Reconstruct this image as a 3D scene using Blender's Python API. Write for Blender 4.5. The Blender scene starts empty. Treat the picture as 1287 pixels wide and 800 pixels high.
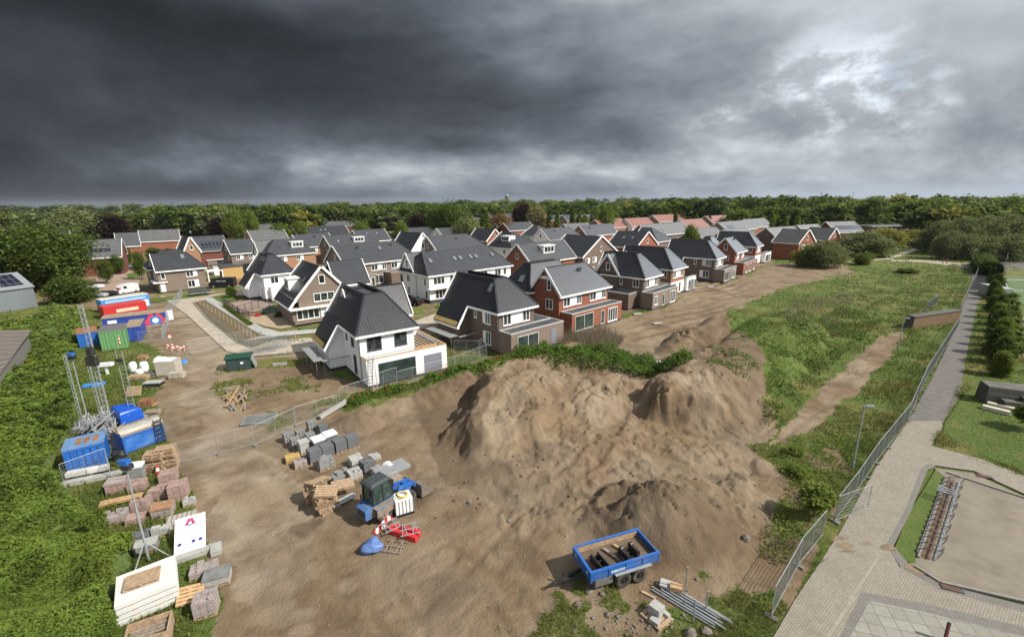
import bpy, math, random
import numpy as np
from mathutils import Vector, Matrix
random.seed(7)
R = math.radians
scene = bpy.context.scene
col = scene.collection
# ---------------------------------------------------------------- camera geometry
FPX, CW, CH, CAMH = 572.0, 1287.0, 800.0, 18.5
ROLL = math.atan(-0.012)
PITCH = math.atan(146.0 * math.cos(ROLL) / FPX)
def at(x, y, z=0.0):
    """point of the photograph -> the place in the scene at height z"""
    u, v = x - CW / 2, y - CH / 2
    c, s = math.cos(ROLL), math.sin(ROLL)
    u2, v2 = u * c + v * s, -u * s + v * c
    dy = FPX * math.cos(PITCH) - v2 * math.sin(PITCH)
    dz = -FPX * math.sin(PITCH) - v2 * math.cos(PITCH)
    t = (z - CAMH) / dz
    return u2 * t, dy * t
def at_np(x, y):
    u, v = x - CW / 2, y - CH / 2
    c, s = math.cos(ROLL), math.sin(ROLL)
    u2, v2 = u * c + v * s, -u * s + v * c
    dy = FPX * math.cos(PITCH) - v2 * math.sin(PITCH)
    dz = -FPX * math.sin(PITCH) - v2 * math.cos(PITCH)
    t = -CAMH / dz
    return u2 * t, dy * t
def px(X, Y, Z):
    z = Z - CAMH
    f = Y * math.cos(PITCH) - z * math.sin(PITCH)
    v2 = (-Y * math.sin(PITCH) - z * math.cos(PITCH)) * FPX / f
    u2 = X * FPX / f
    c, s = math.cos(ROLL), math.sin(ROLL)
    return u2 * c - v2 * s + CW / 2, u2 * s + v2 * c + CH / 2
def at_dist(x, Y, y=262.0):
    """X for a photo column at forward distance Y (near the horizon row y)"""
    a = at(x, 300.0)
    return a[0] / a[1] * Y
def hgt(X, Y, yt):
    lo, hi = -2.0, 60.0
    for _ in range(40):
        m = (lo + hi) / 2
        if px(X, Y, m)[1] > yt: lo = m
        else: hi = m
    return lo
cam = bpy.data.cameras.new('camera'); co = bpy.data.objects.new('camera', cam); col.objects.link(co)
cam.lens = 36.0 * FPX / CW; cam.sensor_width = 36; cam.clip_end = 30000; cam.clip_start = 0.5
co.matrix_world = Matrix.Translation((0, 0, CAMH)) @ Matrix.Rotation(math.pi / 2 - PITCH, 4, 'X') @ Matrix.Rotation(ROLL, 4, 'Z')
scene.camera = co
scene.view_settings.view_transform = 'Standard'
scene.view_settings.look = 'None'
scene.view_settings.exposure = 0.30
scene.view_settings.gamma = 1.0
scene.render.engine = 'CYCLES'
scene.cycles.use_denoising = True
scene.cycles.max_bounces = 4
scene.cycles.diffuse_bounces = 2
scene.cycles.glossy_bounces = 2
scene.cycles.transparent_max_bounces = 6
scene.cycles.caustics_reflective = False
scene.cycles.caustics_refractive = False
# ---------------------------------------------------------------- node helpers
class NT:
    def __init__(s, nt): s.nt = nt; s.L = nt.links
    def n(s, t, **kw):
        n = s.nt.nodes.new(t)
        for k, v in kw.items(): setattr(n, k, v)
        return n
    def set(s, sock, v):
        if isinstance(v, bpy.types.NodeSocket): s.L.new(v, sock)
        elif isinstance(v, (int, float)) and sock.type in ('RGBA',): sock.default_value = (v, v, v, 1)
        elif isinstance(v, (int, float)) and sock.type == 'VECTOR': sock.default_value = (v, v, v)
        elif isinstance(v, (tuple, list)) and sock.type == 'RGBA' and len(v) == 3: sock.default_value = (*v, 1)
        else: sock.default_value = v
    def m(s, op, a, b=0.0, c=0.0, clamp=False):
        n = s.n('ShaderNodeMath', operation=op); n.use_clamp = clamp
        s.set(n.inputs[0], a); s.set(n.inputs[1], b); s.set(n.inputs[2], c)
        return n.outputs[0]
    def vm(s, op, a, b=(0, 0, 0)):
        n = s.n('ShaderNodeVectorMath', operation=op)
        s.set(n.inputs[0], a)
        if op == 'SCALE': s.set(n.inputs[3], b)
        else: s.set(n.inputs[1], b)
        return n.outputs[1] if op in ('DOT_PRODUCT', 'LENGTH') else n.outputs[0]
    def noise(s, vec, scale, detail=4, rough=0.55, dist=0.0, col=False):
        n = s.n('ShaderNodeTexNoise')
        s.set(n.inputs['Vector'], vec); s.set(n.inputs['Scale'], scale)
        n.inputs['Detail'].default_value = detail; n.inputs['Roughness'].default_value = rough
        n.inputs['Distortion'].default_value = dist
        return n.outputs['Color' if col else 'Fac']
    def ss(s, x, a, b):
        n = s.n('ShaderNodeMapRange', interpolation_type='SMOOTHSTEP')
        s.set(n.inputs['Value'], x); n.inputs['From Min'].default_value = a; n.inputs['From Max'].default_value = b
        return n.outputs[0]
    def lin(s, x, a, b, c=0.0, d=1.0):
        n = s.n('ShaderNodeMapRange'); s.set(n.inputs['Value'], x)
        for k, v in zip(('From Min', 'From Max', 'To Min', 'To Max'), (a, b, c, d)): n.inputs[k].default_value = v
        return n.outputs[0]
    def mix(s, f, a, b, mode='MIX'):
        n = s.n('ShaderNodeMix', data_type='RGBA', blend_type=mode)
        s.set(n.inputs[0], f); s.set(n.inputs[6], a); s.set(n.inputs[7], b)
        return n.outputs[2]
    def sep(s, v):
        n = s.n('ShaderNodeSeparateXYZ'); s.set(n.inputs[0], v); return n.outputs
    def comb(s, x, y, z=0.0):
        n = s.n('ShaderNodeCombineXYZ'); s.set(n.inputs[0], x); s.set(n.inputs[1], y); s.set(n.inputs[2], z); return n.outputs[0]
    def bump(s, h, strength=0.5, dist=0.05):
        n = s.n('ShaderNodeBump'); n.inputs['Strength'].default_value = strength; n.inputs['Distance'].default_value = dist
        s.set(n.inputs['Height'], h); return n.outputs[0]
def newmat(name):
    m = bpy.data.materials.new(name); m.use_nodes = True
    t = NT(m.node_tree); b = m.node_tree.nodes['Principled BSDF']
    return m, t, b
def setb(t, b, color=None, rough=None, metal=None, normal=None, spec=None):
    if color is not None: t.set(b.inputs['Base Color'], color)
    if rough is not None: t.set(b.inputs['Roughness'], rough)
    if metal is not None: t.set(b.inputs['Metallic'], metal)
    if spec is not None: t.set(b.inputs['Specular IOR Level'], spec)
    if normal is not None: t.L.new(normal, b.inputs['Normal'])
MATS = {}
def plain(name, c, rough=0.6, metal=0.0, var=0.18, scale=3.0, bump=0.0, dirt=0.0, dirtc=(0.16, 0.12, 0.08)):
    if name in MATS: return MATS[name]
    m, t, b = newmat(name)
    tc = t.n('ShaderNodeTexCoord').outputs['Object']
    n1 = t.noise(tc, scale, 5, 0.6)
    colr = t.mix(t.lin(n1, 0.3, 0.7), tuple(x * (1 - var) for x in c), tuple(min(1, x * (1 + var)) for x in c))
    if dirt:
        n2 = t.noise(tc, scale * 0.6 + 0.3, 6, 0.7)
        colr = t.mix(t.m('MULTIPLY', t.ss(n2, 0.42, 0.7), dirt), colr, dirtc)
    setb(t, b, colr, rough, metal, t.bump(n1, bump, 0.03) if bump else None)
    MATS[name] = m; return m
# ---------------------------------------------------------------- mesh builder
class MB:
    def __init__(s): s.v = []; s.f = []; s.m = []
    def add(s, vs, fs, mi=0):
        o = len(s.v); s.v += [tuple(p) for p in vs]
        for f in fs: s.f.append([o + i for i in f]); s.m.append(mi)
    def box(s, c, sz, rz=0.0, mi=0, rot=None):
        hx, hy, hz = sz[0] / 2, sz[1] / 2, sz[2] / 2
        M = (rot or Matrix.Rotation(rz, 3, 'Z'))
        vs = [Vector(c) + M @ Vector((x * hx, y * hy, z * hz)) for z in (-1, 1) for y in (-1, 1) for x in (-1, 1)]
        s.add(vs, [(0, 2, 3, 1), (4, 5, 7, 6), (0, 1, 5, 4), (2, 6, 7, 3), (0, 4, 6, 2), (1, 3, 7, 5)], mi)
    def boxz(s, x, y, z0, sx, sy, sz, rz=0.0, mi=0): s.box((x, y, z0 + sz / 2), (sx, sy, sz), rz, mi)
    def bb(s, x0, y0, z0, x1, y1, z1, mi=0): s.box(((x0 + x1) / 2, (y0 + y1) / 2, (z0 + z1) / 2), (abs(x1 - x0), abs(y1 - y0), abs(z1 - z0)), 0, mi)
    def poly(s, pts, mi=0): s.add(pts, [list(range(len(pts)))], mi)
    def slab(s, pts, th, mi=0, up=True):
        n = Vector((0, 0, 0)); k = len(pts); P = [Vector(p) for p in pts]
        for i in range(k): n += P[i].cross(P[(i + 1) % k])
        n.normalize()
        if up and n.z < 0: P.reverse(); n = -n
        Q = [p - n * th for p in P]
        s.add(P + Q, [list(range(k)), [2 * k - 1 - i for i in range(k)]] + [[i, k + i, k + (i + 1) % k, (i + 1) % k] for i in range(k)], mi)
    def beam(s, p, q, w, h, mi=0):
        p, q = Vector(p), Vector(q); d = q - p; L = d.length
        if L < 1e-6: return
        x = d / L; ref = Vector((0, 0, 1)) if abs(x.z) < 0.95 else Vector((0, 1, 0))
        y = ref.cross(x).normalized(); z = x.cross(y)
        s.box((p + q) / 2, (L, w, h), 0, mi, rot=Matrix((x, y, z)).transposed())
    def cyl(s, p, q, r0, r1=None, n=8, mi=0, caps=True):
        r1 = r0 if r1 is None else r1
        p, q = Vector(p), Vector(q); x = (q - p).normalized()
        ref = Vector((0, 0, 1)) if abs(x.z) < 0.9 else Vector((1, 0, 0))
        y = ref.cross(x).normalized(); z = x.cross(y)
        vs = []
        for c, r in ((p, r0), (q, r1)):
            for i in range(n):
                a = 2 * math.pi * i / n; vs.append(c + y * (math.cos(a) * r) + z * (math.sin(a) * r))
        fs = [(i, (i + 1) % n, n + (i + 1) % n, n + i) for i in range(n)]
        if caps: fs += [tuple(range(n - 1, -1, -1)), tuple(range(n, 2 * n))]
        s.add(vs, fs, mi)
    def prism(s, pts, z0, z1, mi=0):
        k = len(pts)
        a = sum(pts[i][0] * pts[(i + 1) % k][1] - pts[(i + 1) % k][0] * pts[i][1] for i in range(k))
        if a < 0: pts = pts[::-1]
        vs = [(x, y, z0) for x, y in pts] + [(x, y, z1) for x, y in pts]
        s.add(vs, [list(range(k - 1, -1, -1)), list(range(k, 2 * k))] + [[i, (i + 1) % k, k + (i + 1) % k, k + i] for i in range(k)], mi)
    def loft(s, rings, mi=0, caps=True):
        n = len(rings[0]); vs = [p for r in rings for p in r]; fs = []
        for k in range(len(rings) - 1):
            for i in range(n):
                fs.append((k * n + i, k * n + (i + 1) % n, (k + 1) * n + (i + 1) % n, (k + 1) * n + i))
        if caps: fs += [tuple(range(n - 1, -1, -1)), tuple((len(rings) - 1) * n + i for i in range(n))]
        s.add(vs, fs, mi)
    def torus(s, c, ax, r, rr, n=16, k=6, mi=0):
        c = Vector(c); x = Vector(ax).normalized(); ref = Vector((0, 0, 1)) if abs(x.z) < 0.9 else Vector((1, 0, 0))
        y = ref.cross(x).normalized(); z = x.cross(y); vs = []; fs = []
        for i in range(n):
            a = 2 * math.pi * i / n; d = y * math.cos(a) + z * math.sin(a)
            for j in range(k):
                b = 2 * math.pi * j / k
                vs.append(c + d * (r + rr * math.cos(b)) + x * (rr * math.sin(b)))
        for i in range(n):
            for j in range(k):
                fs.append((i * k + j, i * k + (j + 1) % k, ((i + 1) % n) * k + (j + 1) % k, ((i + 1) % n) * k + j))
        s.add(vs, fs, mi)
    def build(s, name, mat, parent=None, smooth=False):
        me = bpy.data.meshes.new(name)
        me.from_pydata(s.v, [], s.f)
        mats = mat if isinstance(mat, (list, tuple)) else [mat]
        for mm in mats: me.materials.append(mm)
        if len(mats) > 1: me.polygons.foreach_set('material_index', s.m)
        uv = me.uv_layers.new(name='UVMap'); buf = []
        for p in me.polygons:
            nn = p.normal
            t = Vector((-nn.y, nn.x, 0))
            t = t.normalized() if t.length > 1e-3 else Vector((1, 0, 0))
            b = nn.cross(t)
            for vi in p.vertices:
                c = me.vertices[vi].co; buf += [c.dot(t), c.dot(b)]
        uv.data.foreach_set('uv', buf)
        if smooth: me.polygons.foreach_set('use_smooth', [True] * len(me.polygons))
        me.update()
        return link(name, me, parent)
def link(name, me, parent=None):
    o = bpy.data.objects.new(name, me); col.objects.link(o)
    if parent is not None: o.parent = parent
    return o
def npmesh(name, verts, faces4, mat, attrs=None, parent=None, tri=False):
    """mesh straight from numpy arrays (n,3) and (m,4)/(m,3)"""
    me = bpy.data.meshes.new(name); nv, nf = len(verts), len(faces4); k = faces4.shape[1]
    me.vertices.add(nv); me.vertices.foreach_set('co', np.ascontiguousarray(verts, np.float32).ravel())
    me.loops.add(nf * k); me.loops.foreach_set('vertex_index', np.ascontiguousarray(faces4, np.int32).ravel())
    me.polygons.add(nf); me.polygons.foreach_set('loop_start', np.arange(0, nf * k, k, dtype=np.int32))
    me.update(calc_edges=True)
    for mm in (mat if isinstance(mat, (list, tuple)) else [mat]): me.materials.append(mm)
    for nm, arr in (attrs or {}).items():
        a = me.attributes.new(nm, 'FLOAT_COLOR', 'POINT'); a.data.foreach_set('color', np.ascontiguousarray(arr, np.float32).ravel())
    return link(name, me, parent) if parent != 'none' else me
def tag(o, label=None, cat=None, group=None, kind=None):
    if label: o['label'] = label
    if cat: o['category'] = cat
    if group: o['group'] = group
    if kind: o['kind'] = kind
    return o
def empty(name, loc, rz=0.0, label=None, cat=None, group=None):
    o = bpy.data.objects.new(name, None); col.objects.link(o)
    o.location = loc; o.rotation_euler = (0, 0, rz); o.empty_display_size = 0.3
    return tag(o, label, cat, group)
KIDS = {}
def dup(root, loc, rz, label=None, group=None, scale=None, depth=2):
    r = root.copy(); col.objects.link(r); r.location = loc; r.rotation_euler = (0, 0, rz)
    if scale: r.scale = scale if isinstance(scale, (tuple, list)) else (scale,) * 3
    tag(r, label, None, group)
    for ch in list(root.children):
        c = ch.copy(); col.objects.link(c); c.parent = r
        for g in list(ch.children):
            d = g.copy(); col.objects.link(d); d.parent = c
    return r
# ---------------------------------------------------------------- value noise in numpy
def _h(ix, iy, s):
    n = (ix * 374761393 + iy * 668265263 + s * 974711) & 0xffffffff
    n = ((n ^ (n >> 13)) * 1274126177) & 0xffffffff
    return ((n ^ (n >> 16)) & 0xffff) / 65535.0
def vnoise(x, y, s=0):
    ix = np.floor(x).astype(np.int64); iy = np.floor(y).astype(np.int64); fx = x - ix; fy = y - iy
    fx = fx * fx * (3 - 2 * fx); fy = fy * fy * (3 - 2 * fy)
    a = _h(ix, iy, s); b = _h(ix + 1, iy, s); c = _h(ix, iy + 1, s); d = _h(ix + 1, iy + 1, s)
    return (a * (1 - fx) + b * fx) * (1 - fy) + (c * (1 - fx) + d * fx) * fy - 0.5
def fbm(x, y, o=4, s=0, g=0.5):
    t = np.zeros_like(x); a = 1.0
    for k in range(o):
        c_, s_ = math.cos(.5 + 1.1 * k), math.sin(.5 + 1.1 * k)
        t += a * vnoise((x * c_ - y * s_) * 2 ** k + k * 17.3, (x * s_ + y * c_) * 2 ** k - k * 9.1, s + k); a *= g
    return t
def inpoly(X, Y, poly):
    r = np.zeros(X.shape, bool); n = len(poly)
    for i in range(n):
        x0, y0 = poly[i]; x1, y1 = poly[(i + 1) % n]
        if y0 == y1: continue
        c = ((y0 > Y) != (y1 > Y)) & (X < (x1 - x0) * (Y - y0) / (y1 - y0) + x0)
        r ^= c
    return r
def W(pts, z=0.0): return [at(x, y, z) for x, y in pts]
def sstep(x, a, b):
    t = np.clip((x - a) / (b - a), 0, 1); return t * t * (3 - 2 * t)
# ---------------------------------------------------------------- sun and sky
SUN = Vector((0.93, -0.36, math.tan(R(43)))).normalized()
sl = bpy.data.lights.new('sun', 'SUN'); sl.energy = 4.9; sl.angle = R(0.6); sl.color = (1.0, 0.94, 0.84)
so = bpy.data.objects.new('sun', sl); col.objects.link(so)
so.rotation_euler = SUN.to_track_quat('Z', 'Y').to_euler(); so.location = (60, -60, 80)
w = bpy.data.worlds.new('World'); scene.world = w; w.use_nodes = True
t = NT(w.node_tree); bg = w.node_tree.nodes['Background']
sky = t.n('ShaderNodeTexSky', sky_type='NISHITA'); sky.sun_disc = False
sky.sun_elevation = math.asin(SUN.z); sky.sun_rotation = math.atan2(SUN.x, SUN.y)
bg.inputs['Strength'].default_value = 0.09
t.L.new(sky.outputs[0], bg.inputs['Color'])
d = t.vm('NORMALIZE', t.n('ShaderNodeTexCoord').outputs['Generated'])
dx, dy, dz = t.sep(d)
hyp = t.m('MAXIMUM', t.m('SQRT', t.m('ADD', t.m('MULTIPLY', dx, dx), t.m('MULTIPLY', dy, dy))), 0.02)
el = t.m('DIVIDE', dz, hyp)
sa = t.m('DIVIDE', dx, t.m('MAXIMUM', dy, 0.25))          # compass bearing, straight ahead = 0
zc = t.m('ADD', t.m('MAXIMUM', dz, 0.0), 0.06)
p = t.comb(t.m('DIVIDE', dx, zc), t.m('DIVIDE', dy, zc), 0.0)   # on the cloud layer
q = t.comb(t.m('MULTIPLY', sa, 3.3), t.m('MULTIPLY', el, 7.2), 0.0)
w1 = t.vm('SUBTRACT', t.noise(q, 0.8, 4, 0.55, col=True), (0.5, 0.5, 0.5)); wx_, wy_, _ = t.sep(w1)
s2 = t.m('ADD', sa, t.m('MULTIPLY', wx_, 0.75)); h2 = t.m('ADD', el, t.m('MULTIPLY', t.m('MULTIPLY', wy_, 0.42), t.m('ADD', t.m('MINIMUM', el, 0.25), 0.06)))
TAB = [(0.012, [.20, .22, .27, .44, .48, .58, .70, .73, .73]), (0.065, [.22, .27, .47, .66, .72, .72, .75, .71, .58]), (0.125, [.24, .30, .33, .33, .42, .46, .68, .72, .56]),
       (0.195, [.28, .30, .25, .24, .31, .42, .82, .76, .71]), (0.285, [.19, .19, .20, .24, .38, .60, .78, .80, .79]), (0.40, [.26, .29, .33, .40, .55, .73, .79, .80, .79])]
def ramp(x, vals):
    n = t.n('ShaderNodeValToRGB'); cr = n.color_ramp; cr.interpolation = 'B_SPLINE'
    while len(cr.elements) < len(vals): cr.elements.new(0.5)
    for i, v_ in enumerate(vals):
        e_ = cr.elements[i]; e_.position = i / (len(vals) - 1); lv = v_ ** 2.2 * 0.81; e_.color = (lv, lv, lv, 1)
    t.set(n.inputs[0], x); return n.outputs[0]
fx = t.lin(s2, -1.1, 1.1)
base = ramp(fx, TAB[0][1])
for (h0, _), (h1, vals) in zip(TAB, TAB[1:]): base = t.mix(t.ss(h2, h0, h1), base, ramp(fx, vals))
base = t.sep(base)[0]
pw = t.vm('ADD', p, t.vm('SCALE', w1, 1.3))
nA = t.noise(pw, 0.52, 8, 0.56)
nD = t.noise(t.vm('ADD', t.vm('MULTIPLY', q, (1.5, 1.9, 1.0)), t.vm('SCALE', w1, 0.8)), 1.0, 7, 0.58)
nC = t.noise(t.vm('ADD', q, (3.1, 7.7, 1.0)), 2.6, 6, 0.6)
low = t.ss(el, 0.22, 0.05)
lum = t.m('MULTIPLY', t.m('SUBTRACT', nA, 0.5), t.m('ADD', 1.15, t.m('MULTIPLY', low, -0.6)))
lum = t.m('ADD', lum, t.m('MULTIPLY', t.m('SUBTRACT', nD, 0.5), t.m('ADD', 1.3, t.m('MULTIPLY', low, 1.5))))
lum = t.m('ADD', lum, t.m('MULTIPLY', t.m('SUBTRACT', nC, 0.5), t.m('ADD', 0.35, t.m('MULTIPLY', low, 0.9))))
lum = t.m('MULTIPLY', lum, t.m('MULTIPLY', t.m('MULTIPLY', t.ss(el, -0.01, 0.035), t.lin(sa, -1.2, -0.5, 0.55, 1.0)), t.lin(sa, 0.1, 0.6, 1.0, 0.62)))
v = t.m('MULTIPLY', base, t.m('POWER', 2.6, lum))
brk = t.m('MULTIPLY', t.ss(t.vm('LENGTH', t.vm('SUBTRACT', t.comb(t.m('MULTIPLY', s2, 1.0), t.m('MULTIPLY', h2, 2.2), 0.0), (0.66, 0.40, 0.0))), 0.30, 0.05), t.ss(nC, 0.44, 0.62))
v = t.m('ADD', v, t.m('MULTIPLY', brk, 0.36))
back = t.ss(dy, 0.20, -0.5)
v = t.m('ADD', t.m('MULTIPLY', v, t.m('SUBTRACT', 1.0, back)), t.m('MULTIPLY', back, t.m('ADD', 0.54, t.m('MULTIPLY', t.m('SUBTRACT', nA, 0.5), 0.5))))
v = t.m('MAXIMUM', t.m('MINIMUM', v, 0.84), 0.01)
gd = Vector((math.sin(R(68)) * math.cos(R(21)), math.cos(R(68)) * math.cos(R(21)), math.sin(R(21))))   # bright glow added to the unseen sky at right, to whiten the roof hips
v = t.m('ADD', v, t.m('MULTIPLY', t.ss(t.vm('DOT_PRODUCT', d, tuple(gd)), math.cos(R(23)), math.cos(R(8))), 3.2))
cc = t.mix(t.ss(v, 0.03, 0.40), (0.84, 0.97, 1.17), (0.925, 1.0, 1.095))
cc = t.mix(t.m('MULTIPLY', t.ss(el, 0.05, 0.0), 0.5), cc, (0.84, 1.0, 1.2))
cc = t.vm('SCALE', cc, v)
bg2 = t.n('ShaderNodeBackground'); t.L.new(cc, bg2.inputs['Color']); bg2.inputs['Strength'].default_value = 1.0
hole = t.m('MULTIPLY', t.ss(t.vm('LENGTH', t.vm('SUBTRACT', t.comb(t.m('MULTIPLY', s2, 0.6), h2, 0.0), (0.468, 0.195, 0.0))), 0.05, 0.01), t.ss(nC, 0.46, 0.60))
cover = t.m('SUBTRACT', 1.0, t.m('MULTIPLY', hole, 0.8))
ms = t.n('ShaderNodeMixShader'); t.set(ms.inputs[0], cover)
t.L.new(bg.outputs[0], ms.inputs[1]); t.L.new(bg2.outputs[0], ms.inputs[2])
t.L.new(ms.outputs[0], w.node_tree.nodes['World Output'].inputs['Surface'])
# ---------------------------------------------------------------- terrain height
def convex(X, Y, pts, slopes, cap, rnd=0.35):
    """pile of earth: each edge of its foot rises at its own slope up to a cap"""
    n = len(pts); ar = sum(pts[i][0] * pts[(i + 1) % n][1] - pts[(i + 1) % n][0] * pts[i][1] for i in range(n))
    h = np.full(X.shape, float(cap))
    for i in range(n):
        (x0, y0), (x1, y1) = pts[i], pts[(i + 1) % n]
        L = math.hypot(x1 - x0, y1 - y0); s = 1 if ar > 0 else -1
        dd = s * ((x1 - x0) * (Y - y0) - (y1 - y0) * (X - x0)) / L
        e = dd * slopes[i]
        k = np.clip(0.5 + 0.5 * (e - h) / rnd, 0, 1)
        h = e * (1 - k) + h * k - rnd * k * (1 - k)
    return np.maximum(h, 0)
def ridge(X, Y, pts, half, p=1.3):
    h = np.zeros(X.shape)
    for (x0, y0, h0), (x1, y1, h1) in zip(pts, pts[1:]):
        L2 = (x1 - x0) ** 2 + (y1 - y0) ** 2
        tt = np.clip(((X - x0) * (x1 - x0) + (Y - y0) * (y1 - y0)) / L2, 0, 1)
        dd = np.hypot(X - x0 - tt * (x1 - x0), Y - y0 - tt * (y1 - y0))
        hh = (h0 + tt * (h1 - h0)) * np.clip(1 - (dd / half) ** p, 0, 1)
        h = np.maximum(h, hh)
    return h
def cone(X, Y, cx, cy, h, rx, ry, rot=0.0, p=1.0):
    c, s = math.cos(rot), math.sin(rot); a = ((X - cx) * c + (Y - cy) * s) / rx; b = (-(X - cx) * s + (Y - cy) * c) / ry
    return h * np.clip(1 - np.hypot(a, b) ** p, 0, 1)
PAVA = W([(960, 812), (1000, 750), (1056, 666), (1098, 588), (1139, 527), (1188, 527), (1172, 560), (1240, 576), (1330, 612), (1330, 870), (930, 870)])
PAVB = W([(1139, 529), (1188, 529), (1207, 500), (1216, 450), (1228, 390), (1242, 352), (1243, 336), (1217, 336), (1220, 352), (1196, 420), (1168, 478)])
RUTS = [W(q_) for q_ in ([(610, 720), (690, 630), (765, 560), (800, 530)], [(560, 770), (640, 690), (700, 640), (800, 590)], [(300, 790), (310, 690), (282, 600), (252, 520), (238, 450), (225, 400)], [(430, 770), (385, 690), (330, 600), (262, 500), (240, 440)], [(670, 800), (640, 745), (560, 700), (520, 720)], [(1125, 425), (1068, 470), (1010, 520), (965, 552), (900, 580)], [(520, 800), (450, 700), (380, 610), (330, 560)])]
def ruts(X, Y):
    r_ = np.zeros(X.shape)
    jx = X + .5 * fbm(X * .2, Y * .2, 2, 151); jy = Y + .5 * fbm(X * .2 + 7, Y * .2, 2, 152)
    for k_, q_ in enumerate(RUTS):
        for (x0, y0), (x1, y1) in zip(q_, q_[1:]):
            L2 = (x1 - x0) ** 2 + (y1 - y0) ** 2; tt = np.clip(((jx - x0) * (x1 - x0) + (jy - y0) * (y1 - y0)) / L2, 0, 1)
            dd = np.abs(np.hypot(jx - x0 - tt * (x1 - x0), jy - y0 - tt * (y1 - y0)) - .72)
            r_ = np.maximum(r_, np.clip(1 - dd / .24, 0, 1) ** .7)
    return r_ * np.clip(.55 + 1.4 * fbm(X * .25, Y * .25, 3, 153), 0, 1)
def fieldruts(X, Y):
    tracks = sstep(Y, 55, 60) * (1 - sstep(Y, 104, 116)) * sstep(X - 0.27 * Y, -2, 2) * (1 - sstep(X - 0.52 * Y, -3, 2))
    wob = X * 0.62 - Y * 0.78 + 4.5 * fbm(X * 0.05, Y * 0.05, 2, 90)
    return tracks * np.clip(np.cos(wob * 2 * math.pi / 2.3) - 0.1, 0, 1) * sstep(fbm(X * 0.08 + 3, Y * 0.08, 2, 91), -0.4, 0.0), tracks
def height(X, Y):
    X = np.asarray(X, float); Y = np.asarray(Y, float)
    wx = X + 2.0 * fbm(X * 0.28, Y * 0.28, 5, 5); wy = Y + 2.0 * fbm(X * 0.28 + 40, Y * 0.28, 5, 6)
    m1 = convex(wx, wy, [(-4.4, 28.2), (2.5, 29.6), (9, 32.6), (17, 38.5), (13, 43.5), (4, 45.6), (-4.2, 42.6), (-5.9, 34)],
                [0.42, 0.34, 0.30, 0.8, 0.8, 0.95, 1.3, 1.1], 3.3, 0.7)
    ap = convex(wx, wy, [(-3.4, 25.0), (2.8, 24.2), (15.2, 28.0), (19.8, 33.5), (16, 40), (-3, 40)], [0.10] * 6, 0.6, 0.3)
    bowl = np.clip(2.5 * (1 - np.hypot((wx - 13.4) / 4.6, (wy - 33.2) / 2.7)), 0, 1)
    m1 = np.maximum(m1, ap) * (1 - 0.5 * bowl)
    m2 = convex(wx, wy, [(10, 36), (16.2, 32.6), (19.5, 33.6), (28, 42.5), (47, 60.5), (43, 68), (31, 65.5), (18, 50), (12, 44)],
                [1.9, 2.2, 0.8, 0.62, 0.5, 0.6, 0.75, 0.8, 0.9], 2.9, 0.5)
    m2 = m2 * (0.95 + 0.28 * fbm(X * 0.16, Y * 0.16, 3, 9))
    m2 = m2 * (1 - 0.85 * bowl)
    m3 = cone(wx, wy, 28.0, 60.0, 3.3, 14.0, 5.4, 0.67, 1.15)
    bm = ridge(wx, wy, [(-15.5, 38.4, .2), (-13, 39.2, .9), (-9.5, 40.9, 1.3), (-5, 43.4, 2.0), (-2.5, 44.8, 2.5), (0, 47.0, 2.4), (2.5, 48.8, 2.3), (7, 49.9, 2.1), (11, 49.0, 1.4), (15, 48.5, .6)], 2.7, 2.6)
    m4 = cone(X + .35 * fbm(X, Y, 3, 2), Y + .35 * fbm(X + 9, Y, 3, 3), 8.4, 23.2, 2.6, 4.3, 3.7, -0.25, 1.05)
    cr = cone(X, Y, 6.6, 24.3, 1.3, 1.5, 1.1, 0.35, 2.4) + cone(X, Y, 8.3, 24.6, .5, .42, .8, 0.5, 2.0)
    m4 = np.maximum(m4 - cr, 0)
    m5 = cone(wx, wy, *at(440, 540), 1.7, 2.6, 1.9, 0.3, 1.1)
    m6 = ridge(wx, wy, [(20, 50, 1.2), (30, 58, 1.9), (40, 66, 1.8)], 5.0)
    h = np.maximum.reduce([m1, m2, m3, bm, m4, m5, m6])
    pile = np.clip((h - .3) / 1.4, 0, 1)
    rg = fbm(X * 0.9, Y * 0.9, 4, 21); rg2 = np.abs(fbm(X * 0.55 + 7, Y * 0.55, 3, 33))
    gul = fbm(wx * 1.5, wy * 0.42, 4, 46); stp = fbm(X * 0.62, Y * 0.8, 5, 47)
    h = h + pile * (0.05 * rg + 0.09 * gul - 0.5 * np.clip(0.055 - rg2, 0, 1) / 0.055 * (0.5 + vnoise(X * .4, Y * .4, 4)) + 0.11 * (sstep(stp, 0.05, 0.085) + sstep(stp, -0.2, -0.165) - 1)) + pile * 0.042 * fbm(X * 2.6, Y * 2.6, 4, 44, .6)
    # low terraces pushed up by the bulldozer
    st = fbm(X * 0.42, Y * 0.42, 3, 61); zone = sstep(Y, 20, 24) * (1 - sstep(Y, 36, 42)) * sstep(X, -4, 1) * (1 - sstep(X, 17, 22))
    h = h + zone * 0.13 * (sstep(st, -0.04, -0.015) + sstep(st, 0.13, 0.15) + sstep(fbm(X * 0.9 + 5, Y * 0.5, 4, 62), 0.08, 0.1))
    h = h - 0.10 * ruts(X, Y)
    # hummocky rough ground away from the pavements and the houses
    dirt = sstep(X, -26, -20) * (1 - sstep(X, 13, 19)) * (1 - sstep(Y, 45, 55))
    rough = 0.06 * fbm(X * 0.5, Y * 0.5, 4, 70) * dirt
    field = sstep(X - 0.66 * Y, 2, 6) * (1 - sstep(X - 0.72 * Y - 0, 8, 11)) * sstep(Y, 46, 56)
    rough = rough + 0.25 * field * fbm(X * 0.3, Y * 0.3, 4, 80)
    fr, tracks = fieldruts(X, Y)
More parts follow.
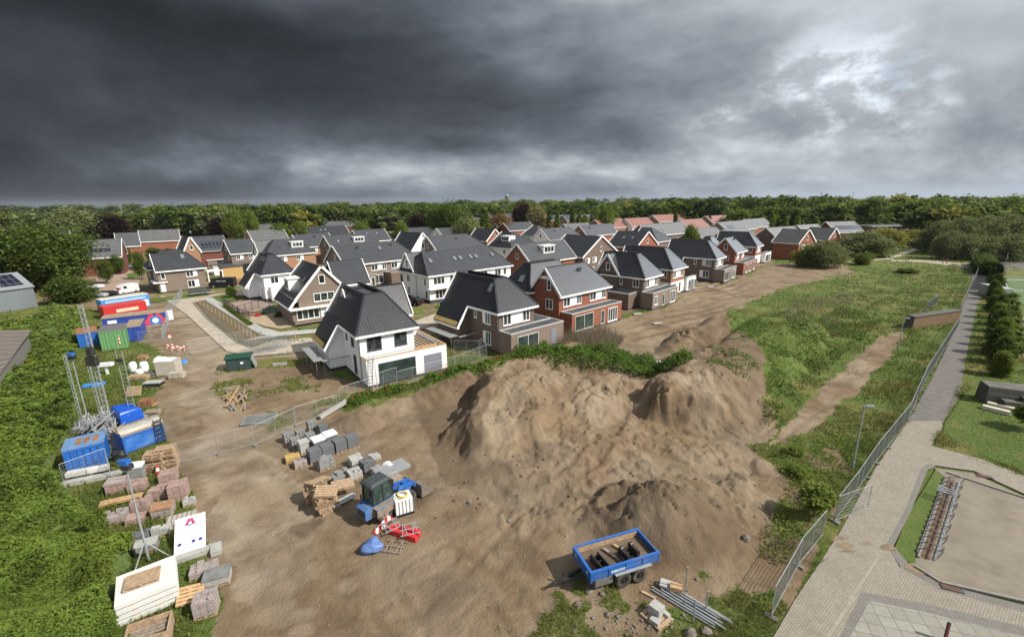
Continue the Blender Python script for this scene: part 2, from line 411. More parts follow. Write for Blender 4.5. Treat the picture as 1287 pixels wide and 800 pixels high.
    rough = rough - 0.34 * fr + 0.1 * tracks * fbm(X * 0.6, Y * 0.6, 3, 92)
    z = h + rough
    flat = inpoly(X, Y, PAVA) | inpoly(X, Y, PAVB)
    return np.where(flat, -0.05, z)
def gz(x, y): return float(height(np.array([x]), np.array([y]))[0])
# ---------------------------------------------------------------- terrain zones (outlines of what grows or lies where, plus one painted shade)
SITE = W([(200, 382), (262, 376), (300, 400), (330, 428), (400, 432), (420, 470), (470, 488), (570, 466), (640, 443), (705, 431), (720, 418), (780, 401), (842, 384), (880, 364), (927, 350), (968, 332), (1060, 331), (1072, 343), (985, 362), (915, 392), (905, 412), (960, 470), (975, 540), (960, 565), (995, 600), (972, 690), (938, 722), (838, 736), (800, 760), (700, 770), (690, 830), (262, 830), (282, 760), (262, 690), (240, 625), (214, 565), (196, 500), (205, 450), (188, 432), (150, 395), (140, 350), (120, 328), (172, 328), (192, 372)])
PLOT = W([(262, 492), (275, 470), (330, 446), (398, 455), (438, 492), (425, 512), (335, 545), (305, 522)])
TRACK = W([(1143, 417), (1108, 420), (1068, 456), (1024, 495), (985, 532), (966, 560), (1018, 542), (1060, 508), (1104, 466)])
ROADD = W([(215, 385), (262, 380), (310, 432), (400, 422), (470, 415), (470, 428), (300, 446), (285, 470), (310, 540), (400, 640), (340, 800), (290, 800), (285, 700), (255, 600), (230, 520), (240, 440)])
RESI = [(-150, 112), (-60, 75), (-26, 60), (-14, 58), (10, 66), (40, 94), (90, 150), (70, 320), (-220, 320)]
DRYG = W([(975, 400), (1060, 360), (1180, 345), (1200, 370), (1140, 410), (1100, 420), (1010, 395)])
def zones(X, Y):
    jx = X + 0.10 * np.hypot(X, Y) ** 0.8 * 0.35 * fbm(X * 0.5, Y * 0.5, 4, 101); jy = Y + 0.035 * np.hypot(X, Y) ** 0.8 * fbm(X * 0.5 + 50, Y * 0.5, 4, 102)
    site = inpoly(jx, jy, SITE); plot = inpoly(jx, jy, PLOT); track = inpoly(jx, jy, TRACK)
    n = fbm(X * 0.35, Y * 0.35, 4, 110); n2 = fbm(X * 1.3, Y * 1.3, 3, 111)
    g = np.where(site, 0.0, 1.0)
    resi = inpoly(X, Y, RESI) & ~site
    g = np.where(resi, np.where((n > 0.02) & (X < 4), 0.8, 0.05), g)
    g = np.where(plot, sstep(n + 0.4 * n2, 0.0, 0.3) * 0.75, g)
    g = np.where(track, 0.0, g)
    # green on the bank in front of the houses and on the old right-hand mound
    hh = height(X, Y)
    bx = ridge(X, Y, [(-14.5, 39.4, 1), (-9.8, 41.6, 1), (-5, 44.8, 1), (-1.5, 47.0, 1), (2.5, 49.4, 1), (7, 50.2, 1), (11, 49.2, 1), (14.5, 48.6, 1)], 2.3, 2.0)
    g = np.maximum(g, sstep(bx + 0.5 * n + 0.3 * n2, 0.35, 0.55))
    m2 = sstep(X * 0.72 - Y * 0.69 + 9.5 + 3.5 * n, 0, 2.0) * sstep(Y, 44, 50) * sstep(X, 17, 21)
    g = np.maximum(g, np.where(inpoly(X, Y, [(18, 44), (28, 43), (47, 60), (43, 70), (30, 62)]), m2, 0))
    # ragged verge along the right-hand site fence
    verge = inpoly(X, Y, W([(940, 560), (985, 600), (965, 690), (930, 725), (800, 745), (760, 800), (960, 830), (1075, 600), (1040, 545)]))
    g = np.where(verge & ~track, sstep(n + 0.5 * n2, -0.25, 0.12), g)
    low_ = (Y < 20.5) & (X > -2) & (X < 13)
    g = np.where(low_, sstep(n2 + 0.9 * n + .03 * (X - 5) - .12 * (Y - 17.2), -0.02, 0.30) * .85, g)
    road = inpoly(X + 1.2 * n, Y + 1.2 * n, ROADD)
    light = np.clip(np.where(road, 0.8, 0.22) + 0.9 * n, 0, 1)
    dark = np.clip(.6 * sstep(n + 0.7 * fbm(X * 0.15, Y * 0.15, 3, 120), 0.2, 0.5) * site, 0, 1)
    for (sx, sy, sr) in ((347, 699, .75), (370, 675, .5), (357, 738, .6), (332, 655, .5), (378, 772, .5), (381, 792, .45), (286, 590, .6), (240, 593, .45), (300, 612, .4), (262, 668, .4), (440, 735, .5), (300, 560, .7)):
        cx_, cy_ = at(sx, sy); e_ = np.hypot((jx * .5 + X * .5 - cx_) / 1.35, jy * .5 + Y * .5 - cy_) / sr
        dark = np.maximum(dark, .5 * (1 - sstep(e_, .8, 3.0))); dark = dark * (1 - .75 * (1 - sstep(e_, .6, 1.0))); light = light + (.4 - light) * (1 - sstep(e_, .7, 1.4))
    for (sx, sy, rx, ry, am) in ((526, 619, 1.15, 1.45, 1.3), (384, 661, .9, .55, 1.0), (650, 617, .5, .7, .9), (668, 700, .8, 1.1, .6), (440, 540, 3.0, 2.3, .8), (640, 640, .7, .5, .7), (600, 590, .5, .9, .7)):
        cx_, cy_ = at(sx, sy); e_ = np.hypot((X + .9 * n + .4 * n2 - cx_) / rx, (Y + .9 * n2 - cy_) / ry); dark = np.maximum(dark, am * (1 - sstep(e_, .55, 1.2)))
    dark = np.maximum(dark, 0.85 * sstep(cone(X, Y, 8.4, 23.2, 1, 4.9, 4.2, -0.25, 1.0), 0.05, 0.2)); dark = np.maximum(dark, .75 * inpoly(jx, jy, W([(515, 505), (560, 488), (600, 486), (616, 530), (596, 612), (560, 612), (540, 560)])))  # heap's own dark soil; shade of the hollow below the bank painted in
    dark = np.maximum(dark, 0.55 * ruts(X, Y)); dark = np.maximum(dark, 1.1 * fieldruts(X, Y)[0])
    dark = np.maximum(dark, 0.62 * inpoly(X + n, Y + n, W([(860, 455), (910, 405), (985, 405), (1000, 430), (960, 540), (940, 555), (880, 500)])))
    dry = np.clip(sstep(n + 0.5 * fbm(X * 0.12, Y * 0.12, 3, 130), -0.1, 0.35) + 0.25 * inpoly(X, Y, DRYG), 0, 1)
    return g, light, dark, dry
def axis(segs):
    a = []
    for lo, hi, st in segs: a += list(np.arange(lo, hi, st))
    return np.array(a + [segs[-1][1]])
gx = axis([(-6000, -1000, 500), (-1000, -300, 70), (-300, -110, 10), (-110, -46, 1.6), (-46, -20, 0.5), (-20, -8, 0.2), (-8, 23, 0.135), (23, 62, 0.4), (62, 110, 1.2), (110, 300, 10), (300, 1000, 70), (1000, 6000, 500)])
gy = axis([(-60, 8, 4), (8, 14, 1), (14, 20, 0.2), (20, 45, 0.135), (45, 66, 0.36), (66, 108, 0.45), (115, 180, 2.5), (180, 400, 12), (400, 1200, 60), (1200, 7000, 500)])
GX, GY = np.meshgrid(gx, gy)
HZ = height(GX, GY)
far = sstep(np.hypot(GX, GY), 900, 4500)
HZ = HZ + far * 10 * (0.7 + 0.8 * fbm(GX / 1500.0, GY / 1500.0, 3, 140))
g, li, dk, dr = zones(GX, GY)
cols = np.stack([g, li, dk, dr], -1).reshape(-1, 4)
nxg, nyg = len(gx), len(gy)
ii = (np.arange(nyg - 1)[:, None] * nxg + np.arange(nxg - 1)[None]).ravel()
quads = np.stack([ii, ii + 1, ii + nxg + 1, ii + nxg], -1)
m, t, b = newmat('earth')
at_ = t.n('ShaderNodeAttribute', attribute_name='zone')
sp = t.n('ShaderNodeSeparateColor'); t.L.new(at_.outputs['Color'], sp.inputs[0])
zg, zl, zd = sp.outputs[0], sp.outputs[1], sp.outputs[2]; zr = at_.outputs['Alpha']
P = t.n('ShaderNodeTexCoord').outputs['Object']
a = t.noise(P, 0.9, 6, 0.62); bb = t.noise(P, 6.0, 5, 0.65); c3 = t.noise(P, 0.22, 5, 0.6, 0.6); c4 = t.noise(P, 26.0, 3, 0.7)
soil = t.mix(t.lin(a, 0.3, 0.7), (0.148, 0.102, 0.061), (0.234, 0.170, 0.108))
soil = t.mix(t.m('MULTIPLY', zl, 0.85), soil, (0.350, 0.290, 0.212))
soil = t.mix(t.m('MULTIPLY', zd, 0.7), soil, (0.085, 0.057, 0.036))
soil = t.mix(t.m('MULTIPLY', t.ss(c3, 0.50, 0.66), 0.55), soil, (0.098, 0.068, 0.044))
soil = t.mix(t.m('MULTIPLY', t.ss(c4, 0.6, 0.78), 0.35), soil, (0.30, 0.255, 0.20))
soil = t.mix(t.m('MULTIPLY', t.ss(c4, 0.42, 0.25), 0.4), soil, (0.085, 0.058, 0.038))
# wheel marks: bent parallel lines, and crawler marks, in patches
Ps = t.n('ShaderNodeMapping'); t.L.new(P, Ps.inputs['Vector']); Ps.inputs['Rotation'].default_value = (0, 0, R(-62))
wv = t.n('ShaderNodeTexWave'); t.L.new(Ps.outputs[0], wv.inputs['Vector']); wv.inputs['Scale'].default_value = 0.30; wv.inputs['Distortion'].default_value = 5.5
wv.inputs['Detail'].default_value = 2.5; wv.inputs['Detail Scale'].default_value = 0.35
trk = t.m('MULTIPLY', t.ss(wv.outputs['Fac'], 0.80, 0.97), t.m('MULTIPLY', t.ss(t.noise(P, 0.10, 3, 0.5), 0.52, 0.66), t.ss(t.sep(P)[1], 52.0, 62.0)))
soil = t.mix(t.m('MULTIPLY', trk, 0.42), soil, (0.098, 0.068, 0.044))
grs = t.mix(t.lin(bb, 0.3, 0.7), (0.062, 0.092, 0.020), (0.115, 0.160, 0.038))
grs = t.mix(t.m('MULTIPLY', t.ss(a, 0.45, 0.75), 0.6), grs, (0.085, 0.125, 0.028))
grs = t.mix(t.m('MULTIPLY', zr, t.lin(c3, 0.35, 0.65, 0.25, 0.85)), grs, (0.185, 0.165, 0.058))
ed = t.m('ADD', zg, t.m('MULTIPLY', t.m('SUBTRACT', bb, 0.5), 0.9))
fin = t.mix(t.ss(ed, 0.35, 0.62), soil, grs)
hgtv = t.m('ADD', t.m('ADD', t.m('MULTIPLY', bb, 0.5), t.m('MULTIPLY', a, 1.1)), t.m('SUBTRACT', t.m('MULTIPLY', c4, 0.25), t.m('MULTIPLY', trk, 0.45)))
setb(t, b, fin, 0.95, 0, t.bump(hgtv, 0.9, 0.17), 0.15)
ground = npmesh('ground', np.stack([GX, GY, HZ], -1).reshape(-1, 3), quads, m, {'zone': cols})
ground.data.polygons.foreach_set('use_smooth', [True] * len(ground.data.polygons))
tag(ground, kind='structure')
# ---------------------------------------------------------------- paved sheets
def sheet(name, pts, z, mat, world=False, kind='structure', zfun=False):
    P_ = pts if world else W(pts)
    mb = MB(); mb.poly([(x, y, z) for x, y in P_])
    o = mb.build(name, mat)
    if o.data.polygons[0].normal.z < 0: o.data.flip_normals()
    return tag(o, kind=kind)
def brickmat(name, c1, c2, mortar, bw, bh, ms=0.012, rough=0.85, bumps=0.3, big=0.25, rot=0.0, dirtc=(0.1, 0.08, 0.06), off=0.5):
    if name in MATS: return MATS[name]
    m, t, b = newmat(name)
    uv = t.n('ShaderNodeUVMap').outputs[0]
    mp = t.n('ShaderNodeMapping'); t.L.new(uv, mp.inputs['Vector']); mp.inputs['Rotation'].default_value = (0, 0, rot)
    br = t.n('ShaderNodeTexBrick'); t.L.new(mp.outputs[0], br.inputs['Vector']); br.offset = off
    br.inputs['Color1'].default_value = (*c1, 1); br.inputs['Color2'].default_value = (*c2, 1); br.inputs['Mortar'].default_value = (*mortar, 1)
    br.inputs['Scale'].default_value = 1.0; br.inputs['Brick Width'].default_value = bw; br.inputs['Row Height'].default_value = bh
    br.inputs['Mortar Size'].default_value = ms; br.inputs['Bias'].default_value = 0.0
    ob = t.n('ShaderNodeTexCoord').outputs['Object']
    n1 = t.noise(ob, 0.7, 5, 0.6); n2 = t.noise(ob, 5.0, 4, 0.65)
    c = t.mix(t.m('MULTIPLY', t.ss(n1, 0.42, 0.72), big), br.outputs['Color'], dirtc)
    c = t.mix(t.lin(n2, 0.3, 0.7, 0.0, 0.25), c, tuple(x * 1.25 for x in c2))
    setb(t, b, c, rough, 0, t.bump(t.m('ADD', t.m('MULTIPLY', br.outputs['Fac'], -0.6), t.m('MULTIPLY', n2, 0.3)), bumps, 0.02), 0.3)
    MATS[name] = m; return m
CL = brickmat('clinker_paving', (0.222, 0.196, 0.158), (0.275, 0.246, 0.202), (0.135, 0.117, 0.092), 0.21, 0.105, 0.010, rot=R(37))
CLD = brickmat('dark_clinker', (0.155, 0.145, 0.130), (0.195, 0.182, 0.165), (0.10, 0.092, 0.08), 0.21, 0.105, 0.010, rot=R(-53))
TILE = brickmat('paving_tile', (0.215, 0.208, 0.175), (0.275, 0.268, 0.23), (0.155, 0.145, 0.118), 0.62, 0.62, 0.025, rot=R(-18), off=0.0)
ASPH = plain('asphalt', (0.115, 0.105, 0.095), 0.9, var=0.25, scale=1.2, bump=0.3, dirt=0.5, dirtc=(0.155, 0.135, 0.11))
GRAV = plain('gravel', (0.188, 0.160, 0.120), 0.95, var=0.22, scale=0.8, bump=0.4, dirt=0.5, dirtc=(0.225, 0.20, 0.16))
CURB = plain('concrete_kerb', (0.22, 0.205, 0.18), 0.85, var=0.2, scale=4, bump=0.2)
DRYP = plain('sandy_road', (0.39, 0.345, 0.275), 0.95, var=0.15, scale=0.6, bump=0.2, dirt=0.6, dirtc=(0.22, 0.17, 0.12))
path_l = [(965, 812), (1000, 752), (1056, 668), (1100, 588), (1141, 529)]
path_r = [(1186, 529), (1183, 541), (1170, 560)]
sheet('paved_path', path_l + path_r + [(1236, 578), (1330, 614), (1330, 640), (1225, 592), (1176, 585), (1165, 588), (1142, 640), (1118, 690), (1130, 712), (1180, 738), (1330, 778), (1330, 860), (940, 860)], 0.030, CL)
sheet('path_border', [(1176, 587), (1166, 590), (1145, 642), (1121, 690), (1112, 688), (1138, 640), (1158, 588), (1168, 582)], 0.036, CLD)
sheet('path_band', [(1118, 692), (1133, 714), (1182, 741), (1330, 781), (1330, 772), (1200, 738), (1150, 718), (1128, 692)], 0.034, CLD)
sheet('tile_square', [(1062, 812), (1093, 755), (1160, 769), (1330, 810), (1330, 870), (1040, 870)], 0.038, TILE)
sheet('tile_border', [(1050, 812), (1083, 744), (1160, 758), (1330, 798), (1330, 811), (1160, 770), (1094, 756), (1063, 812), (1034, 862), (1022, 862)], 0.036, CLD)
sheet('path_seam', [(1106, 692), (1110, 692), (1044, 800), (1038, 800)], 0.034, plain('pale_stone', (0.27, 0.235, 0.185), 0.85))
sheet('asphalt_path', [(1141, 529), (1186, 529), (1205, 500), (1214, 450), (1226, 390), (1240, 352), (1241, 337), (1219, 337), (1222, 352), (1198, 420), (1170, 478)], 0.024, ASPH)
sheet('gravel_yard', [(1176, 588), (1225, 595), (1330, 645), (1330, 766), (1182, 732), (1150, 712), (1150, 704)], 0.026, GRAV)
lawnm, t, b = newmat('lawn'); ob = t.n('ShaderNodeTexCoord').outputs['Object']
n1 = t.noise(ob, 0.5, 5, 0.65); n2 = t.noise(ob, 9, 4, 0.7)
c = t.mix(t.lin(n2, 0.3, 0.7), (0.060, 0.095, 0.022), (0.105, 0.148, 0.038)); c = t.mix(t.m('MULTIPLY', t.ss(n1, 0.45, 0.7), 0.55), c, (0.17, 0.155, 0.06))
setb(t, b, c, 0.95, 0, t.bump(n2, 0.6, 0.08), 0.1)
sheet('lawn', [(1188, 529), (1185, 545), (1238, 574), (1330, 608), (1330, 500), (1240, 470), (1209, 500)], 0.020, lawnm)
sheet('grass_strip', [(1176, 590), (1190, 601), (1150, 700), (1151, 712), (1122, 694), (1143, 644)], 0.030, lawnm)
sheet('asphalt_track', [(1226, 323), (1212, 337), (1242, 337), (1500, 352), (1500, 346)], 0.022, ASPH)
sheet('gravel_path', [(1036, 331), (1090, 328), (1120, 326), (1155, 314), (1152, 311), (1110, 325), (1088, 325.5), (1036, 328.6)], 0.05, DRYP)
sheet('gravel_path', [(1120, 326.5), (1160, 327), (1219, 331.5), (1240, 337), (1219, 337), (1160, 329.5), (1120, 328.5)], 0.055, DRYP)
# street between the rows of houses, its kerb and the pavement with the young hedge
sheet('sandy_street', [(200, 372), (228, 374), (258, 372), (345, 360), (470, 340), (480, 345), (350, 366), (262, 377), (243, 381), (262, 402), (300, 432), (318, 438), (345, 428), (400, 424), (468, 423), (560, 390), (575, 394), (520, 418), (480, 436), (400, 441), (320, 448), (285, 442), (235, 396)], 0.10, DRYP)
sheet('street', [(120, 352), (135, 331), (156, 331), (176, 352), (168, 372), (128, 372)], 0.10, plain('red_brick_street', (0.30, 0.22, 0.17), 0.9, var=0.15, scale=0.4))
sheet('pavement', [(257, 377), (266, 374), (330, 412), (352, 418), (398, 414), (398, 419), (345, 424), (325, 420)], 0.13, plain('pavement_tiles', (0.36, 0.36, 0.34), 0.85, var=0.2, scale=1.5))
sheet('planting_bed', [(246, 380), (258, 377), (329, 421), (345, 425), (319, 436), (301, 430), (263, 400)], .105, plain('planting_soil', (0.13, 0.098, 0.062), .95, var=.35, scale=2, dirt=.6, dirtc=(0.07, 0.085, 0.03)))
def blob(name, x, y, rx, ry, z, mat, seed):
    rg_ = random.Random(seed); X_, Y_ = at(x, y); mb = MB()
    mb.poly([(X_ + rx * math.cos(a_) * rg_.uniform(.55, 1.2), Y_ + ry * math.sin(a_) * rg_.uniform(.55, 1.2), z) for a_ in [2 * math.pi * i / 15 for i in range(15)]]); return tag(mb.build(name, mat), kind='structure')
SPILL = plain('spilled_sand', (0.19, 0.145, 0.095), .95, var=.3, scale=2)
for k, (x, y, rx, ry) in enumerate(((1048, 676, .75, .25), (1062, 686, .6, .3), (1066, 693, .45, .16), (1088, 683, .35, .16), (1116, 688, .5, .3), (1150, 716, .5, .5))): blob('sand_spill', x, y, rx, ry, .0405 + .0004 * k, SPILL, k)
# ---------------------------------------------------------------- house materials
def roofmat(name, c, gloss=0.34, tile=(0.34, 0.38), bumps=0.9):
    if name in MATS: return MATS[name]
    m, t, b = newmat(name)
    uv = t.n('ShaderNodeUVMap').outputs[0]; x, y, _ = t.sep(uv)
    fy = t.m('FRACT', t.m('DIVIDE', y, tile[1])); fx = t.m('SINE', t.m('MULTIPLY', x, 2 * math.pi / tile[0]))
    h = t.m('ADD', t.m('MULTIPLY', t.m('SUBTRACT', 1.0, fy), 1.0), t.m('MULTIPLY', fx, 0.36))
    ob = t.n('ShaderNodeTexCoord').outputs['Object']; n1 = t.noise(ob, 0.6, 5, 0.65)
    cell = t.n('ShaderNodeTexWhiteNoise', noise_dimensions='2D')
    t.L.new(t.comb(t.m('FLOOR', t.m('DIVIDE', x, tile[0])), t.m('FLOOR', t.m('DIVIDE', y, tile[1]))), cell.inputs['Vector'])
    k = t.m('ADD', t.lin(n1, 0.3, 0.7, 0.8, 1.2), t.m('MULTIPLY', t.m('SUBTRACT', cell.outputs['Value'], 0.5), 0.45))
    cc = t.vm('SCALE', c, k)
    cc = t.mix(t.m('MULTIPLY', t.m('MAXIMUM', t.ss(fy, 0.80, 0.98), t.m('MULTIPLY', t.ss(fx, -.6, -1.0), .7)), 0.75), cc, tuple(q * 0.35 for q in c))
    setb(t, b, cc, gloss, 0, t.bump(h, bumps, 0.018), 0.85)
    MATS[name] = m; return m
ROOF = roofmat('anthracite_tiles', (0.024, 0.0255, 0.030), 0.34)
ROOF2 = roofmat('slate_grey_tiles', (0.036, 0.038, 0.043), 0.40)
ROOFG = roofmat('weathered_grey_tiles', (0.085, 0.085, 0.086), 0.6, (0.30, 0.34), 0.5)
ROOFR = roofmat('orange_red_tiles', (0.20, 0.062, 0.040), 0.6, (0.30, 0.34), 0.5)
def wallbrick(name, c, v=0.22):
    return brickmat(name, tuple(x * (1 - v) for x in c), tuple(x * (1 + v) for x in c), tuple(x * 0.55 + 0.03 for x in c), 0.22, 0.065, 0.008, 0.85, 0.3, 0.18, 0, tuple(x * 0.7 for x in c))
BROWN = wallbrick('brown_brick', (0.150, 0.108, 0.084)); BROWN2 = wallbrick('taupe_brick', (0.20, 0.152, 0.122))
RED = wallbrick('red_brick', (0.250, 0.088, 0.050)); ORANGE = wallbrick('orange_brick', (0.31, 0.175, 0.10)); DRED = wallbrick('dark_red_brick', (0.155, 0.05, 0.034))
WHITE = plain('white_render', (0.80, 0.80, 0.79), 0.8, var=0.035, scale=0.6, dirt=0.14, dirtc=(0.55, 0.53, 0.49))
WTRIM = plain('white_paint', (0.82, 0.82, 0.81), 0.45, var=0.03)
PLINTH = plain('dark_plinth', (0.045, 0.043, 0.042), 0.8)
FLATR = plain('bitumen', (0.050, 0.054, 0.060), 0.7, var=0.3, scale=0.8, dirt=0.4, dirtc=(0.10, 0.10, 0.10))
GREYP = plain('grey_door_paint', (0.19, 0.20, 0.235), 0.5, var=0.05)
WOODN = plain('new_wood', (0.42, 0.27, 0.14), 0.75, var=0.25, scale=6)
INSUL = plain('yellow_insulation', (0.52, 0.37, 0.13), 0.8, var=0.2)
STEEL = plain('galvanised_steel', (0.34, 0.355, 0.365), 0.55, 0.35, var=0.15)
DKFRAME = plain('anthracite_frame', (0.05, 0.053, 0.06), 0.5)
BLACKP = plain('black_plastic', (0.022, 0.022, 0.024), 0.5)
def glassmat():
    m, t, b = newmat('window_glass'); ob = t.n('ShaderNodeTexCoord').outputs['Object']
    n1 = t.noise(ob, 0.9, 3, 0.6)
    c = t.mix(t.ss(n1, 0.42, 0.7), (0.014, 0.018, 0.02), (0.085, 0.10, 0.095))
    setb(t, b, c, 0.06, 0, None, 0.7); return m
GLASS = glassmat()
def solarm():
    m, t, b = newmat('solar_cells'); x, y, _ = t.sep(t.n('ShaderNodeUVMap').outputs[0])
    gx_ = t.m('LESS_THAN', t.m('FRACT', t.m('DIVIDE', x, 1.0)), 0.05); gy_ = t.m('LESS_THAN', t.m('FRACT', t.m('DIVIDE', y, 1.65)), 0.035)
    c = t.mix(t.m('MAXIMUM', gx_, gy_), (0.012, 0.015, 0.028), (0.20, 0.20, 0.21)); setb(t, b, c, 0.15, 0, None, 0.6); return m
SOLAR = solarm()
# ---------------------------------------------------------------- house builder
class Piece:
    """every beam a mesh of its own under the house"""
    def __init__(s, h, name, mat): s.h, s.name, s.mat = h, name, mat
    def beam(s, *a): m_ = MB(); m_.beam(*a); m_.build(s.name, s.mat, s.h.root)
    def bb(s, *a): m_ = MB(); m_.bb(*a); m_.build(s.name, s.mat, s.h.root)
class House:
    def __init__(s, name, label, loc, th, cat='house', group=None):
        s.root = empty(name, (loc[0], loc[1], 0), R(th), label, cat, group); s.p = {}; s.roof = None
    def mb(s, part, mat):
        k = (part, mat.name)
        if k not in s.p: s.p[k] = (MB(), mat)
        return s.p[k][0]
    def wing(s, u0, v0, u1, v1, he, hr, ridge='v', ends=('hip', 'gable'), flat=0.0, inset=None, o=0.45, cat=None, wall=BROWN, roof=ROOF, low=None, lowz=2.7, trim=WTRIM, gtop=None, plinth=0.35, rakes=True):
        if ridge == 'v': a0, a1, t0, t1 = u0, u1, v0, v1; mp = lambda a, t, z: (a, t, z)
        else: a0, a1, t0, t1 = v0, v1, u0, u1; mp = lambda a, t, z: (t, a, z)
        mid = (a0 + a1) / 2; r0, r1 = mid - flat / 2, mid + flat / 2
        run = r0 - (a0 - o); k = (hr - he) / run; ins = inset or run * 0.95
        go = 0.28
        tl0 = t0 - (o if ends[0] == 'hip' else go); tl1 = t1 + (o if ends[1] == 'hip' else go)
        T0 = tl0 + (ins if ends[0] == 'hip' else 0); T1 = tl1 - (ins if ends[1] == 'hip' else 0)
        # walls
        W_ = s.mb('wall', wall)
        if low is not None:
            s.mb('wall', low).bb(u0, v0, plinth, u1, v1, lowz); W_.bb(u0 + .004, v0 + .004, lowz, u1 - .004, v1 - .004, he + 0.12)
        else: W_.bb(u0, v0, plinth, u1, v1, he + 0.12)
        if plinth > 0: s.mb('plinth', PLINTH).bb(u0 - .012, v0 - .012, -0.2, u1 + .012, v1 + .012, plinth)
        rf = s.mb('roof', roof); tr = Piece(s, 'gutter', trim); rk = Piece(s, 'bargeboard', trim)
        th = 0.16
        sides = [(-1, a0, r0), (1, a1, r1)]
        for sg, ae, rr in sides:
            e = ae + sg * o
            if cat and cat[0] == sg:
                _, ts, zl = cat; al = ae + sg * (o + (he - zl) / k)
                rf.slab([mp(e, tl0, he), mp(rr, T0, hr), mp(rr, T1, hr), mp(al, tl1, zl), mp(al, ts, zl), mp(e, ts, he)], th)
                tr.beam(mp(e - sg * .12, tl0 - (.02 if ends[0] == 'gable' else 0), he - .16), mp(e - sg * .12, ts, he - .16), .34, .26)
                tr.beam(mp(al - sg * .12, ts - .05, zl - .14), mp(al - sg * .12, tl1, zl - .14), .3, .26)
                rk.beam(mp(e + sg * .02, ts - .03, he - .14), mp(al, ts - .03, zl - .12), .09, .34)
                aw = ae + sg * ((he - zl) / k)
                zt = lambda a_: he + (abs(rr - e) - abs(rr - a_)) * 0 + (hr - he) * (1 - abs(a_ - rr) / abs(e - rr)) - .2
                ww = s.mb('wall', low if low is not None else wall)
                q = [(ae, plinth), (aw, plinth), (aw, zt(aw)), (ae, zt(ae))]
                for tt in (ts + .25, t1 - .002):
                    pts = [mp(a_, tt, z) for a_, z in q]; ww.poly(pts)
                pts = [mp(aw, ts + .25, plinth), mp(aw, t1, plinth), mp(aw, t1, zt(aw)), mp(aw, ts + .25, zt(aw))]; ww.poly(pts)
                s.mb('plinth', PLINTH).add([mp(ae, ts + .24, -.2), mp(aw, ts + .24, -.2), mp(aw, ts + .24, plinth), mp(ae, ts + .24, plinth), mp(aw + sg * .01, t1, -.2), mp(aw + sg * .01, t1, plinth)], [(0, 1, 2, 3), (1, 4, 5, 2)])
            else:
                rf.slab([mp(e, tl0, he), mp(rr, T0, hr), mp(rr, T1, hr), mp(e, tl1, he)], th)
                tr.beam(mp(e - sg * .12, tl0, he - .16), mp(e - sg * .12, tl1, he - .16), .34, .26)
        for ei, (end, tw, tl, T, sg) in enumerate(((ends[0], t0, tl0, T0, -1), (ends[1], t1, tl1, T1, 1))):
            if end == 'hip':
                rf.slab([mp(a0 - o, tl, he), mp(a1 + o, tl, he), mp(r1, T, hr), mp(r0, T, hr)], th)
                tr.beam(mp(a0 - o + .28, tl - sg * .12, he - .155), mp(a1 + o - .28, tl - sg * .12, he - .155), .34, .26)
                rg = s.mb('ridge_tile', roof)
                rg.beam(mp(a0 - o, tl, he + .02), mp(r0, T, hr + .02), .2, .1); rg.beam(mp(a1 + o, tl, he + .02), mp(r1, T, hr + .02), .2, .1)
            else:
                gw = MB()
                tt = tw
                zz = he + k * o
                P_ = [mp(a0, tt, he + .1), mp(a1, tt, he + .1), mp(a1, tt, zz - .12), mp(r1, tt, hr - .17), mp(r0, tt, hr - .17), mp(a0, tt, zz - .12)]
                gw.poly(P_); gw.build('gable_wall', gtop or wall, s.root)
                if rakes:
                    rk.beam(mp(a0 - o - .02, tl, he - .04), mp(r0, tl, hr - .02), .1, .36); rk.beam(mp(a1 + o + .02, tl, he - .04), mp(r1, tl, hr - .02), .1, .36)
        if flat > 0.3:
            s.mb('flat_roof', FLATR).bb(*mp(r0 + .05, T0 + .05, hr - .9), *mp(r1 - .05, T1 - .05, hr - .4))
            s.mb('ridge_tile', roof).beam(mp(r0, T0, hr + .01), mp(r1, T0, hr + .01), .16, .1)
            for rr in (r0, r1): s.mb('ridge_tile', roof).beam(mp(rr, T0, hr + .01), mp(rr, T1, hr + .01), .16, .1)
            s.mb('flat_roof', FLATR).bb(*mp(r0, T1 - .12, hr - .8), *mp(r1, T1, hr))
        else:
            s.mb('ridge_tile', roof).beam(mp(mid, T0, hr + .02), mp(mid, T1, hr + .02), .22, .1)
        return dict(mp=mp, k=k, a0=a0, a1=a1, r0=r0, r1=r1, o=o, he=he, hr=hr, t0=t0, t1=t1)
    def ext(s, u0, v0, u1, v1, h, wall=BROWN, trim=None, plinth=0.3, top=FLATR):
        Piece(s, 'extension', wall).bb(u0, v0, plinth, u1, v1, h)
        s.mb('plinth', PLINTH).bb(u0 - .01, v0 - .01, -.2, u1 + .01, v1 + .01, plinth)
        f = Piece(s, 'flat_roof', top); f.bb(u0 + .18, v0 + .18, h, u1 - .18, v1 - .18, h + .03)
        e = s.mb('roof_edge', trim or plain('pale_coping', (0.42, 0.42, 0.41), 0.6))
        for a in ((u0 - .03, v0 - .03, u1 + .03, v0 + .17), (u0 - .03, v1 - .17, u1 + .03, v1 + .03), (u0 - .03, v0 + .17, u0 + .17, v1 - .17), (u1 - .17, v0 + .17, u1 + .03, v1 - .17)):
            e.bb(a[0], a[1], h, a[2], a[3], h + .11)
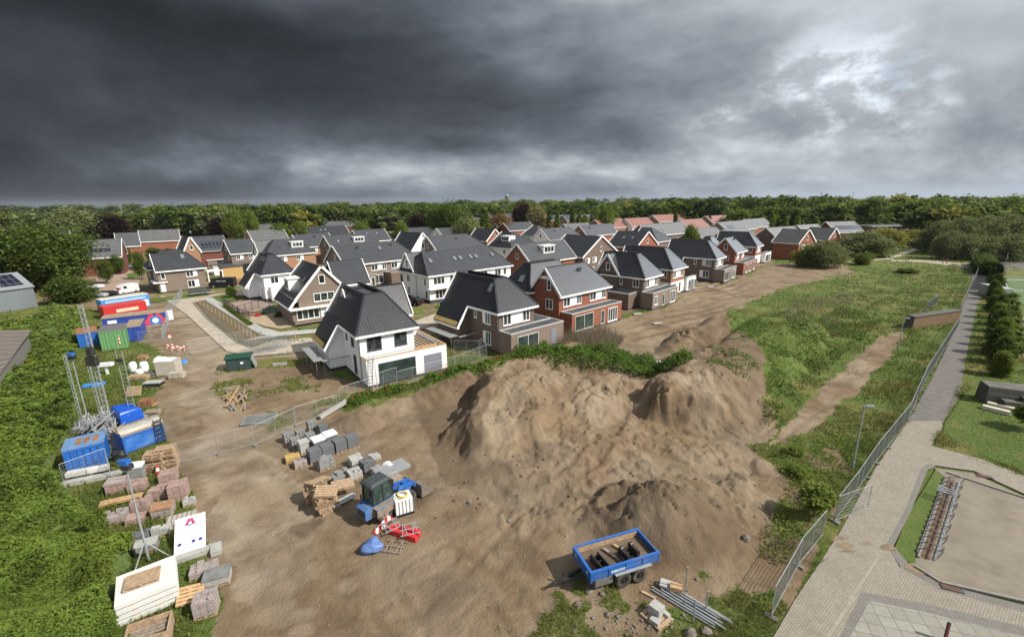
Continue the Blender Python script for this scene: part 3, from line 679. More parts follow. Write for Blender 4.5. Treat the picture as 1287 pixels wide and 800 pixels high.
    def win(s, face, c, pos, z, w, h, n=2, panel=0, frame=WTRIM, fw=.09, glass=None, name='window'):
        """face F/B/L/R at plane c, starting at pos"""
        f = MB(); g = MB()
        def q(a, z_, off):
            return {'F': (a, c - off, z_), 'B': (a, c + off, z_), 'L': (c - off, a, z_), 'R': (c + off, a, z_)}[face]
        def bar(a0, z0, a1, z1, o0, o1):
            p0, p1 = q(a0, z0, o0), q(a1, z1, o1); f.bb(*p0, *p1)
        bar(pos, z, pos + fw, z + h, -.04, .07); bar(pos + w - fw, z, pos + w, z + h, -.04, .07)
        bar(pos + fw, z, pos + w - fw, z + fw, -.04, .068); bar(pos + fw, z + h - fw, pos + w - fw, z + h, -.04, .068)
        for i in range(1, n):
            x = pos + w * i / n; bar(x - fw / 2, z + fw, x + fw / 2, z + h - fw, -.04, .066)
        o = f.build(name, frame, s.root)
        a = MB(); p0, p1 = q(pos + fw * .6, z + fw * .6, -.03), q(pos + w - fw * .6, z + h - fw * .6, .018); a.bb(*p0, *p1); a.build('pane', glass or GLASS, o)
        b = MB(); p0, p1 = q(pos - .05, z - .07, 0.0), q(pos + w + .05, z - .004, .11); b.bb(*p0, *p1); b.build('sill', frame, o)
        if panel:
            b = MB(); p0, p1 = q(pos + w + .004, z, 0.0), q(pos + w + panel, z + h, .05); b.bb(*p0, *p1); b.build('window_panel', WTRIM, s.root)
        return o
    def box(s, part, mat, a): s.mb(part, mat).bb(*a)
    def on_roof(s, part, mat, wd, side, t, f, w, h, lift=.05, th=.09):
        """plate lying on a wing's roof plane: t along the ridge, f 0..1 up the slope"""
        mp, k = wd['mp'], wd['k']; sg = -1 if side == 0 else 1
        e = (wd['a0'] - wd['o']) if side == 0 else (wd['a1'] + wd['o']); r = wd['r0'] if side == 0 else wd['r1']
        L = math.hypot(r - e, wd['hr'] - wd['he'])
        def pt(tt, ff):
            nz = abs(r - e) / L; na = sg * (wd['hr'] - wd['he']) / L
            return mp(e + (r - e) * ff + na * lift, tt, wd['he'] + (wd['hr'] - wd['he']) * ff + nz * lift)
        df = h / L
        m_ = MB(); m_.slab([pt(t, f), pt(t + w, f), pt(t + w, f + df), pt(t, f + df)], th)
        return m_.build(part, mat, s.root)
    def skylight(s, wd, side, t, f, w=.78, h=1.2):
        o = s.on_roof('roof_window', DKFRAME, wd, side, t, f, w, h, .1, .12)
        mp = wd['mp']; p = s.on_roof('pane', SKYG, wd, side, t + .09, f + .02, w - .18, h - .2, .115, .02)
        p.parent = o
    def flues(s, wd, side, t, f):
        for d in (0, .55):
            mp = wd['mp']; e = (wd['a0'] - wd['o']) if side == 0 else (wd['a1'] + wd['o']); r = wd['r0'] if side == 0 else wd['r1']
            a = e + (r - e) * f; z = wd['he'] + (wd['hr'] - wd['he']) * f
            m_ = MB(); m_.cyl(mp(a, t + d, z - .05), mp(a, t + d, z + .42), .1, .1, 8); m_.cyl(mp(a, t + d, z + .42), mp(a, t + d, z + .55), .15, .15, 8); m_.build('roof_vent', BLACKP, s.root)
    def dormer(s, wd, side, t, w, f0, h=1.5, wallm=WTRIM, n=3, depth=None):
        """flat-roofed dormer window standing out of a roof plane"""
        mp, k = wd['mp'], wd['k']; sg = -1 if side == 0 else 1
        e = (wd['a0'] - wd['o']) if side == 0 else (wd['a1'] + wd['o']); r = wd['r0'] if side == 0 else wd['r1']
        a = e + (r - e) * f0; z = wd['he'] + (wd['hr'] - wd['he']) * f0; back = a + (1 if r > e else -1) * (h / k + .3)
        m_ = MB(); m_.bb(*mp(a, t, z - .1), *mp(back, t + w, z + h)); o = m_.build('dormer', wallm, s.root)
        m_ = MB(); m_.bb(*mp(a + sg * .2, t - .18, z + h), *mp(back, t + w + .18, z + h + .16)); m_.build('dormer_roof', FLATR if wallm is not WTRIM else WTRIM, o)
        m_ = MB(); m_.bb(*mp(a, t + .25, z + .28), *mp(a + sg * .05, t + w - .25, z + h - .2)); m_.build('dormer_pane', GLASS, o)
        m_ = MB()
        for i in range(n + 1):
            x = t + .25 + (w - .5) * i / n; m_.bb(*mp(a, x - .05, z + .28), *mp(a + sg * .08, x + .05, z + h - .2))
        for zz in (z + .24, z + h - .24): m_.bb(*mp(a, t + .2, zz), *mp(a + sg * .082, t + w - .2, zz + .08))
        m_.build('dormer_frame', WTRIM, o)
    def done(s):
        objs = {}
        for (part, _), (mb, mat) in s.p.items():
            if mb.v: o = mb.build(part, mat, s.root); objs.setdefault(part, o)
        return objs
SKYG = plain('roof_window_glass', (0.16, 0.18, 0.21), 0.08, var=0.2)
def place(pxl, z, th, o=.45):
    """main front-left wall corner from the picture point of its eave corner at height z (or its foot when z is 0)"""
    X, Y = at(*pxl, z); c, s = math.cos(R(th)), math.sin(R(th))
    if z == 0: return X, Y
    return X + o * c - o * s, Y + o * s + o * c
# ================================================================ the near houses
HE, HR = 5.4, 9.0
# A: white house being finished, open flat roof with wooden edge
th = 35.5; a = House('detached_house', 'unfinished white rendered house with black tiled roof and ladder at its extension', place((447, 423.5), HE, th), th)
wd = a.wing(0, 0, 6.0, 11.4, HE, HR, 'v', ('hip', 'gable'), 2.1, 3.55, cat=(-1, 5.9, 2.75), wall=WHITE, roof=ROOF)
w2 = a.wing(1.5, 6.6, 8.4, 11.2, 5.2, 8.7, 'u', ('gable', 'gable'), wall=WHITE, roof=ROOF, o=.4)
x0, y0, x1 = 0.02, -1.55, 9.15
wb = a.mb('extension', WHITE); wb.bb(x0, y0, .3, x1, y0 + .25, 3.05); wb.bb(x0, y0 + .25, .3, x0 + .25, -.004, 3.05); wb.bb(x1 - .25, y0 + .25, .3, x1, 6.0, 3.05); wb.bb(6.02, 5.75, .3, x1 - .25, 6.0, 3.05)
wb.bb(x0 + .25, y0 + .25, 2.3, x1 - .25, -.01, 2.55); wb.bb(6.02, -.01, 2.3, x1 - .25, 5.75, 2.55)
a.mb('plinth', PLINTH).bb(x0 - .01, y0 - .01, -.2, x1 + .01, 5.9, .3)
pl = plain('wet_roof_deck', (0.17, 0.17, 0.16), 0.4, var=0.3, scale=1.2)
a.mb('flat_roof', pl).bb(x0 + .26, y0 + .26, 2.55, x1 - .26, -.02, 2.6); a.mb('flat_roof', pl).bb(6.05, -.02, 2.55, x1 - .26, 5.7, 2.6)
we = a.mb('roof_edge', WOODN)
we.bb(x0 - .02, y0 - .02, 3.05, x1 + .02, y0 + .2, 3.12); we.bb(x0 - .02, y0 + .2, 3.05, x0 + .2, 0, 3.12); we.bb(x1 - .22, y0 + .2, 3.05, x1 + .02, 6.0, 3.12); we.bb(6.1, 5.78, 3.05, x1 - .22, 6.0, 3.12)
we.bb(6.02, -.1, 2.62, 8.9, .1, 2.9)
for i in range(5): we.bb(6.3 + i * .5, .3, 2.62, 6.42 + i * .5, 5.6, 2.72)
a.win('F', 0, .75, 3.55, 1.55, 1.5, 2, frame=DKFRAME, fw=.11); a.win('F', 0, 3.75, 3.55, 1.4, 1.5, 2, frame=DKFRAME, fw=.11)
a.win('L', 0, 2.0, 3.7, .85, 1.5, 2, frame=DKFRAME); a.win('L', 0, 4.3, 3.9, .45, 1.2, 1, frame=DKFRAME); a.win('L', 0, 1.7, .7, .8, 2.0, 2, frame=DKFRAME)
GDARK = plain('patio_glass', (0.030, 0.048, 0.042), 0.05, var=0.6, scale=0.7)
a.win('F', y0, 1.25, .32, 4.1, 2.15, 2, frame=DKFRAME, fw=.08, glass=GDARK, name='patio_window')
dm = MB(); dm.bb(6.35, y0 - .03, .35, 7.72, y0 + .02, 2.3); dm.bb(7.76, y0 - .03, .35, 8.5, y0 + .02, 2.3); o = dm.build('garage_door', GREYP, a.root)
dm = MB(); dm.bb(7.6, y0 - .09, 1.2, 7.66, y0 - .03, 1.34); dm.build('handle', STEEL, o)
sc = a.mb('scaffold_board', STEEL)
sc.bb(-3.6, 5.3, 1.75, -2.3, 11.3, 1.82); sc.bb(-3.0, 3.9, 2.05, .2, 4.3, 2.1)
for v in (5.6, 8.2, 11.0): sc.cyl((-3.3, v, 0), (-3.3, v, 1.75), .03, n=6); sc.cyl((-2.5, v, 0), (-2.5, v, 1.75), .03, n=6)
a.mb('eave_insulation', INSUL).add([(-2.42, 5.95, 2.98), (-2.42, 11.4, 2.98), (-2.1, 11.4, 3.5), (-2.1, 5.95, 3.5)], [(0, 3, 2, 1)])
a.mb('drainpipe', plain('zinc', (0.30, 0.31, 0.32), 0.4, 0.5)).cyl((-.06, .12, 0), (-.06, .12, 5.2), .05, n=6)
a.mb('railing', STEEL).beam((.2, -.12, 2.9), (6.0, -.12, 3.0), .03, .03)
a.done()
# ladder leaning on the extension
ld = MB()
for dx_ in (0, .48): ld.beam((dx_, 0, 0), (dx_, .55, 3.5), .06, .09)
for i in range(11): ld.beam((0, .05 * i + .03, .3 * i + .2), (.48, .05 * i + .03, .3 * i + .2), .04, .04)
lo = ld.build('ladder', plain('bare_aluminium', (0.66, 0.66, 0.66), 0.35, 0.6)); aw = a.root.matrix_basis
pA = Matrix.Translation(a.root.location) @ Matrix.Rotation(R(th), 4, 'Z'); pp = pA @ Vector((.3, y0 - .62, 0)); lo.location = (pp.x, pp.y, 0); lo.rotation_euler = (0, 0, R(th))
tag(lo, 'aluminium ladder leaning on the corner of the white extension', 'ladder')
# B: brown brick house with grey-roofed extension
th = 41; b_ = House('detached_house', 'brown brick house with black tiled roof and flat extension behind the poppy bank', place((626, 394), HE, th), th)
wd = b_.wing(0, 0, 6.0, 11.4, HE, HR, 'v', ('hip', 'gable'), 2.0, 3.6, cat=(-1, 5.8, 2.75), wall=BROWN)
b_.ext(0, -2.3, 9.3, 0, 3.0, BROWN2); b_.ext(6.0, .02, 9.3, 7, 2.98, BROWN2)
b_.skylight(wd, 0, 2.6, .55, .8, 1.3)
b_.win('F', 0, .7, 3.55, 1.3, 1.45, 2); pm = b_.mb('window_panel', WTRIM); pm.bb(2.05, -.05, 3.5, 3.9, 0, 5.0); b_.win('F', 0, 3.95, 3.55, 1.25, 1.45, 2)
b_.win('L', 0, 1.6, 3.5, 1.1, 1.6, 2, panel=.55); b_.win('L', 0, 4.5, 3.9, .5, 1.3, 1); b_.win('L', 0, 1.6, .8, 1.1, 1.7, 2, panel=.55)
b_.win('F', -2.3, 1.0, .35, 3.6, 2.2, 2, frame=plain('pale_frame', (0.5, 0.5, 0.48), 0.5), glass=GDARK, name='patio_window')
dm = MB(); dm.bb(6.9, -2.34, .35, 7.9, -2.28, 2.4); dm.build('door', GREYP, b_.root)
b_.mb('scaffold_board', STEEL).bb(-3.9, 5.2, 1.8, -2.6, 11.3, 1.86); b_.mb('scaffold_board', STEEL).bb(-3.2, 3.9, 2.0, -.1, 4.25, 2.05)
for v in (5.5, 8.2, 11.0): b_.mb('scaffold_board', STEEL).cyl((-3.5, v, 0), (-3.5, v, 1.8), .03, n=6)
b_.mb('eave_insulation', INSUL).add([(-2.42, 5.85, 2.98), (-2.42, 11.4, 2.98), (-2.1, 11.4, 3.5), (-2.1, 5.85, 3.5)], [(0, 3, 2, 1)])
b_.mb('roof_hatch', FLATR).bb(6.6, 1.2, 3.03, 8.4, 3.2, 3.2)
b_.mb('drainpipe', MATS['zinc']).cyl((-.06, .12, 0), (-.06, .12, 5.2), .05, n=6)
b_.done()
# C: red brick, ridge along the front, white gable boards
th = 42; c_ = House('semi_detached_house', 'red brick house with silver-grey lit roof slope and long red extension', place((703, 373), HE, th), th)
wd = c_.wing(0, 0, 11.6, 5.4, HE, 9.2, 'u', ('gable', 'hip'), .1, 3.2, o=.5, wall=RED)
w2 = c_.wing(-.6, 5.4, 11.0, 11.6, HE, 9.2, 'u', ('hip', 'hip'), 1.4, 3.0, wall=RED)
c_.ext(0.35, -2.2, 12.4, 0, 2.95, RED, trim=plain('pale_coping', (0.42, 0.42, 0.41), 0.6))
c_.skylight(w2, 0, 1.2, .5) if False else None
c_.flues(wd, 0, 6.2, .72)
for u in (.9, 7.0): c_.win('F', 0, u, 3.6, 1.5, 1.35, 2); c_.mb('window_panel', WTRIM).bb(u + 1.55, -.05, 3.55, u + 2.9, 0, 4.95); c_.win('F', 0, u + 2.95, 3.6, 1.1, 1.35, 2)
c_.win('L', 0, 1.6, 6.0, .75, 1.5, 1); c_.mb('gable_panel', WTRIM).bb(-.06, 1.6, 7.55, 0, 3.9, 8.0); c_.win('L', 0, 1.2, 3.2, 1.4, 1.5, 2); c_.win('L', 0, 1.2, 1.2, 1.4, .8, 2)
c_.win('F', -2.2, 1.0, .35, 4.2, 2.25, 2, frame=MATS['pale_frame'], glass=GDARK, name='patio_window'); c_.win('F', -2.2, 7.0, .35, .9, 2.1, 1, frame=MATS['pale_frame']); c_.win('F', -2.2, 8.8, .35, 2.4, 2.15, 4)
c_.mb('roof_window', SKYG).slab([(-.2, 7.6, 6.6), (-.2, 8.5, 6.6), (.55, 8.5, 7.5), (.55, 7.6, 7.5)], .1)
c_.done()
# D: brown brick with white gable at the back left
def typeD(name, label, pxl, th, wall, extw, low=None, cat=None, ext=(.3, 8.9), extd=2.2, gable=True, roof=ROOF, ehgt=2.95, flue=True, group=None, L=9.5):
    h = House(name, label, place(pxl, HE, th), th, group=group)
    wd = h.wing(0, 0, 6.2, L, HE, HR + .2, 'v', ('hip', 'gable'), 1.7, 3.4, wall=wall, roof=roof, low=low, cat=cat)
    if gable: h.wing(-.25, L - 4.4, 5.5, L, HE + .01, HR + .1, 'u', ('gable', 'gable'), .1, o=.4, wall=wall, roof=roof, low=low); h.win('L', -.25, L - 2.7, 6.2, .8, 1.4, 1)
    h.ext(ext[0], -extd, ext[1], 0, ehgt, extw)
    h.win('F', 0, .7, 3.55, 1.2, 1.4, 2); h.mb('window_panel', WTRIM).bb(1.95, -.05, 3.5, 3.9, 0, 5.0); h.win('F', 0, 3.95, 3.55, 1.2, 1.4, 2)
    h.win('L', 0, .9, 3.6, 1.2, 1.4, 2, panel=.0 if gable else .7); h.win('L', 0, 4.2, 3.8, .6, 1.2, 1)
    h.win('F', -extd, ext[0] + .6, .9 if gable else .35, 1.2 if gable else 2.6, 1.5 if gable else 2.1, 2, frame=WTRIM if gable else MATS['pale_frame']); h.win('F', -extd, ext[0] + 3.6, .35, .8, 2.0, 1, frame=MATS['pale_frame']); h.win('F', -extd, ext[1] - 3.0, .35, 2.1, 2.1, 3)
    if flue: h.flues(wd, 0, 2.2, .6)
    h.mb('drainpipe', MATS['zinc']).cyl((-.06, .12, 0), (-.06, .12, 5.2), .05, n=6)
    return h, wd
h, wd = typeD('detached_house', 'dark brown brick house with white gable boards and brown extension, right of the red house', (811, 350), 46, BROWN, BROWN2, ext=(-.7, 9.0))
h.ext(-3.3, 1.0, -.02, 6.5, 2.8, BROWN); h.done()
h, wd = typeD('detached_house', 'brick house with white rendered ground floor and white box garage', (846, 339), 46, wallbrick('warm_brick', (0.26, 0.135, 0.075)), WHITE, low=WHITE, gable=False, ext=(6.3, 10.6), extd=.6, L=11.5, flue=False)
h.win('F', 0, .6, .35, 1.6, 2.1, 2); h.win('F', 0, 3.6, .35, .9, 2.1, 1); h.done()
h, wd = typeD('detached_house', 'brown brick house with white side panels and lit white hip slope', (901, 325.5), 48, BROWN, BROWN2, gable=False, cat=(-1, 7.2, 2.75), ext=(0, 9), L=11.5, flue=False)
h.win('L', 0, 1.2, .9, 1.4, 1.6, 2, panel=.7); h.mb('window_panel', WTRIM).bb(-.05, 2.0, 3.6, 0, 2.9, 5.0); h.done()
g_ = House('semi_detached_house', 'red brick house with bright white-grey lit roof and red flat extension, farther along the track', place((926, 318), HE, 48), 48)
wd = g_.wing(0, 0, 8.5, 5.4, HE, 9.0, 'u', ('gable', 'hip'), .1, 3.0, o=.5, wall=RED); g_.wing(-.4, 5.4, 8.0, 10.5, HE, 9.0, 'u', ('hip', 'hip'), 1.2, 3.0, wall=RED)
g_.ext(-.5, -2.4, 12, 0, 2.95, RED); g_.flues(wd, 0, 4.5, .8)
g_.win('F', 0, .7, 3.6, 1.2, 1.3, 2, panel=1.1); g_.win('F', 0, 5.0, 3.6, 1.2, 1.3, 2, panel=1.1); g_.win('L', 0, 2.0, 6.0, .8, 1.5, 1); g_.win('L', 0, 1.4, 3.4, 1.2, 1.4, 2)
for u in (1.5, 4.5, 8.0): g_.win('F', -2.4, u, .4, 1.8, 2.1, 2)
g_.done()
h, wd = typeD('detached_house', 'last new house of the row, red upper floor over white ground floor, white garage', (952, 310), 48, RED, WHITE, low=WHITE, gable=False, ext=(6.3, 13), extd=1.2, L=11, flue=True); h.done()
# ---------------------------------------------------------------- second row
i_ = House('detached_house', 'brown brick house with big asymmetric front gable and white dormer', at(379, 409), 38)
wd = i_.wing(0, 0, 7.8, 10.5, 4.2, 9.0, 'v', ('gable', 'gable'), .2, o=.5, cat=None, wall=BROWN2, gtop=BROWN2)
i_.mb('roof', ROOF).slab([(-.5, -.28, 4.2), (-.5, 10.7, 4.2), (-1.5, 10.7, 2.9), (-1.5, -.28, 2.9)], .16); i_.mb('bargeboard', WTRIM).beam((-.5, -.31, 4.1), (-1.55, -.31, 2.85), .1, .36); i_.mb('gutter', WTRIM).beam((-1.42, -.28, 2.75), (-1.42, 10.7, 2.75), .3, .26)
i_.mb('wall', BROWN2).bb(-1.1, .02, .35, -.004, 10.4, 2.9); i_.mb('belt', WTRIM).bb(-1.5, -.75, 2.62, 8.2, -.02, 2.86); i_.mb('wall', BROWN2).bb(-1.0, -.6, .35, 8, -.02, .9)
i_.wing(7.0, 3.0, 12.5, 9.5, 5.0, 8.9, 'u', ('gable', 'gable'), .2, o=.4, wall=BROWN2)
i_.win('F', 0, 3.35, 6.3, .95, 1.4, 1); i_.win('F', 0, 2.3, 3.5, 3.2, 1.35, 3); i_.win('F', -.02, -.5, .95, 3.4, 1.6, 4); i_.mb('window_panel', WTRIM).bb(3.1, -.1, .95, 5.0, -.02, 2.55)
i_.dormer(wd, 0, 5.5, 2.6, .12, 1.9, n=2); i_.skylight(wd, 0, 2.3, .45, .7, 1.2); i_.done()
j_ = House('detached_house', 'white rendered house with black pyramid-like roof beside the corner hedge', place((328, 346), HE, 43), 43)
wd = j_.wing(0, 0, 5.6, 9.2, HE, 8.9, 'v', ('hip', 'gable'), 1.1, 3.6, cat=(-1, 3.9, 2.75), wall=WHITE, plinth=.6)
j_.ext(.8, -1.1, 5.4, 0, 2.9, WHITE, trim=WTRIM, top=WTRIM); j_.skylight(wd, 0, 3.2, .62, .7, 1.1); j_.skylight(wd, 0, 4.8, .62, .7, 1.1)
j_.win('F', 0, 1.2, 3.5, 1.5, 1.35, 2); j_.win('F', 0, 4.4, 3.6, 1.1, 1.2, 2); j_.win('F', -1.1, 2.0, .7, 3.0, 1.9, 4); j_.win('L', 0, 1.2, 3.5, 1.1, 1.4, 2); j_.win('L', 0, 3.0, 3.6, .6, 1.3, 1); j_.win('L', 0, 1.3, .6, 1.0, 2.1, 2); j_.done()
k_ = House('semi_detached_house', 'taupe brick house with white window panels behind the site cabins', at(202, 369), 44)
wd = k_.wing(0, 0, 8.8, 5.6, 4.9, 8.4, 'u', ('gable', 'hip'), .1, 3.0, o=.5, wall=BROWN2); k_.wing(-.5, 5.6, 9.0, 12.5, 4.9, 8.6, 'u', ('hip', 'hip'), 1.5, 3.2, wall=BROWN2)
k_.win('F', 0, .6, 3.1, .8, 1.3, 1); k_.win('F', 0, 5.2, 3.1, 1.4, 1.35, 2, panel=.7); k_.win('F', 0, 5.2, .7, 1.4, 1.6, 2, panel=.75); k_.skylight(wd, 0, 5.0, .62, .8, 1.2)
k_.mb('canopy', WTRIM).bb(-.9, -.4, 2.3, 1.6, 5.0, 2.5); k_.mb('door', WTRIM).bb(.25, -.08, .35, 1.1, 0, 2.2)
for v in (1.0, 3.6, 7.2): k_.win('L', 0 if v < 5 else -.5, v, 3.0, 1.0, 1.3, 1)
k_.done()
l_ = House('terraced_house', 'long white rendered house row with six roof windows behind the brown house', place((538, 347), HE, 42), 42)
wd = l_.wing(0, 0, 20.5, 10.6, HE, 9.2, 'u', ('hip', 'hip'), .3, 2.4, wall=WHITE, roof=ROOF2, plinth=.7)
w2 = l_.wing(-.06, 5.3, 6, 10.4, HE + .01, 9.05, 'u', ('gable', 'gable'), .1, o=.4, wall=WHITE, roof=ROOF2, plinth=.7)
for u, n in ((.9, 3), (4.6, 1), (16.0, 2), (18.4, 1), (7.5, 3), (11.5, 3)): l_.win('F', 0, u, 3.5, .85 * n, 1.4, n)
l_.mb('canopy', WTRIM).bb(-.5, -1.0, 2.75, 20.5, 0, 2.95)
for u in (1.2, 7.6, 13.0): l_.win('F', 0, u, .75, 3.2, 1.8, 4)
for t_ in (1.9, 7.6, 9.0, 11.6, 13.0, 17.4): l_.skylight(wd, 0, t_, .5, .8, 1.25)
l_.win('L', 0, 1.0, 3.3, .8, 1.4, 1); l_.win('L', -.06, 6.9, 3.4, 1.2, 1.4, 2); l_.win('L', -.06, 7.1, .9, 1.0, 1.6, 2); l_.win('L', -.06, 7.4, 6.3, .7, 1.4, 1); l_.win('L', 0, .6, .8, .9, 1.6, 1); l_.win('L', -.06, 9.6, 3.0, 1.2, 1.7, 1)
l_.mb('drainpipe', MATS['zinc']).cyl((-.06, 4.6, 0), (-.06, 4.6, 5.2), .05, n=6); l_.done()
m_ = House('terraced_house', 'long brown brick house row with white panels, left of the white row', place((432, 334), HE, 46), 46)
wd = m_.wing(0, 0, 19, 9.6, HE, 9.4, 'u', ('gable', 'hip'), .2, 3.2, wall=BROWN2, roof=ROOF2)
for u in (.9, 6.3, 11.6): m_.win('F', 0, u, 3.5, 1.7, 1.35, 2, panel=1.1); m_.win('F', 0, u + 2.85, 3.5, 1.1, 1.35, 2)
m_.ext(.8, -2.0, 6.3, 0, 2.9, BROWN2); m_.ext(9.6, -3.0, 15, 0, 2.9, BROWN)
m_.win('F', -2, 1.9, .5, 2.4, 1.6, 4); m_.win('F', -2, 5.0, .35, .9, 2.0, 1); m_.win('F', 0, 6.8, .4, 2.4, 2.0, 2); m_.flues(wd, 0, 4.8, .75); m_.flues(wd, 0, 13.8, .78); m_.skylight(wd, 0, 10.3, .6); m_.win('L', 0, 3.9, 6.0, .8, 1.4, 1); m_.done()
# ---------------------------------------------------------------- the houses farther back
WHITEB = WHITE
def far(label, xl, yl, xr, depth, th, wall, roof=ROOF2, rise=3.7, ridge='u', ends=('gable', 'gable'), he=5.2, front=(), dorm=None, sky=(), solar=None, gtop=None, side=1, flat=.2, trim=WTRIM, low=None, sidegable=None, cat='house', name='house', flue=None, wn=2, wl=1.1):
    X, Y = at(xl, yl, he); c, s = math.cos(R(th)), math.sin(R(th))
    lo, hi = 1.0, 90.0
    for _ in range(40):
        m = (lo + hi) / 2
        if px(X + m * c, Y + m * s, he)[0] < xr: lo = m
        else: hi = m
    L = min(lo, 60)
    h = House(name, label, (X, Y), th, cat=cat)
    wd = h.wing(0, 0, L, depth, he, he + rise, ridge, ends, flat, wall=wall, roof=roof, gtop=gtop, trim=trim, low=low, plinth=0)
    if sidegable:
        v0, v1, gw = sidegable; h.wing(-.3, v0, L * .6, v1, he + .01, he + rise - .15, 'u', ('gable', 'gable'), .1, o=.35, wall=gw, roof=roof, plinth=0); h.win('L', -.3, (v0 + v1) / 2 - .45, he + .9, .9, 1.3, 1)
    for u in front:
        if u + 1.2 < L: h.win('F', 0, u, 3.45, wl, 1.3, wn, panel=.8)
        if u + 1.2 < L: h.win('F', 0, u, .7, wl, 1.6, wn)
    if side:
        h.win('L', 0, depth / 2 - .45, he + .7, .9, 1.3, 1) if ends[0] == 'gable' and ridge == 'u' else None
        h.win('L', 0, depth * .22, 3.3, 1.1, 1.3, 2)
    if ridge == 'v' and ends[0] == 'gable': h.win('F', 0, L / 2 - .45, he + .8, .9, 1.3, 1)
    if dorm: h.dormer(wd, *dorm)
    for q in sky: h.skylight(wd, *q)
    if solar: h.on_roof('solar_panel', SOLAR, wd, *solar, .06, .05)
    if flue: h.flues(wd, *flue)
    h.done(); return h, wd, L
GT = plain('grey_paint', (0.33, 0.34, 0.34), 0.6)
far('red brick house with dark solar roof behind the camper lane', 250, 316, 287, 9, 46, DRED, ROOF2, 4.2, solar=(0, .9, .2, 6.0, 2.6), side=0, trim=GT)
far('narrow orange brick house with a steep dark roof, left of the solar-roofed red house', 232, 318, 251, 9, 46, ORANGE, ROOF2, 4.5, 'v', side=0)
far('grey roofed brown brick house with white left gable boards, third street', 290, 319, 322, 8, 46, BROWN2, ROOF2, front=(1.2, 4.5))
far('brick house with wide grey roof and a white three-pane dormer', 334, 322, 396, 8.5, 46, ORANGE, ROOF2, 3.9, ends=('hip', 'hip'), dorm=(0, 7.6, 3.2, .42), front=(1, 3.5, 8), sidegable=(4, 8.4, WHITE))
far('grey roofed brick house with two pale roof windows and orange gable', 318, 303, 362, 9, 46, ORANGE, ROOFG, 3.8, 'u', sky=((0, 8, .5), (0, 10, .5)), side=0)
far('dark roofed house with ochre brick end wall under the tree belt', 376, 299, 440, 10, 44, ORANGE, ROOF, 4.0, 'u', sky=((0, 10, .55), (0, 12, .55), (0, 4, .6)), side=0)
far('orange brick terraced house with white belt and grey roof', 376, 311, 420, 8, 46, ORANGE, ROOF2, 3.8, front=(1, 4, 7), flue=(0, 6, .7))
far('grey roofed house with white dormer and white gable wall at its right end', 416, 312, 480, 8, 46, BROWN2, ROOF2, 3.7, ends=('gable', 'hip'), dorm=(0, 8.5, 3.6, .35), sky=((0, 3, .4),))
far('brick house with two roof windows next to green shrubs', 452, 304, 490, 9, 44, RED, ROOF2, 4.0, sky=((0, 4, .55), (0, 8, .55)), side=0)
far('long low red brick school-like building with weathered grey roof', 280, 292, 344, 12, 30, DRED, ROOFG, 3.4, 'u', ('gable', 'gable'), he=4.5, side=0, trim=GT)
far('long low building with dark grey roof behind the dormer houses', 352, 287, 452, 12, 30, DRED, ROOFG, 3.2, 'u', he=4.2, side=0, trim=GT)
far('white and brown house with pale hip roof, left of the white gable house', 499, 300, 556, 9, 45, WHITE, ROOF2, 3.6, ends=('hip', 'hip'), sky=((0, 7, .5),), front=(3, 6))
far('white rendered gable house with two small windows in its gable', 518, 316, 545, 11, 45, WHITE, ROOF2, 5.0, 'v', ('gable', 'gable'), front=(2, 5), side=0)
far('brown gabled house with grey roof and paired roof vents behind the white row', 549, 316, 612, 9, 44, BROWN, ROOF2, 4.0, ends=('gable', 'hip'), flue=(0, 9, .7))
far('grey roofed house with white left gable below the round green tree', 558, 299, 594, 9, 44, WHITE, ROOF2, 3.6)
far('orange brick house with white gable trim and dark left roof', 612, 303, 632, 10, 45, RED, ROOF2, 4.0, 'v', ('gable', 'gable'), front=(1.0, 4), sky=())
far('dark roofed white house with a white dormer over its catslide', 642, 312, 678, 10, 45, WHITE, ROOF, 4.2, 'v', ('hip', 'gable'), dorm=(0, 3.0, 3.4, .40), side=1)
h_, wd, L_ = far('red brick house with two white-trimmed gables and a big white dormer', 666, 331, 722, 8, 44, RED, ROOF2, 4.0, 'u', ('gable', 'gable'), dorm=(0, 6.0, 3.8, .40, 1.7), front=(1.2,))
far('hip roofed house with white wall under its pale right slope', 690, 302, 732, 8, 45, WHITE, ROOF2, 3.9, 'u', ('gable', 'hip'), front=(3, 6), flue=(0, 6, .7))
far('grey hipped house with brick gable above the big dormer house', 676, 297, 706, 9, 45, WHITE, ROOF2, 3.9, 'v', ('hip', 'gable'), side=0)
far('brick house with long slate roof left of the copper tree', 640, 290, 672, 9, 40, RED, ROOF2, 3.6, 'u', side=0)
far('brown brick house with plain grey roof below the poplars', 718, 293, 746, 9, 40, RED, ROOFG, 3.8, 'u', side=0)
far('big black catslide roofed house with beige gable behind the dark brown house', 733, 323, 775, 11, 46, BROWN, ROOF, 4.6, 'v', ('gable', 'gable'), front=(1, 4), side=1)
far('grey roofed house with bright orange gable right of the black catslide roof', 738, 297, 776, 8, 46, RED, ROOF2, 4.0, 'u', ('gable', 'gable'), flue=(0, 5, .7))
far('dark roofed house with two orange gables and pale lit slopes', 800, 311, 826, 10, 46, RED, ROOF, 4.2, 'v', ('gable', 'gable'), sky=((0, 3, .5), (0, 6, .5)), side=0)
far('taupe house with shining pale right roof slope under the leafy shrub', 826, 304, 846, 9, 46, BROWN2, ROOF2, 4.2, 'v', ('hip', 'gable'), side=0)
far('long dark tiled barn-like house with a single roof window, in front of the red roofs', 816, 297, 866, 9, 42, BROWN, ROOFG, 4.2, 'u', side=0, sky=((0, 12, .35),))
far('dark brown weatherboarded house with red brick gable at its right end', 884, 302, 912, 9, 40, BROWN, ROOFG, 3.6, 'u', side=0, trim=WTRIM)
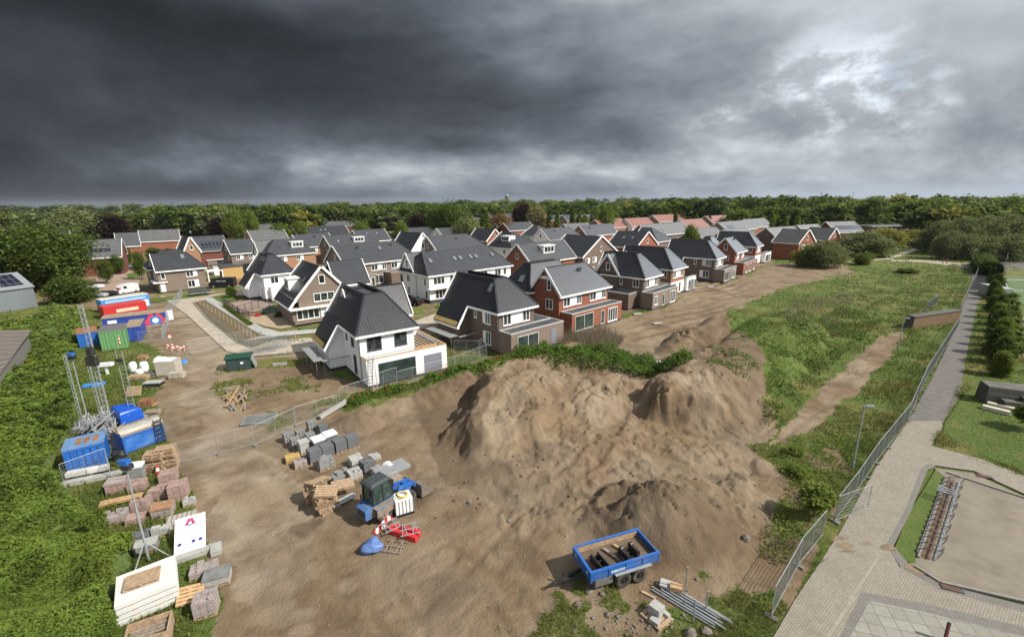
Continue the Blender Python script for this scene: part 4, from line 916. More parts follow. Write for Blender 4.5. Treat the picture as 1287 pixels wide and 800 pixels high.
far('brick gabled house with weathered roof beside the last new house', 925, 305, 952, 9, 42, RED, ROOFG, 3.8, 'u', side=0)
far('grey roofed house with solar panels right of the red roofs', 914, 291, 950, 9, 42, BROWN2, ROOFG, 3.8, 'u', solar=(0, 4, .2, 6, 2.6), side=0)
far('dark roofed house with solar panels on the roof, between the two garden birches', 946, 286, 970, 9, 40, RED, ROOFG, 3.8, 'u', solar=(0, 1, .2, 7, 3), side=0)
for lab, xl, yl, xr, wl_, rf in (('red tiled house, the leftmost of the orange-red roofs', 757, 287, 789, ORANGE, ROOFR), ('red tiled house with white gable wall', 795, 285, 822, WHITE, ROOFR), ('small red tiled house behind the long dark roof', 828, 279, 856, ORANGE, ROOFR), ('red tiled house with white end wall right of the middle', 866, 288, 892, WHITE, ROOFR), ('red tiled house behind the weatherboarded house', 896, 281, 926, ORANGE, ROOFR), ('red roofed house half hidden by columnar trees', 858, 277, 884, ORANGE, ROOFR)):
    far(lab, xl, yl, xr, 10, 40, wl_, rf, 4.2, 'u', side=0, front=(1.5, 5))
far('red brick house with weathered roof and black skylights left of the site cabins', 100, 325, 152, 11, 33, DRED, ROOFG, 4.6, 'u', he=5.0, solar=(0, 2, .3, 4.5, 1.4), side=1)
far('brick house with blue-black roof and white gable trim behind the small orchard', 148, 310, 176, 9, 40, RED, ROOF2, 4.4, 'u', sky=((0, 6, .4),), side=0)
far('wide grey roofed bungalow with pale roof windows', 176, 304, 226, 10, 35, RED, ROOFG, 4.4, 'u', he=4.6, sky=((0, 6, .4), (0, 10, .4), (0, 17, .6)), side=0)
far('grey house with white gable boards right of the big dark tree', 66, 303, 88, 9, 40, RED, ROOF2, 4.0, 'u', sky=((0, 4, .5),), side=0)
far('flat roofed pale office block beyond the big left tree', -60, 287, 48, 14, 20, plain('beige_wall', (0.38, 0.31, 0.25), 0.8), ROOFG, .5, 'u', ('hip', 'hip'), he=7, front=(4, 9, 14, 19, 24), side=0, cat='office block', name='office_building', wl=3.0)
far('dark brick row house with a red gable at the edge of the field', 978, 302, 1014, 9, 30, BROWN, ROOFG, 3.9, 'u', sky=((0, 3, .4),), side=0)
far('dark grey roofed row house right of the red gable', 1018, 299, 1042, 10, 30, BROWN, ROOFG, 4.2, 'u', side=0)
far('row house with blue solar panels on its roof by the field hedge', 1050, 292, 1084, 10, 12, DRED, ROOFG, 4.0, 'u', solar=(0, 2, .25, 11, 2.4), side=0)
far('red brick gable house facing the field, between two dark roofs', 1004, 306, 1024, 8, 30, RED, ROOFG, 4.0, 'v', ('gable', 'gable'), side=0, front=(1.5, 4.5))
far('small red gable house behind the willow bushes', 1040, 302, 1056, 8, 30, RED, ROOFG, 3.8, 'v', ('gable', 'gable'), side=0, front=(1.5,))
far('long flat school building in front of the forest', 1096, 284, 1172, 14, 0, BROWN2, FLATR, .4, 'u', ('hip', 'hip'), he=5.0, front=(3, 10, 17, 24, 31), side=0, cat='school', name='school_building', wl=4.0)
far('steep grey roofed villa before the forest', 1176, 278, 1216, 12, 0, BROWN2, ROOFG, 6, 'u', he=6.0, side=0)
# small roofs in the distance, row after row
rs = random.Random(3); ROW = []
for row, (y, x0, x1, n) in enumerate(((273.5, 405, 500, 5), (279.5, 455, 505, 3), (274.5, 510, 660, 7), (271.5, 560, 640, 4), (277, 660, 760, 4), (272, 690, 750, 4), (273, 850, 960, 5), (268.5, 170, 240, 5))):
    for k in range(n):
        xa = x0 + (x1 - x0) * k / n + rs.uniform(-3, 3); xb = xa + (x1 - x0) / n * rs.uniform(.75, 1.0)
        wl_, rf = rs.choice([(RED, ROOFG), (BROWN2, ROOF2), (RED, ROOF2), (BROWN, ROOFG)])
        o = far('small grey roofed house in the distant suburb below the tree belts', xa, y, xb, 10, rs.uniform(-15, 40), wl_, rf, 3.8, 'u', side=0)[0].root
        o['group'] = 'small houses of the distant suburb'
for lab, x, Y, w_, d_, h_, mt in (('long white industrial hall below the copper beech', 640, 330, 24, 9, 4.5, WTRIM), ('white hall with flat roof on the left horizon', 128, 420, 30, 14, 5.5, WTRIM), ('white tower block on the horizon left of the middle', 516, 1500, 26, 14, 22, plain('far_white', (0.6, 0.62, 0.64), 0.8)), ('white flat-roofed hall right of the poplars', 700, 480, 36, 14, 7, WTRIM)):
    X = at_dist(x, Y); e = empty('hall', (X, Y, 0), R(6), lab, 'hall')
    mb = MB(); mb.bb(-w_ / 2, 0, 0, w_ / 2, d_, h_); mb.build('wall', mt, e); mb = MB(); mb.bb(-w_ / 2 - .2, -.2, h_, w_ / 2 + .2, d_ + .2, h_ + .5); mb.build('roof', FLATR, e)
    mb = MB()
    for k in range(6): mb.bb(-w_ / 2 + w_ * (k + .15) / 6, -.05, h_ * .4, -w_ / 2 + w_ * (k + .75) / 6, 0, h_ * .75)
    mb.build('window_band', GLASS, e)
# landmarks on the horizon
def spot(x, Y): return at_dist(x, Y), Y
X, Y = spot(638, 1300); top = hgt(X, Y, 243.5); e = empty('water_tower', (X, Y, 0), 0, 'brown brick water tower with green cap on the horizon', 'water tower')
mb = MB(); mb.cyl((0, 0, 0), (0, 0, top * .62), 5, 4.4, 12); mb.cyl((0, 0, top * .62), (0, 0, top * .84), 5.6, 5.6, 12); mb.build('tower', BROWN, e)
mb = MB(); mb.cyl((0, 0, top * .84), (0, 0, top), 5.8, 1.0, 12); mb.build('cap', plain('copper_green', (0.10, 0.28, 0.19), 0.6), e)
X, Y = spot(737, 1250); top = hgt(X, Y, 246.5); e = empty('church', (X, Y, 0), 0, 'church with slender dark spire on the horizon', 'church')
mb = MB(); mb.bb(-4, -4, 0, 4, 4, top * .55); mb.bb(-26, -5, 0, -4, 5, top * .3); mb.build('tower', BROWN, e); mb = MB(); mb.cyl((0, 0, top * .55), (0, 0, top), 4.6, .1, 8); mb.slab([(-26, -6, top * .3), (-4, -6, top * .3), (-4, 0, top * .46), (-26, 0, top * .46)], .4); mb.build('spire', ROOF2, e)
for lab, x, yt, Y in (('slim grey lattice mast on the horizon left of the water tower', 622, 238, 1000), ('thin mast on the horizon right of the water tower', 665.5, 240.5, 1100), ('faint mast above the red roofs', 693, 241, 1200), ('red and white lattice mast on the left horizon', 160, 254.5, 800), ('mast over the right-hand forest', 1063, 241, 900), ('second mast over the right-hand forest, nearer the villa', 1115.5, 240.5, 900)):
    X = at_dist(x, Y); top = hgt(X, Y, yt); mb = MB(); mb.cyl((0, 0, 0), (0, 0, top), .8, .22, 6); mb.cyl((0, 0, top * .86), (0, 0, top * .89), 1.1, 1.1, 6)
    o = mb.build('radio_mast', plain('mast_grey', (0.22, 0.23, 0.25), 0.6), None); o.location = (X, Y, 0); tag(o, lab, 'mast')
# ---------------------------------------------------------------- foliage
def leafmat(name, c, var=0.35, dry=None):
    m, t, b = newmat(name); a = t.n('ShaderNodeAttribute', attribute_name='tint'); s_ = t.n('ShaderNodeSeparateColor'); t.L.new(a.outputs['Color'], s_.inputs[0])
    cc = t.vm('SCALE', c, t.lin(s_.outputs[0], 0, 1, 1 - var, 1 + var))
    cc = t.mix(t.m('MULTIPLY', s_.outputs[1], 0.55), cc, dry or (c[0] * 1.9, c[1] * 1.35, c[2] * 0.9))
    setb(t, b, cc, 0.75, 0, None, 0.12)
    tr = t.n('ShaderNodeBsdfTranslucent'); t.L.new(cc, tr.inputs['Color']); mx = t.n('ShaderNodeMixShader'); mx.inputs[0].default_value = 0.38
    t.L.new(b.outputs[0], mx.inputs[1]); t.L.new(tr.outputs[0], mx.inputs[2]); t.L.new(mx.outputs[0], t.nt.nodes['Material Output'].inputs['Surface'])
    return m
LEAF = leafmat('leaves_green', (0.078, 0.122, 0.025)); LEAFL = leafmat('leaves_light_green', (0.128, 0.182, 0.036)); LEAFD = leafmat('leaves_dark_green', (0.048, 0.084, 0.021))
LEAFC = leafmat('leaves_copper', (0.030, 0.016, 0.017)); LEAFW = leafmat('leaves_willow', (0.150, 0.188, 0.080)); LEAFY = leafmat('leaves_yellow_green', (0.22, 0.225, 0.05)); LEAFO = leafmat('leaves_ochre', (0.17, 0.125, 0.045))
BARK = plain('bark', (0.075, 0.058, 0.042), 0.9, var=0.3, scale=5, bump=0.5)
def leafquads(rng, c, size, tint, up=0.25, aspect=1.6):
    """one small bent leaf face per centre: (n,3) centres -> verts, quads, tint"""
    n = len(c); nrm = rng.normal(size=(n, 3)); nrm[:, 2] = np.abs(nrm[:, 2]) * (1 + up) + up
    nrm /= np.linalg.norm(nrm, axis=1, keepdims=True)
    r = rng.normal(size=(n, 3)); tx = np.cross(nrm, r); tx /= np.linalg.norm(tx, axis=1, keepdims=True) + 1e-9; ty = np.cross(nrm, tx)
    s = (size * rng.uniform(0.6, 1.35, n))[:, None]; a = tx * s * aspect * 0.5; b = ty * s * 0.5
    v = np.stack([c - a, c - b * .9, c + a, c + b * .9], 1).reshape(-1, 3)
    f = np.arange(4 * n).reshape(n, 4); tt = np.repeat(tint, 4, axis=0)
    return v, f, tt
def crown(seed, h, r, base, n_cl, k, size, shape='round', spread=0.16):
    """clump centres through the crown's volume, leaves round every clump, gaps between them"""
    rng = np.random.default_rng(seed); C = []
    while len(C) < n_cl:
        p = rng.uniform(-1, 1, 3)
        q = np.linalg.norm(p)
        if q > 1: continue
        if q < 0.45 and rng.random() < 0.8: continue
        z = (p[2] + 1) / 2
        w_ = {'round': math.sqrt(max(0, 1 - (2 * z - 1) ** 2)) , 'cone': (1 - z) ** .7, 'column': 0.9 * (1 - z) ** .35, 'willow': min(1, 1.15 * math.sqrt(max(0, 1 - z ** 2.4)))}[shape]
        lump = 0.72 + 0.56 * (0.5 + 0.5 * math.sin(3.1 * math.atan2(p[1], p[0]) + seed + 2.4 * z)) * rng.uniform(0.6, 1.0)
        hyp = math.hypot(p[0], p[1]) + 1e-6
        rad = min(hyp / max(0.05, math.sqrt(max(0.01, 1 - p[2] ** 2))), 1.0) * w_ * lump
        C.append((p[0] / hyp * rad * r, p[1] / hyp * rad * r, base + z * (h - base)))
    C = np.array(C); tint = rng.random((n_cl, 2)); tint[:, 1] = tint[:, 1] ** 3
    sp_ = r * spread
    cen = np.repeat(C, k, 0) + rng.normal(size=(n_cl * k, 3)) * np.array([sp_, sp_, sp_ * .72])
    tn = np.repeat(tint, k, 0) * .75 + .25 * rng.random((n_cl * k, 2)); tn = np.concatenate([tn, np.zeros((len(tn), 1)), np.ones((len(tn), 1))], 1)
    return leafquads(rng, cen, np.full(len(cen), size), tn, .15 if shape == 'willow' else .7), C
PROTO = {}
def treeproto(key, mat, h, r, base, n_cl, k, size, shape='round', seed=1, bush=False):
    (v, f, tn), C = crown(seed, h, r, base, n_cl, k, size, shape)
    cm = npmesh('crown', v, f, mat, {'tint': tn}, 'none')
    mb = MB(); rr = max(.06, r * .055)
    mb.cyl((0, 0, -.4), (0, 0, base + (h - base) * .45), rr, rr * .5, 8); mb.cyl((0, 0, base + (h - base) * .45), (0, 0, h * .9), rr * .5, rr * .12, 6)
    rng = random.Random(seed)
    for i in range(8):
        c = C[rng.randrange(len(C))]; z0 = base * .8 + (h - base) * rng.uniform(0, .4)
        mb.cyl((0, 0, z0), tuple(c), rr * .38, rr * .1, 5)
    o = mb.build('trunk', BARK); tm = o.data; bpy.data.objects.remove(o)
    PROTO[key] = (cm, tm, h, r)
treeproto('big', LEAF, 10, 6.0, 1.2, 520, 62, .30, 'round', 3)
treeproto('round', LEAF, 10, 4.6, 1.6, 170, 34, .42, 'round', 5)
treeproto('round2', LEAFL, 10, 4.4, 1.4, 170, 34, .42, 'round', 8)
treeproto('dark', LEAFD, 10, 4.4, 1.4, 170, 34, .42, 'round', 11)
treeproto('copper', LEAFC, 10, 4.6, 1.2, 170, 34, .44, 'round', 13)
treeproto('column', LEAF, 10, 1.7, .8, 90, 30, .34, 'column', 15)
treeproto('light_column', LEAFL, 10, 1.9, .8, 90, 30, .34, 'column', 16)
treeproto('willow', LEAFW, 10, 5.0, .3, 260, 40, .36, 'willow', 17)
treeproto('yellow', LEAFY, 10, 5.0, .3, 220, 40, .36, 'willow', 19)
treeproto('ochre', LEAFO, 10, 5.0, .5, 170, 36, .4, 'round', 21)
treeproto('bush', LEAFL, 10, 6.5, -.5, 170, 40, .55, 'round', 23)
treeproto('darkbush', LEAF, 10, 6.5, -.5, 200, 46, .5, 'round', 24)
treeproto('cream', leafmat('leaves_blossom', (0.20, 0.20, 0.10)), 10, 4.6, 1.2, 170, 34, .42, 'round', 27)
treeproto('small', LEAFL, 10, 3.0, 2.2, 80, 22, .55, 'round', 29)
treeproto('hedge', LEAF, 10, 4.6, -.6, 240, 50, .5, 'column', 31); treeproto('light_hedge', LEAFL, 10, 4.6, -.6, 240, 50, .5, 'column', 32)
def tree(key, X, Y, h, w, label, cat='tree', group=None, rz=None, name='tree', z=None):
    cm, tm, H0, R0 = PROTO[key]
    e = empty(name, (X, Y, gz(X, Y) if z is None else z), rs.uniform(0, 6.28) if rz is None else rz, label, cat, group); e.scale = (w / 2 / R0, w / 2 / R0, h / H0)
    link('crown', cm, e); link('trunk', tm, e); return e
def ptree(key, x, ytop, Y, wpx, label, cat='tree', group=None, name='tree'):
    X = at_dist(x, Y); h = hgt(X, Y, ytop); ppm = FPX / (Y * math.cos(PITCH) + 4.5)
    return tree(key, X, Y, max(h, 1.0), wpx / ppm, label, cat, group, name=name)
ptree('big', 40, 286, 106, 98, 'very large dense green tree left of the site, in front of the office block')
ptree('darkbush', 72, 349, 90, 46, 'broad green bush at the foot of the very large tree', 'bush', name='bush')
ptree('darkbush', -30, 356, 100, 44, 'dark bush behind the grey solar-roofed shed', 'bush', name='bush')
ptree('copper', 143, 271.5, 230, 42, 'dark purple copper beech behind the red houses at the left')
ptree('willow', 97, 264, 225, 58, 'tall grey-green tree left of the copper beech')
ptree('copper', 280, 274.5, 240, 30, 'small dark copper tree left of the long red school-like building')
ptree('copper', 529, 270, 215, 34, 'dark purple tree left of the big round green tree in the middle')
ptree('big', 566, 257.5, 205, 50, 'big round green tree in the middle of the houses')
ptree('willow', 588, 274, 190, 36, 'pale green bushy tree leaning out right of the big round green tree')
ptree('ochre', 630, 268, 230, 26, 'ochre-brown tree between the suburb roofs')
ptree('copper', 656, 257.5, 260, 26, 'dark copper beech right of the ochre tree')
ptree('cream', 675, 261, 255, 26, 'cream blossoming round tree right of the copper beech')
for k, (x, yt, wp) in enumerate(((593, 267, 10), (607, 268, 9), (613, 266, 9), (690, 263, 9), (700, 264, 9), (719, 260, 9), (727, 266, 9), (847, 263, 7), (873, 268, 6), (890, 270, 6))):
    ptree('column' if k % 2 else 'light_column', x, yt, 235 + 4 * k, wp, 'slim columnar tree among the distant suburb roofs', group='columnar trees among the suburb roofs')
for x, yt, Y, wp, lab in ((298, 266, 230, 24, 'light green tree over the red school-like building'), (318, 265, 235, 18, 'tall narrow light green tree next to the school-like building'), (352, 281, 190, 26, 'light green round tree before the long dark building'), (380, 278, 195, 20, 'yellow-green round tree right of the light round tree'), (454, 279, 185, 22, 'light green shrub tree by the brick house with two roof windows'), (506, 279, 180, 16, 'small light green tree beside the white hipped house'), (748, 261, 240, 14, 'light green tree left of the red roofs'), (762, 259, 240, 18, 'light green round tree over the leftmost red roof'), (868, 283, 150, 20, 'bright green tree between the taupe house and the weatherboarded house'), (735, 270, 235, 12, 'small bright tree before the distant grey roofs')):
    ptree('round2', x, yt, Y, wp, lab)
for x, yt, Y, wp, lab in ((168, 316, 118, 13, 'small round garden tree at the end of the brick street'), (140, 320, 128, 14, 'garden tree on the left side of the brick street'), (122, 326, 112, 16, 'bushy garden tree nearest the red brick house on the left'), (152, 311, 140, 16, 'garden tree in front of the white-trimmed house'), (190, 311, 150, 18, 'two-stemmed looking garden tree below the bungalow'), (207, 312, 155, 14, 'garden tree right of the bungalow windows')):
    ptree('round', x, yt, Y, wp, lab)
for x, yt, Y, wp, lab, kk in ((1042, 303, 125, 42, 'round willow bush before the dark row houses', 'willow'), (1018, 308, 128, 30, 'green bush left of the round willow bush', 'bush'), (1086, 292, 150, 54, 'tall leafy willow by the gravel path', 'willow'), (1112, 287, 175, 40, 'yellow-green willow behind the gravel path', 'yellow'), (1148, 289, 185, 30, 'yellow-green bush right of the path bend', 'yellow'), (1090, 317, 130, 20, 'low bush in the meadow below the tall willow', 'bush'), (1162, 298, 170, 26, 'grey-green bush at the left end of the willow thicket', 'willow'), (968, 268, 175, 9, 'pointed light green poplar', 'light_column'), (985, 272, 170, 9, 'second pointed poplar, between two brighter ones', 'light_column'), (1000, 271, 170, 10, 'bright pointed poplar behind the dark row house', 'light_column'), (1022, 272, 180, 12, 'twin pointed poplar left of the solar panels', 'light_column')):
    ptree(kk, x, yt, Y, wp, lab)
for k, (x, yt, Y, wp) in enumerate(((1180, 284, 160, 44), (1206, 280, 150, 50), (1232, 278, 150, 52), (1262, 276, 150, 54), (1292, 280, 150, 52), (1196, 296, 140, 38), (1222, 300, 138, 40), (1250, 303, 136, 40), (1280, 300, 134, 44), (1320, 284, 140, 60))):
    ptree('willow', x, yt - 5, Y, wp * .8, 'dense grey-green willow of the thicket at the end of the path', group='willows at the end of the path')
# far woods: many crowns that read as one mass
def wood(name, spots, keys=('round', 'dark', 'round2'), seed=1, lod=6):
    rng = random.Random(seed); V = []; F = []; T = []; M = []; o = 0; cache = {}
    mats = [LEAF, LEAFD, LEAFL, LEAFW, LEAFY]
    for (X, Y, h, w_) in spots:
        s_ = rng.randrange(6); kk = rng.choices((0, 1, 2, 3, 4), (4, 2, 4, 2, .5))[0]
        if s_ not in cache: cache[s_] = crown(40 + s_, 10, 5, .2, 64, 15, .78, 'round', .12)[0]
        v, f, tn = cache[s_]; a_ = rng.uniform(0, 6.28); c_, q_ = math.cos(a_), math.sin(a_)
        sx = w_ / 10; v2 = np.stack([X + (v[:, 0] * c_ - v[:, 1] * q_) * sx, Y + (v[:, 0] * q_ + v[:, 1] * c_) * sx, v[:, 2] * h / 10], -1)
        V.append(v2); F.append(f + o); T.append(tn); M.append(np.full(len(f), kk, np.int32)); o += len(v)
    ob = npmesh(name, np.concatenate(V), np.concatenate(F), mats, {'tint': np.concatenate(T)})
    ob.data.polygons.foreach_set('material_index', np.concatenate(M)); return tag(ob, kind='stuff')
def belt(x0, x1, yt0, yt1, Y, step, depth, w_, seed):
    rng = random.Random(seed); out = []; x = x0
    while x < x1:
        for q in range(depth):
            Yq = Y + q * w_ * .9 + rng.uniform(-1, 1) * w_ * .6; X = at_dist(x + rng.uniform(-1, 1) * step * .5, Yq)
            yt = yt0 + (yt1 - yt0) * (x - x0) / (x1 - x0); h = hgt(X, Yq, yt + rng.choice((-3.5, -1.5, 0, 1.0, 2.5, 4.5, 6.0)) + rng.uniform(-1, 1.2)); out.append((X, Yq, max(4, h), w_ * rng.uniform(.8, 1.3)))
        x += step
    return out
sp_ = belt(-260, 215, 273, 266, 300, 9, 2, 15, 1) + belt(205, 400, 261, 258.5, 290, 7, 3, 14, 2) + belt(395, 520, 259, 261, 330, 7, 3, 14, 3)
tag(wood('woodland', sp_, seed=1), 'belt of mixed green trees behind the left half of the housing estate', 'trees')
sp_ = belt(500, 660, 258.5, 257, 420, 6, 2, 17, 4) + belt(650, 840, 255, 256, 430, 6, 2, 17, 5) + belt(770, 900, 258, 256, 330, 7, 2, 15, 14)
tag(wood('woodland', sp_, seed=2), 'row of tree crowns along the horizon behind the middle of the estate', 'trees')
sp_ = belt(830, 1060, 251.5, 248.5, 330, 7, 3, 18, 6) + belt(1040, 1700, 249, 246, 260, 9, 3, 17, 7) + belt(920, 1060, 262, 258, 260, 7, 2, 15, 8) + belt(1020, 1060, 246, 246, 300, 9, 2, 17, 12) + belt(1170, 1700, 254, 250, 205, 10, 2, 16, 15)
tag(wood('forest', sp_, seed=3), 'tall dark green forest closing off the field on the right', 'forest')
sp_ = belt(-400, 480, 266.5, 256.5, 900, 9, 2, 46, 9) + belt(470, 1000, 254.5, 250.5, 1000, 9, 2, 46, 10)
tag(wood('woodland', sp_, seed=4), 'dark line of far woods on the horizon', 'trees')
sp_ = belt(350, 375, 250, 250, 285, 6, 1, 12, 13)
# garden trees and hedges filling the gardens between the rows
sp_ = []
rg = random.Random(12)
for k in range(150):
    x = rg.uniform(180, 960); Y = rg.uniform(150, 330); X = at_dist(x, Y); sp_.append((X, Y, rg.uniform(2.0, 5.5), rg.uniform(2.5, 5.5)))
tag(wood('garden_greenery', sp_, seed=5), 'scattered garden shrubs and small trees between the rows of houses', 'shrubs')
# ---------------------------------------------------------------- things on the building site
def G(x, y, z=0.0):
    X, Y = at(x, y, z); return (X, Y, gz(X, Y))
BLUE = plain('blue_paint', (0.022, 0.115, 0.40), 0.4, var=0.15, scale=1.5, dirt=0.55, dirtc=(0.13, 0.135, 0.15))
DBLUE = plain('container_blue', (0.022, 0.055, 0.30), 0.5, var=0.15, scale=1.0, dirt=0.25, dirtc=(0.07, 0.09, 0.16))
CYAN = plain('sky_blue_paint', (0.05, 0.24, 0.62), 0.45, var=0.1, dirt=0.2, dirtc=(0.2, 0.3, 0.4))
REDP = plain('red_paint', (0.46, 0.022, 0.024), 0.45, var=0.12, dirt=0.2, dirtc=(0.25, 0.08, 0.06))
GREENP = plain('green_paint', (0.125, 0.285, 0.115), 0.5, var=0.12, dirt=0.25, dirtc=(0.2, 0.27, 0.16))
DGREEN = plain('dark_green_paint', (0.018, 0.062, 0.040), 0.5, var=0.15)
RUST = plain('rust', (0.24, 0.115, 0.055), 0.85, var=0.4, scale=2.5)
RUBBER = plain('tyre_rubber', (0.040, 0.037, 0.034), 0.85, var=0.3, scale=4, dirt=0.7, dirtc=(0.17, 0.135, 0.10))
WOOD = plain('pallet_wood', (0.36, 0.25, 0.155), 0.85, var=0.35, scale=5, dirt=0.4, dirtc=(0.2, 0.155, 0.11))
OLDW = plain('weathered_wood', (0.25, 0.205, 0.16), 0.9, var=0.35, scale=5)
CONC = plain('concrete', (0.36, 0.355, 0.335), 0.85, var=0.15, scale=2, bump=0.3, dirt=0.4, dirtc=(0.22, 0.21, 0.18))
WCONC = plain('pale_concrete', (0.60, 0.60, 0.575), 0.85, var=0.06, scale=1, dirt=0.3, dirtc=(0.45, 0.43, 0.38))
PINK = brickmat('pink_paving_bricks', (0.27, 0.175, 0.15), (0.42, 0.30, 0.265), (0.17, 0.115, 0.10), 0.21, 0.085, 0.012)
PINKG = brickmat('grey_pink_bricks', (0.26, 0.22, 0.21), (0.40, 0.345, 0.33), (0.16, 0.13, 0.12), 0.21, 0.085, 0.012)
GREYS = brickmat('grey_pavers', (0.20, 0.205, 0.205), (0.29, 0.295, 0.29), (0.10, 0.10, 0.10), 0.30, 0.08, 0.012)
DGREYS = brickmat('dark_grey_pavers', (0.115, 0.122, 0.132), (0.155, 0.165, 0.175), (0.06, 0.06, 0.062), 0.30, 0.08, 0.012)
LGREYS = brickmat('pale_grey_pavers', (0.34, 0.34, 0.32), (0.46, 0.46, 0.44), (0.16, 0.16, 0.15), 0.30, 0.1, 0.014)
YELS = brickmat('yellow_bundles', (0.42, 0.29, 0.10), (0.56, 0.40, 0.15), (0.20, 0.13, 0.05), 0.5, 0.12, 0.02)
FOIL = plain('white_plastic_foil', (0.74, 0.75, 0.76), 0.3, var=0.08, scale=3, bump=0.5)
GFOIL = plain('grey_beige_wrap', (0.40, 0.36, 0.30), 0.6, var=0.12, scale=2, bump=0.4)
BLACK = plain('black_steel', (0.020, 0.019, 0.019), 0.5, var=0.3, dirt=0.3, dirtc=(0.10, 0.08, 0.06))
YELLOW = plain('yellow_hose', (0.62, 0.48, 0.09), 0.5)
def corr(name, c, pitch=0.28, rough=0.5, dirt=0.3, dirtc=(0.1, 0.1, 0.12)):
    if name in MATS: return MATS[name]
    m, t, b = newmat(name); x, y, _ = t.sep(t.n('ShaderNodeUVMap').outputs[0]); s_ = t.m('SINE', t.m('MULTIPLY', x, 2 * math.pi / pitch))
    ob = t.n('ShaderNodeTexCoord').outputs['Object']; n1 = t.noise(ob, 1.1, 5, 0.65)
    cc = t.mix(t.m('MULTIPLY', t.ss(n1, 0.5, 0.75), dirt), c, dirtc); setb(t, b, cc, rough, 0, t.bump(t.ss(s_, -.4, .4), 0.9, 0.05), 0.4); MATS[name] = m; return m
CBLUE = corr('corrugated_blue', (0.020, 0.12, 0.42), 0.36); CGREEN = corr('corrugated_green', (0.125, 0.285, 0.115), 0.3, dirtc=(0.2, 0.27, 0.16))
# pallet and stack builders ---------------------------------------------------
def pallet_mb(w=1.0, d=0.8, z=0.0, m_=None):
    m_ = m_ or MB(); k = 5
    for i in range(k): m_.bb(-w / 2, -d / 2 + d * (i + .08) / k, z + .11, w / 2, -d / 2 + d * (i + .9) / k, z + .135)
    for x in (-w / 2 + .05, 0, w / 2 - .05): m_.bb(x - .05, -d / 2, z + .03, x + .05, d / 2, z + .109)
    for y in (-d / 2 + .05, d / 2 - .05): m_.bb(-w / 2, y - .05, z, w / 2, y + .05, z + .029)
    return m_
def stack(x, y, rz, w, d, h, mat, label, cat='paving stones', group=None, name='stone_pallet', rag=0, top=None, seed=1, topn='cover'):
    loc = G(x, y); e = empty(name, loc, R(rz), label, cat, group)
    pallet_mb(w * 1.02, d * 1.02).build('pallet', WOOD, e)
    m_ = MB(); rng = random.Random(seed); z0 = .137
    if rag:
        nx, ny = max(2, int(w / .28)), max(2, int(d / .26))
        for i in range(nx):
            for j in range(ny):
                hh = h * (1 - rag * rng.random()); m_.bb(-w / 2 + w * i / nx + .005, -d / 2 + d * j / ny + .005, z0, -w / 2 + w * (i + 1) / nx - .008, -d / 2 + d * (j + 1) / ny - .008, z0 + hh)
                if rng.random() < .35 * rag + .12: m_.box((-w / 2 + w * (i + .5) / nx, -d / 2 + d * (j + .5) / ny, z0 + hh + .05), (.24, .12, .08), rng.uniform(0, 3.1))
    else:
        nl = max(2, int(h / .22))
        for l in range(nl):
            o = rng.uniform(-.012, .012); m_.bb(-w / 2 + o, -d / 2 + rng.uniform(-.012, .012), z0 + h * l / nl, w / 2 + o, d / 2, z0 + h * (l + 1) / nl - .006)
    m_.build('stone_block', mat, e)
    if not rag and not top and mat is not DGREYS:
        for u_ in (-.2, .2): m_ = MB(); m_.bb(w * u_ - .008, -d / 2 - .02, z0, w * u_ + .008, d / 2 + .012, z0 + h + .006); m_.build('strap', BLACKP, e)
    if top:
        m_ = MB(); m_.bb(-w / 2 - .03, -d / 2 - .03, z0 + h * (.86), w / 2 + .03, d / 2 + .03, z0 + h + .03); m_.build(topn, top, e)
    return e
def z1(px_, py_): return 340 + px_ / 5.0, 520 + py_ / 5.0
gA, gB = at(395.8, 578.4), at(442.4, 561.0); cl = math.degrees(math.atan2(gB[1] - gA[1], gB[0] - gA[0]))
for k, (a, b, w_, d_, h_, mt, tp, lab, gp) in enumerate([
    (112, 172, .64, .62, .7, GREYS, None, 'light grey stone pallet, leftmost of the back row of pavers', None), (190, 155, .64, .62, .7, GREYS, None, 'light grey stone pallet, second in the back row of pavers', None),
    (266, 128, .68, .64, .7, GREYS, None, 'light grey stone pallet nearest the site fence', None), (157, 208, .62, .62, .7, GREYS, None, 'light grey stone pallet behind the banded one', None),
    (254, 178, .64, .62, .7, GREYS, None, 'light grey stone pallet between the back row and the white-topped pallets', None), (334, 142, .7, .66, .6, DGREYS, None, 'grey stone pallet at the right end of the back row', None),
    (212, 240, .64, .62, .85, LGREYS, CONC, 'pale banded stone pallet with a slab on top', None)]):
    x, y = z1(a, b); stack(x, y, cl, w_, d_, h_, mt, lab, top=tp, seed=k)
for k, (a, b, mt, tp, lab) in enumerate([(305, 222, DGREYS, FOIL, 'big stone pallet under a white sheet, left of the two'), (379, 188, DGREYS, FOIL, 'big stone pallet under a white sheet, right of the two'),
    (357, 262, DGREYS, None, 'big dark grey stone pallet in front of the left white-topped one'), (437, 230, DGREYS, None, 'big dark grey stone pallet in front of the right white-topped one'), (512, 205, DGREYS, None, 'big dark grey stone pallet at the right end of its row by the earth heap'), (279, 292, DGREYS, None, 'big dark grey stone pallet nearest the yellow bundle')]):
    x, y = z1(a, b); stack(x, y, cl, .86, .84, .85, mt, lab, top=tp, seed=20 + k)
x, y = z1(350, 335); stack(x, y, cl, 1.1, .75, .8, GREYS, 'broken-up light grey block stack with gaps behind the wooden pallets', rag=.7, seed=31)
x, y = z1(142, 290); stack(x, y, cl - 10, 1.0, .75, .3, YELS, 'low yellow bundle of edging stones', rag=.25, seed=32)
x, y = z1(190, 325); stack(x, y, cl - 8, .85, .7, .45, PINKG, 'low pinkish white stone pallet next to the yellow bundle', rag=.3, seed=33)
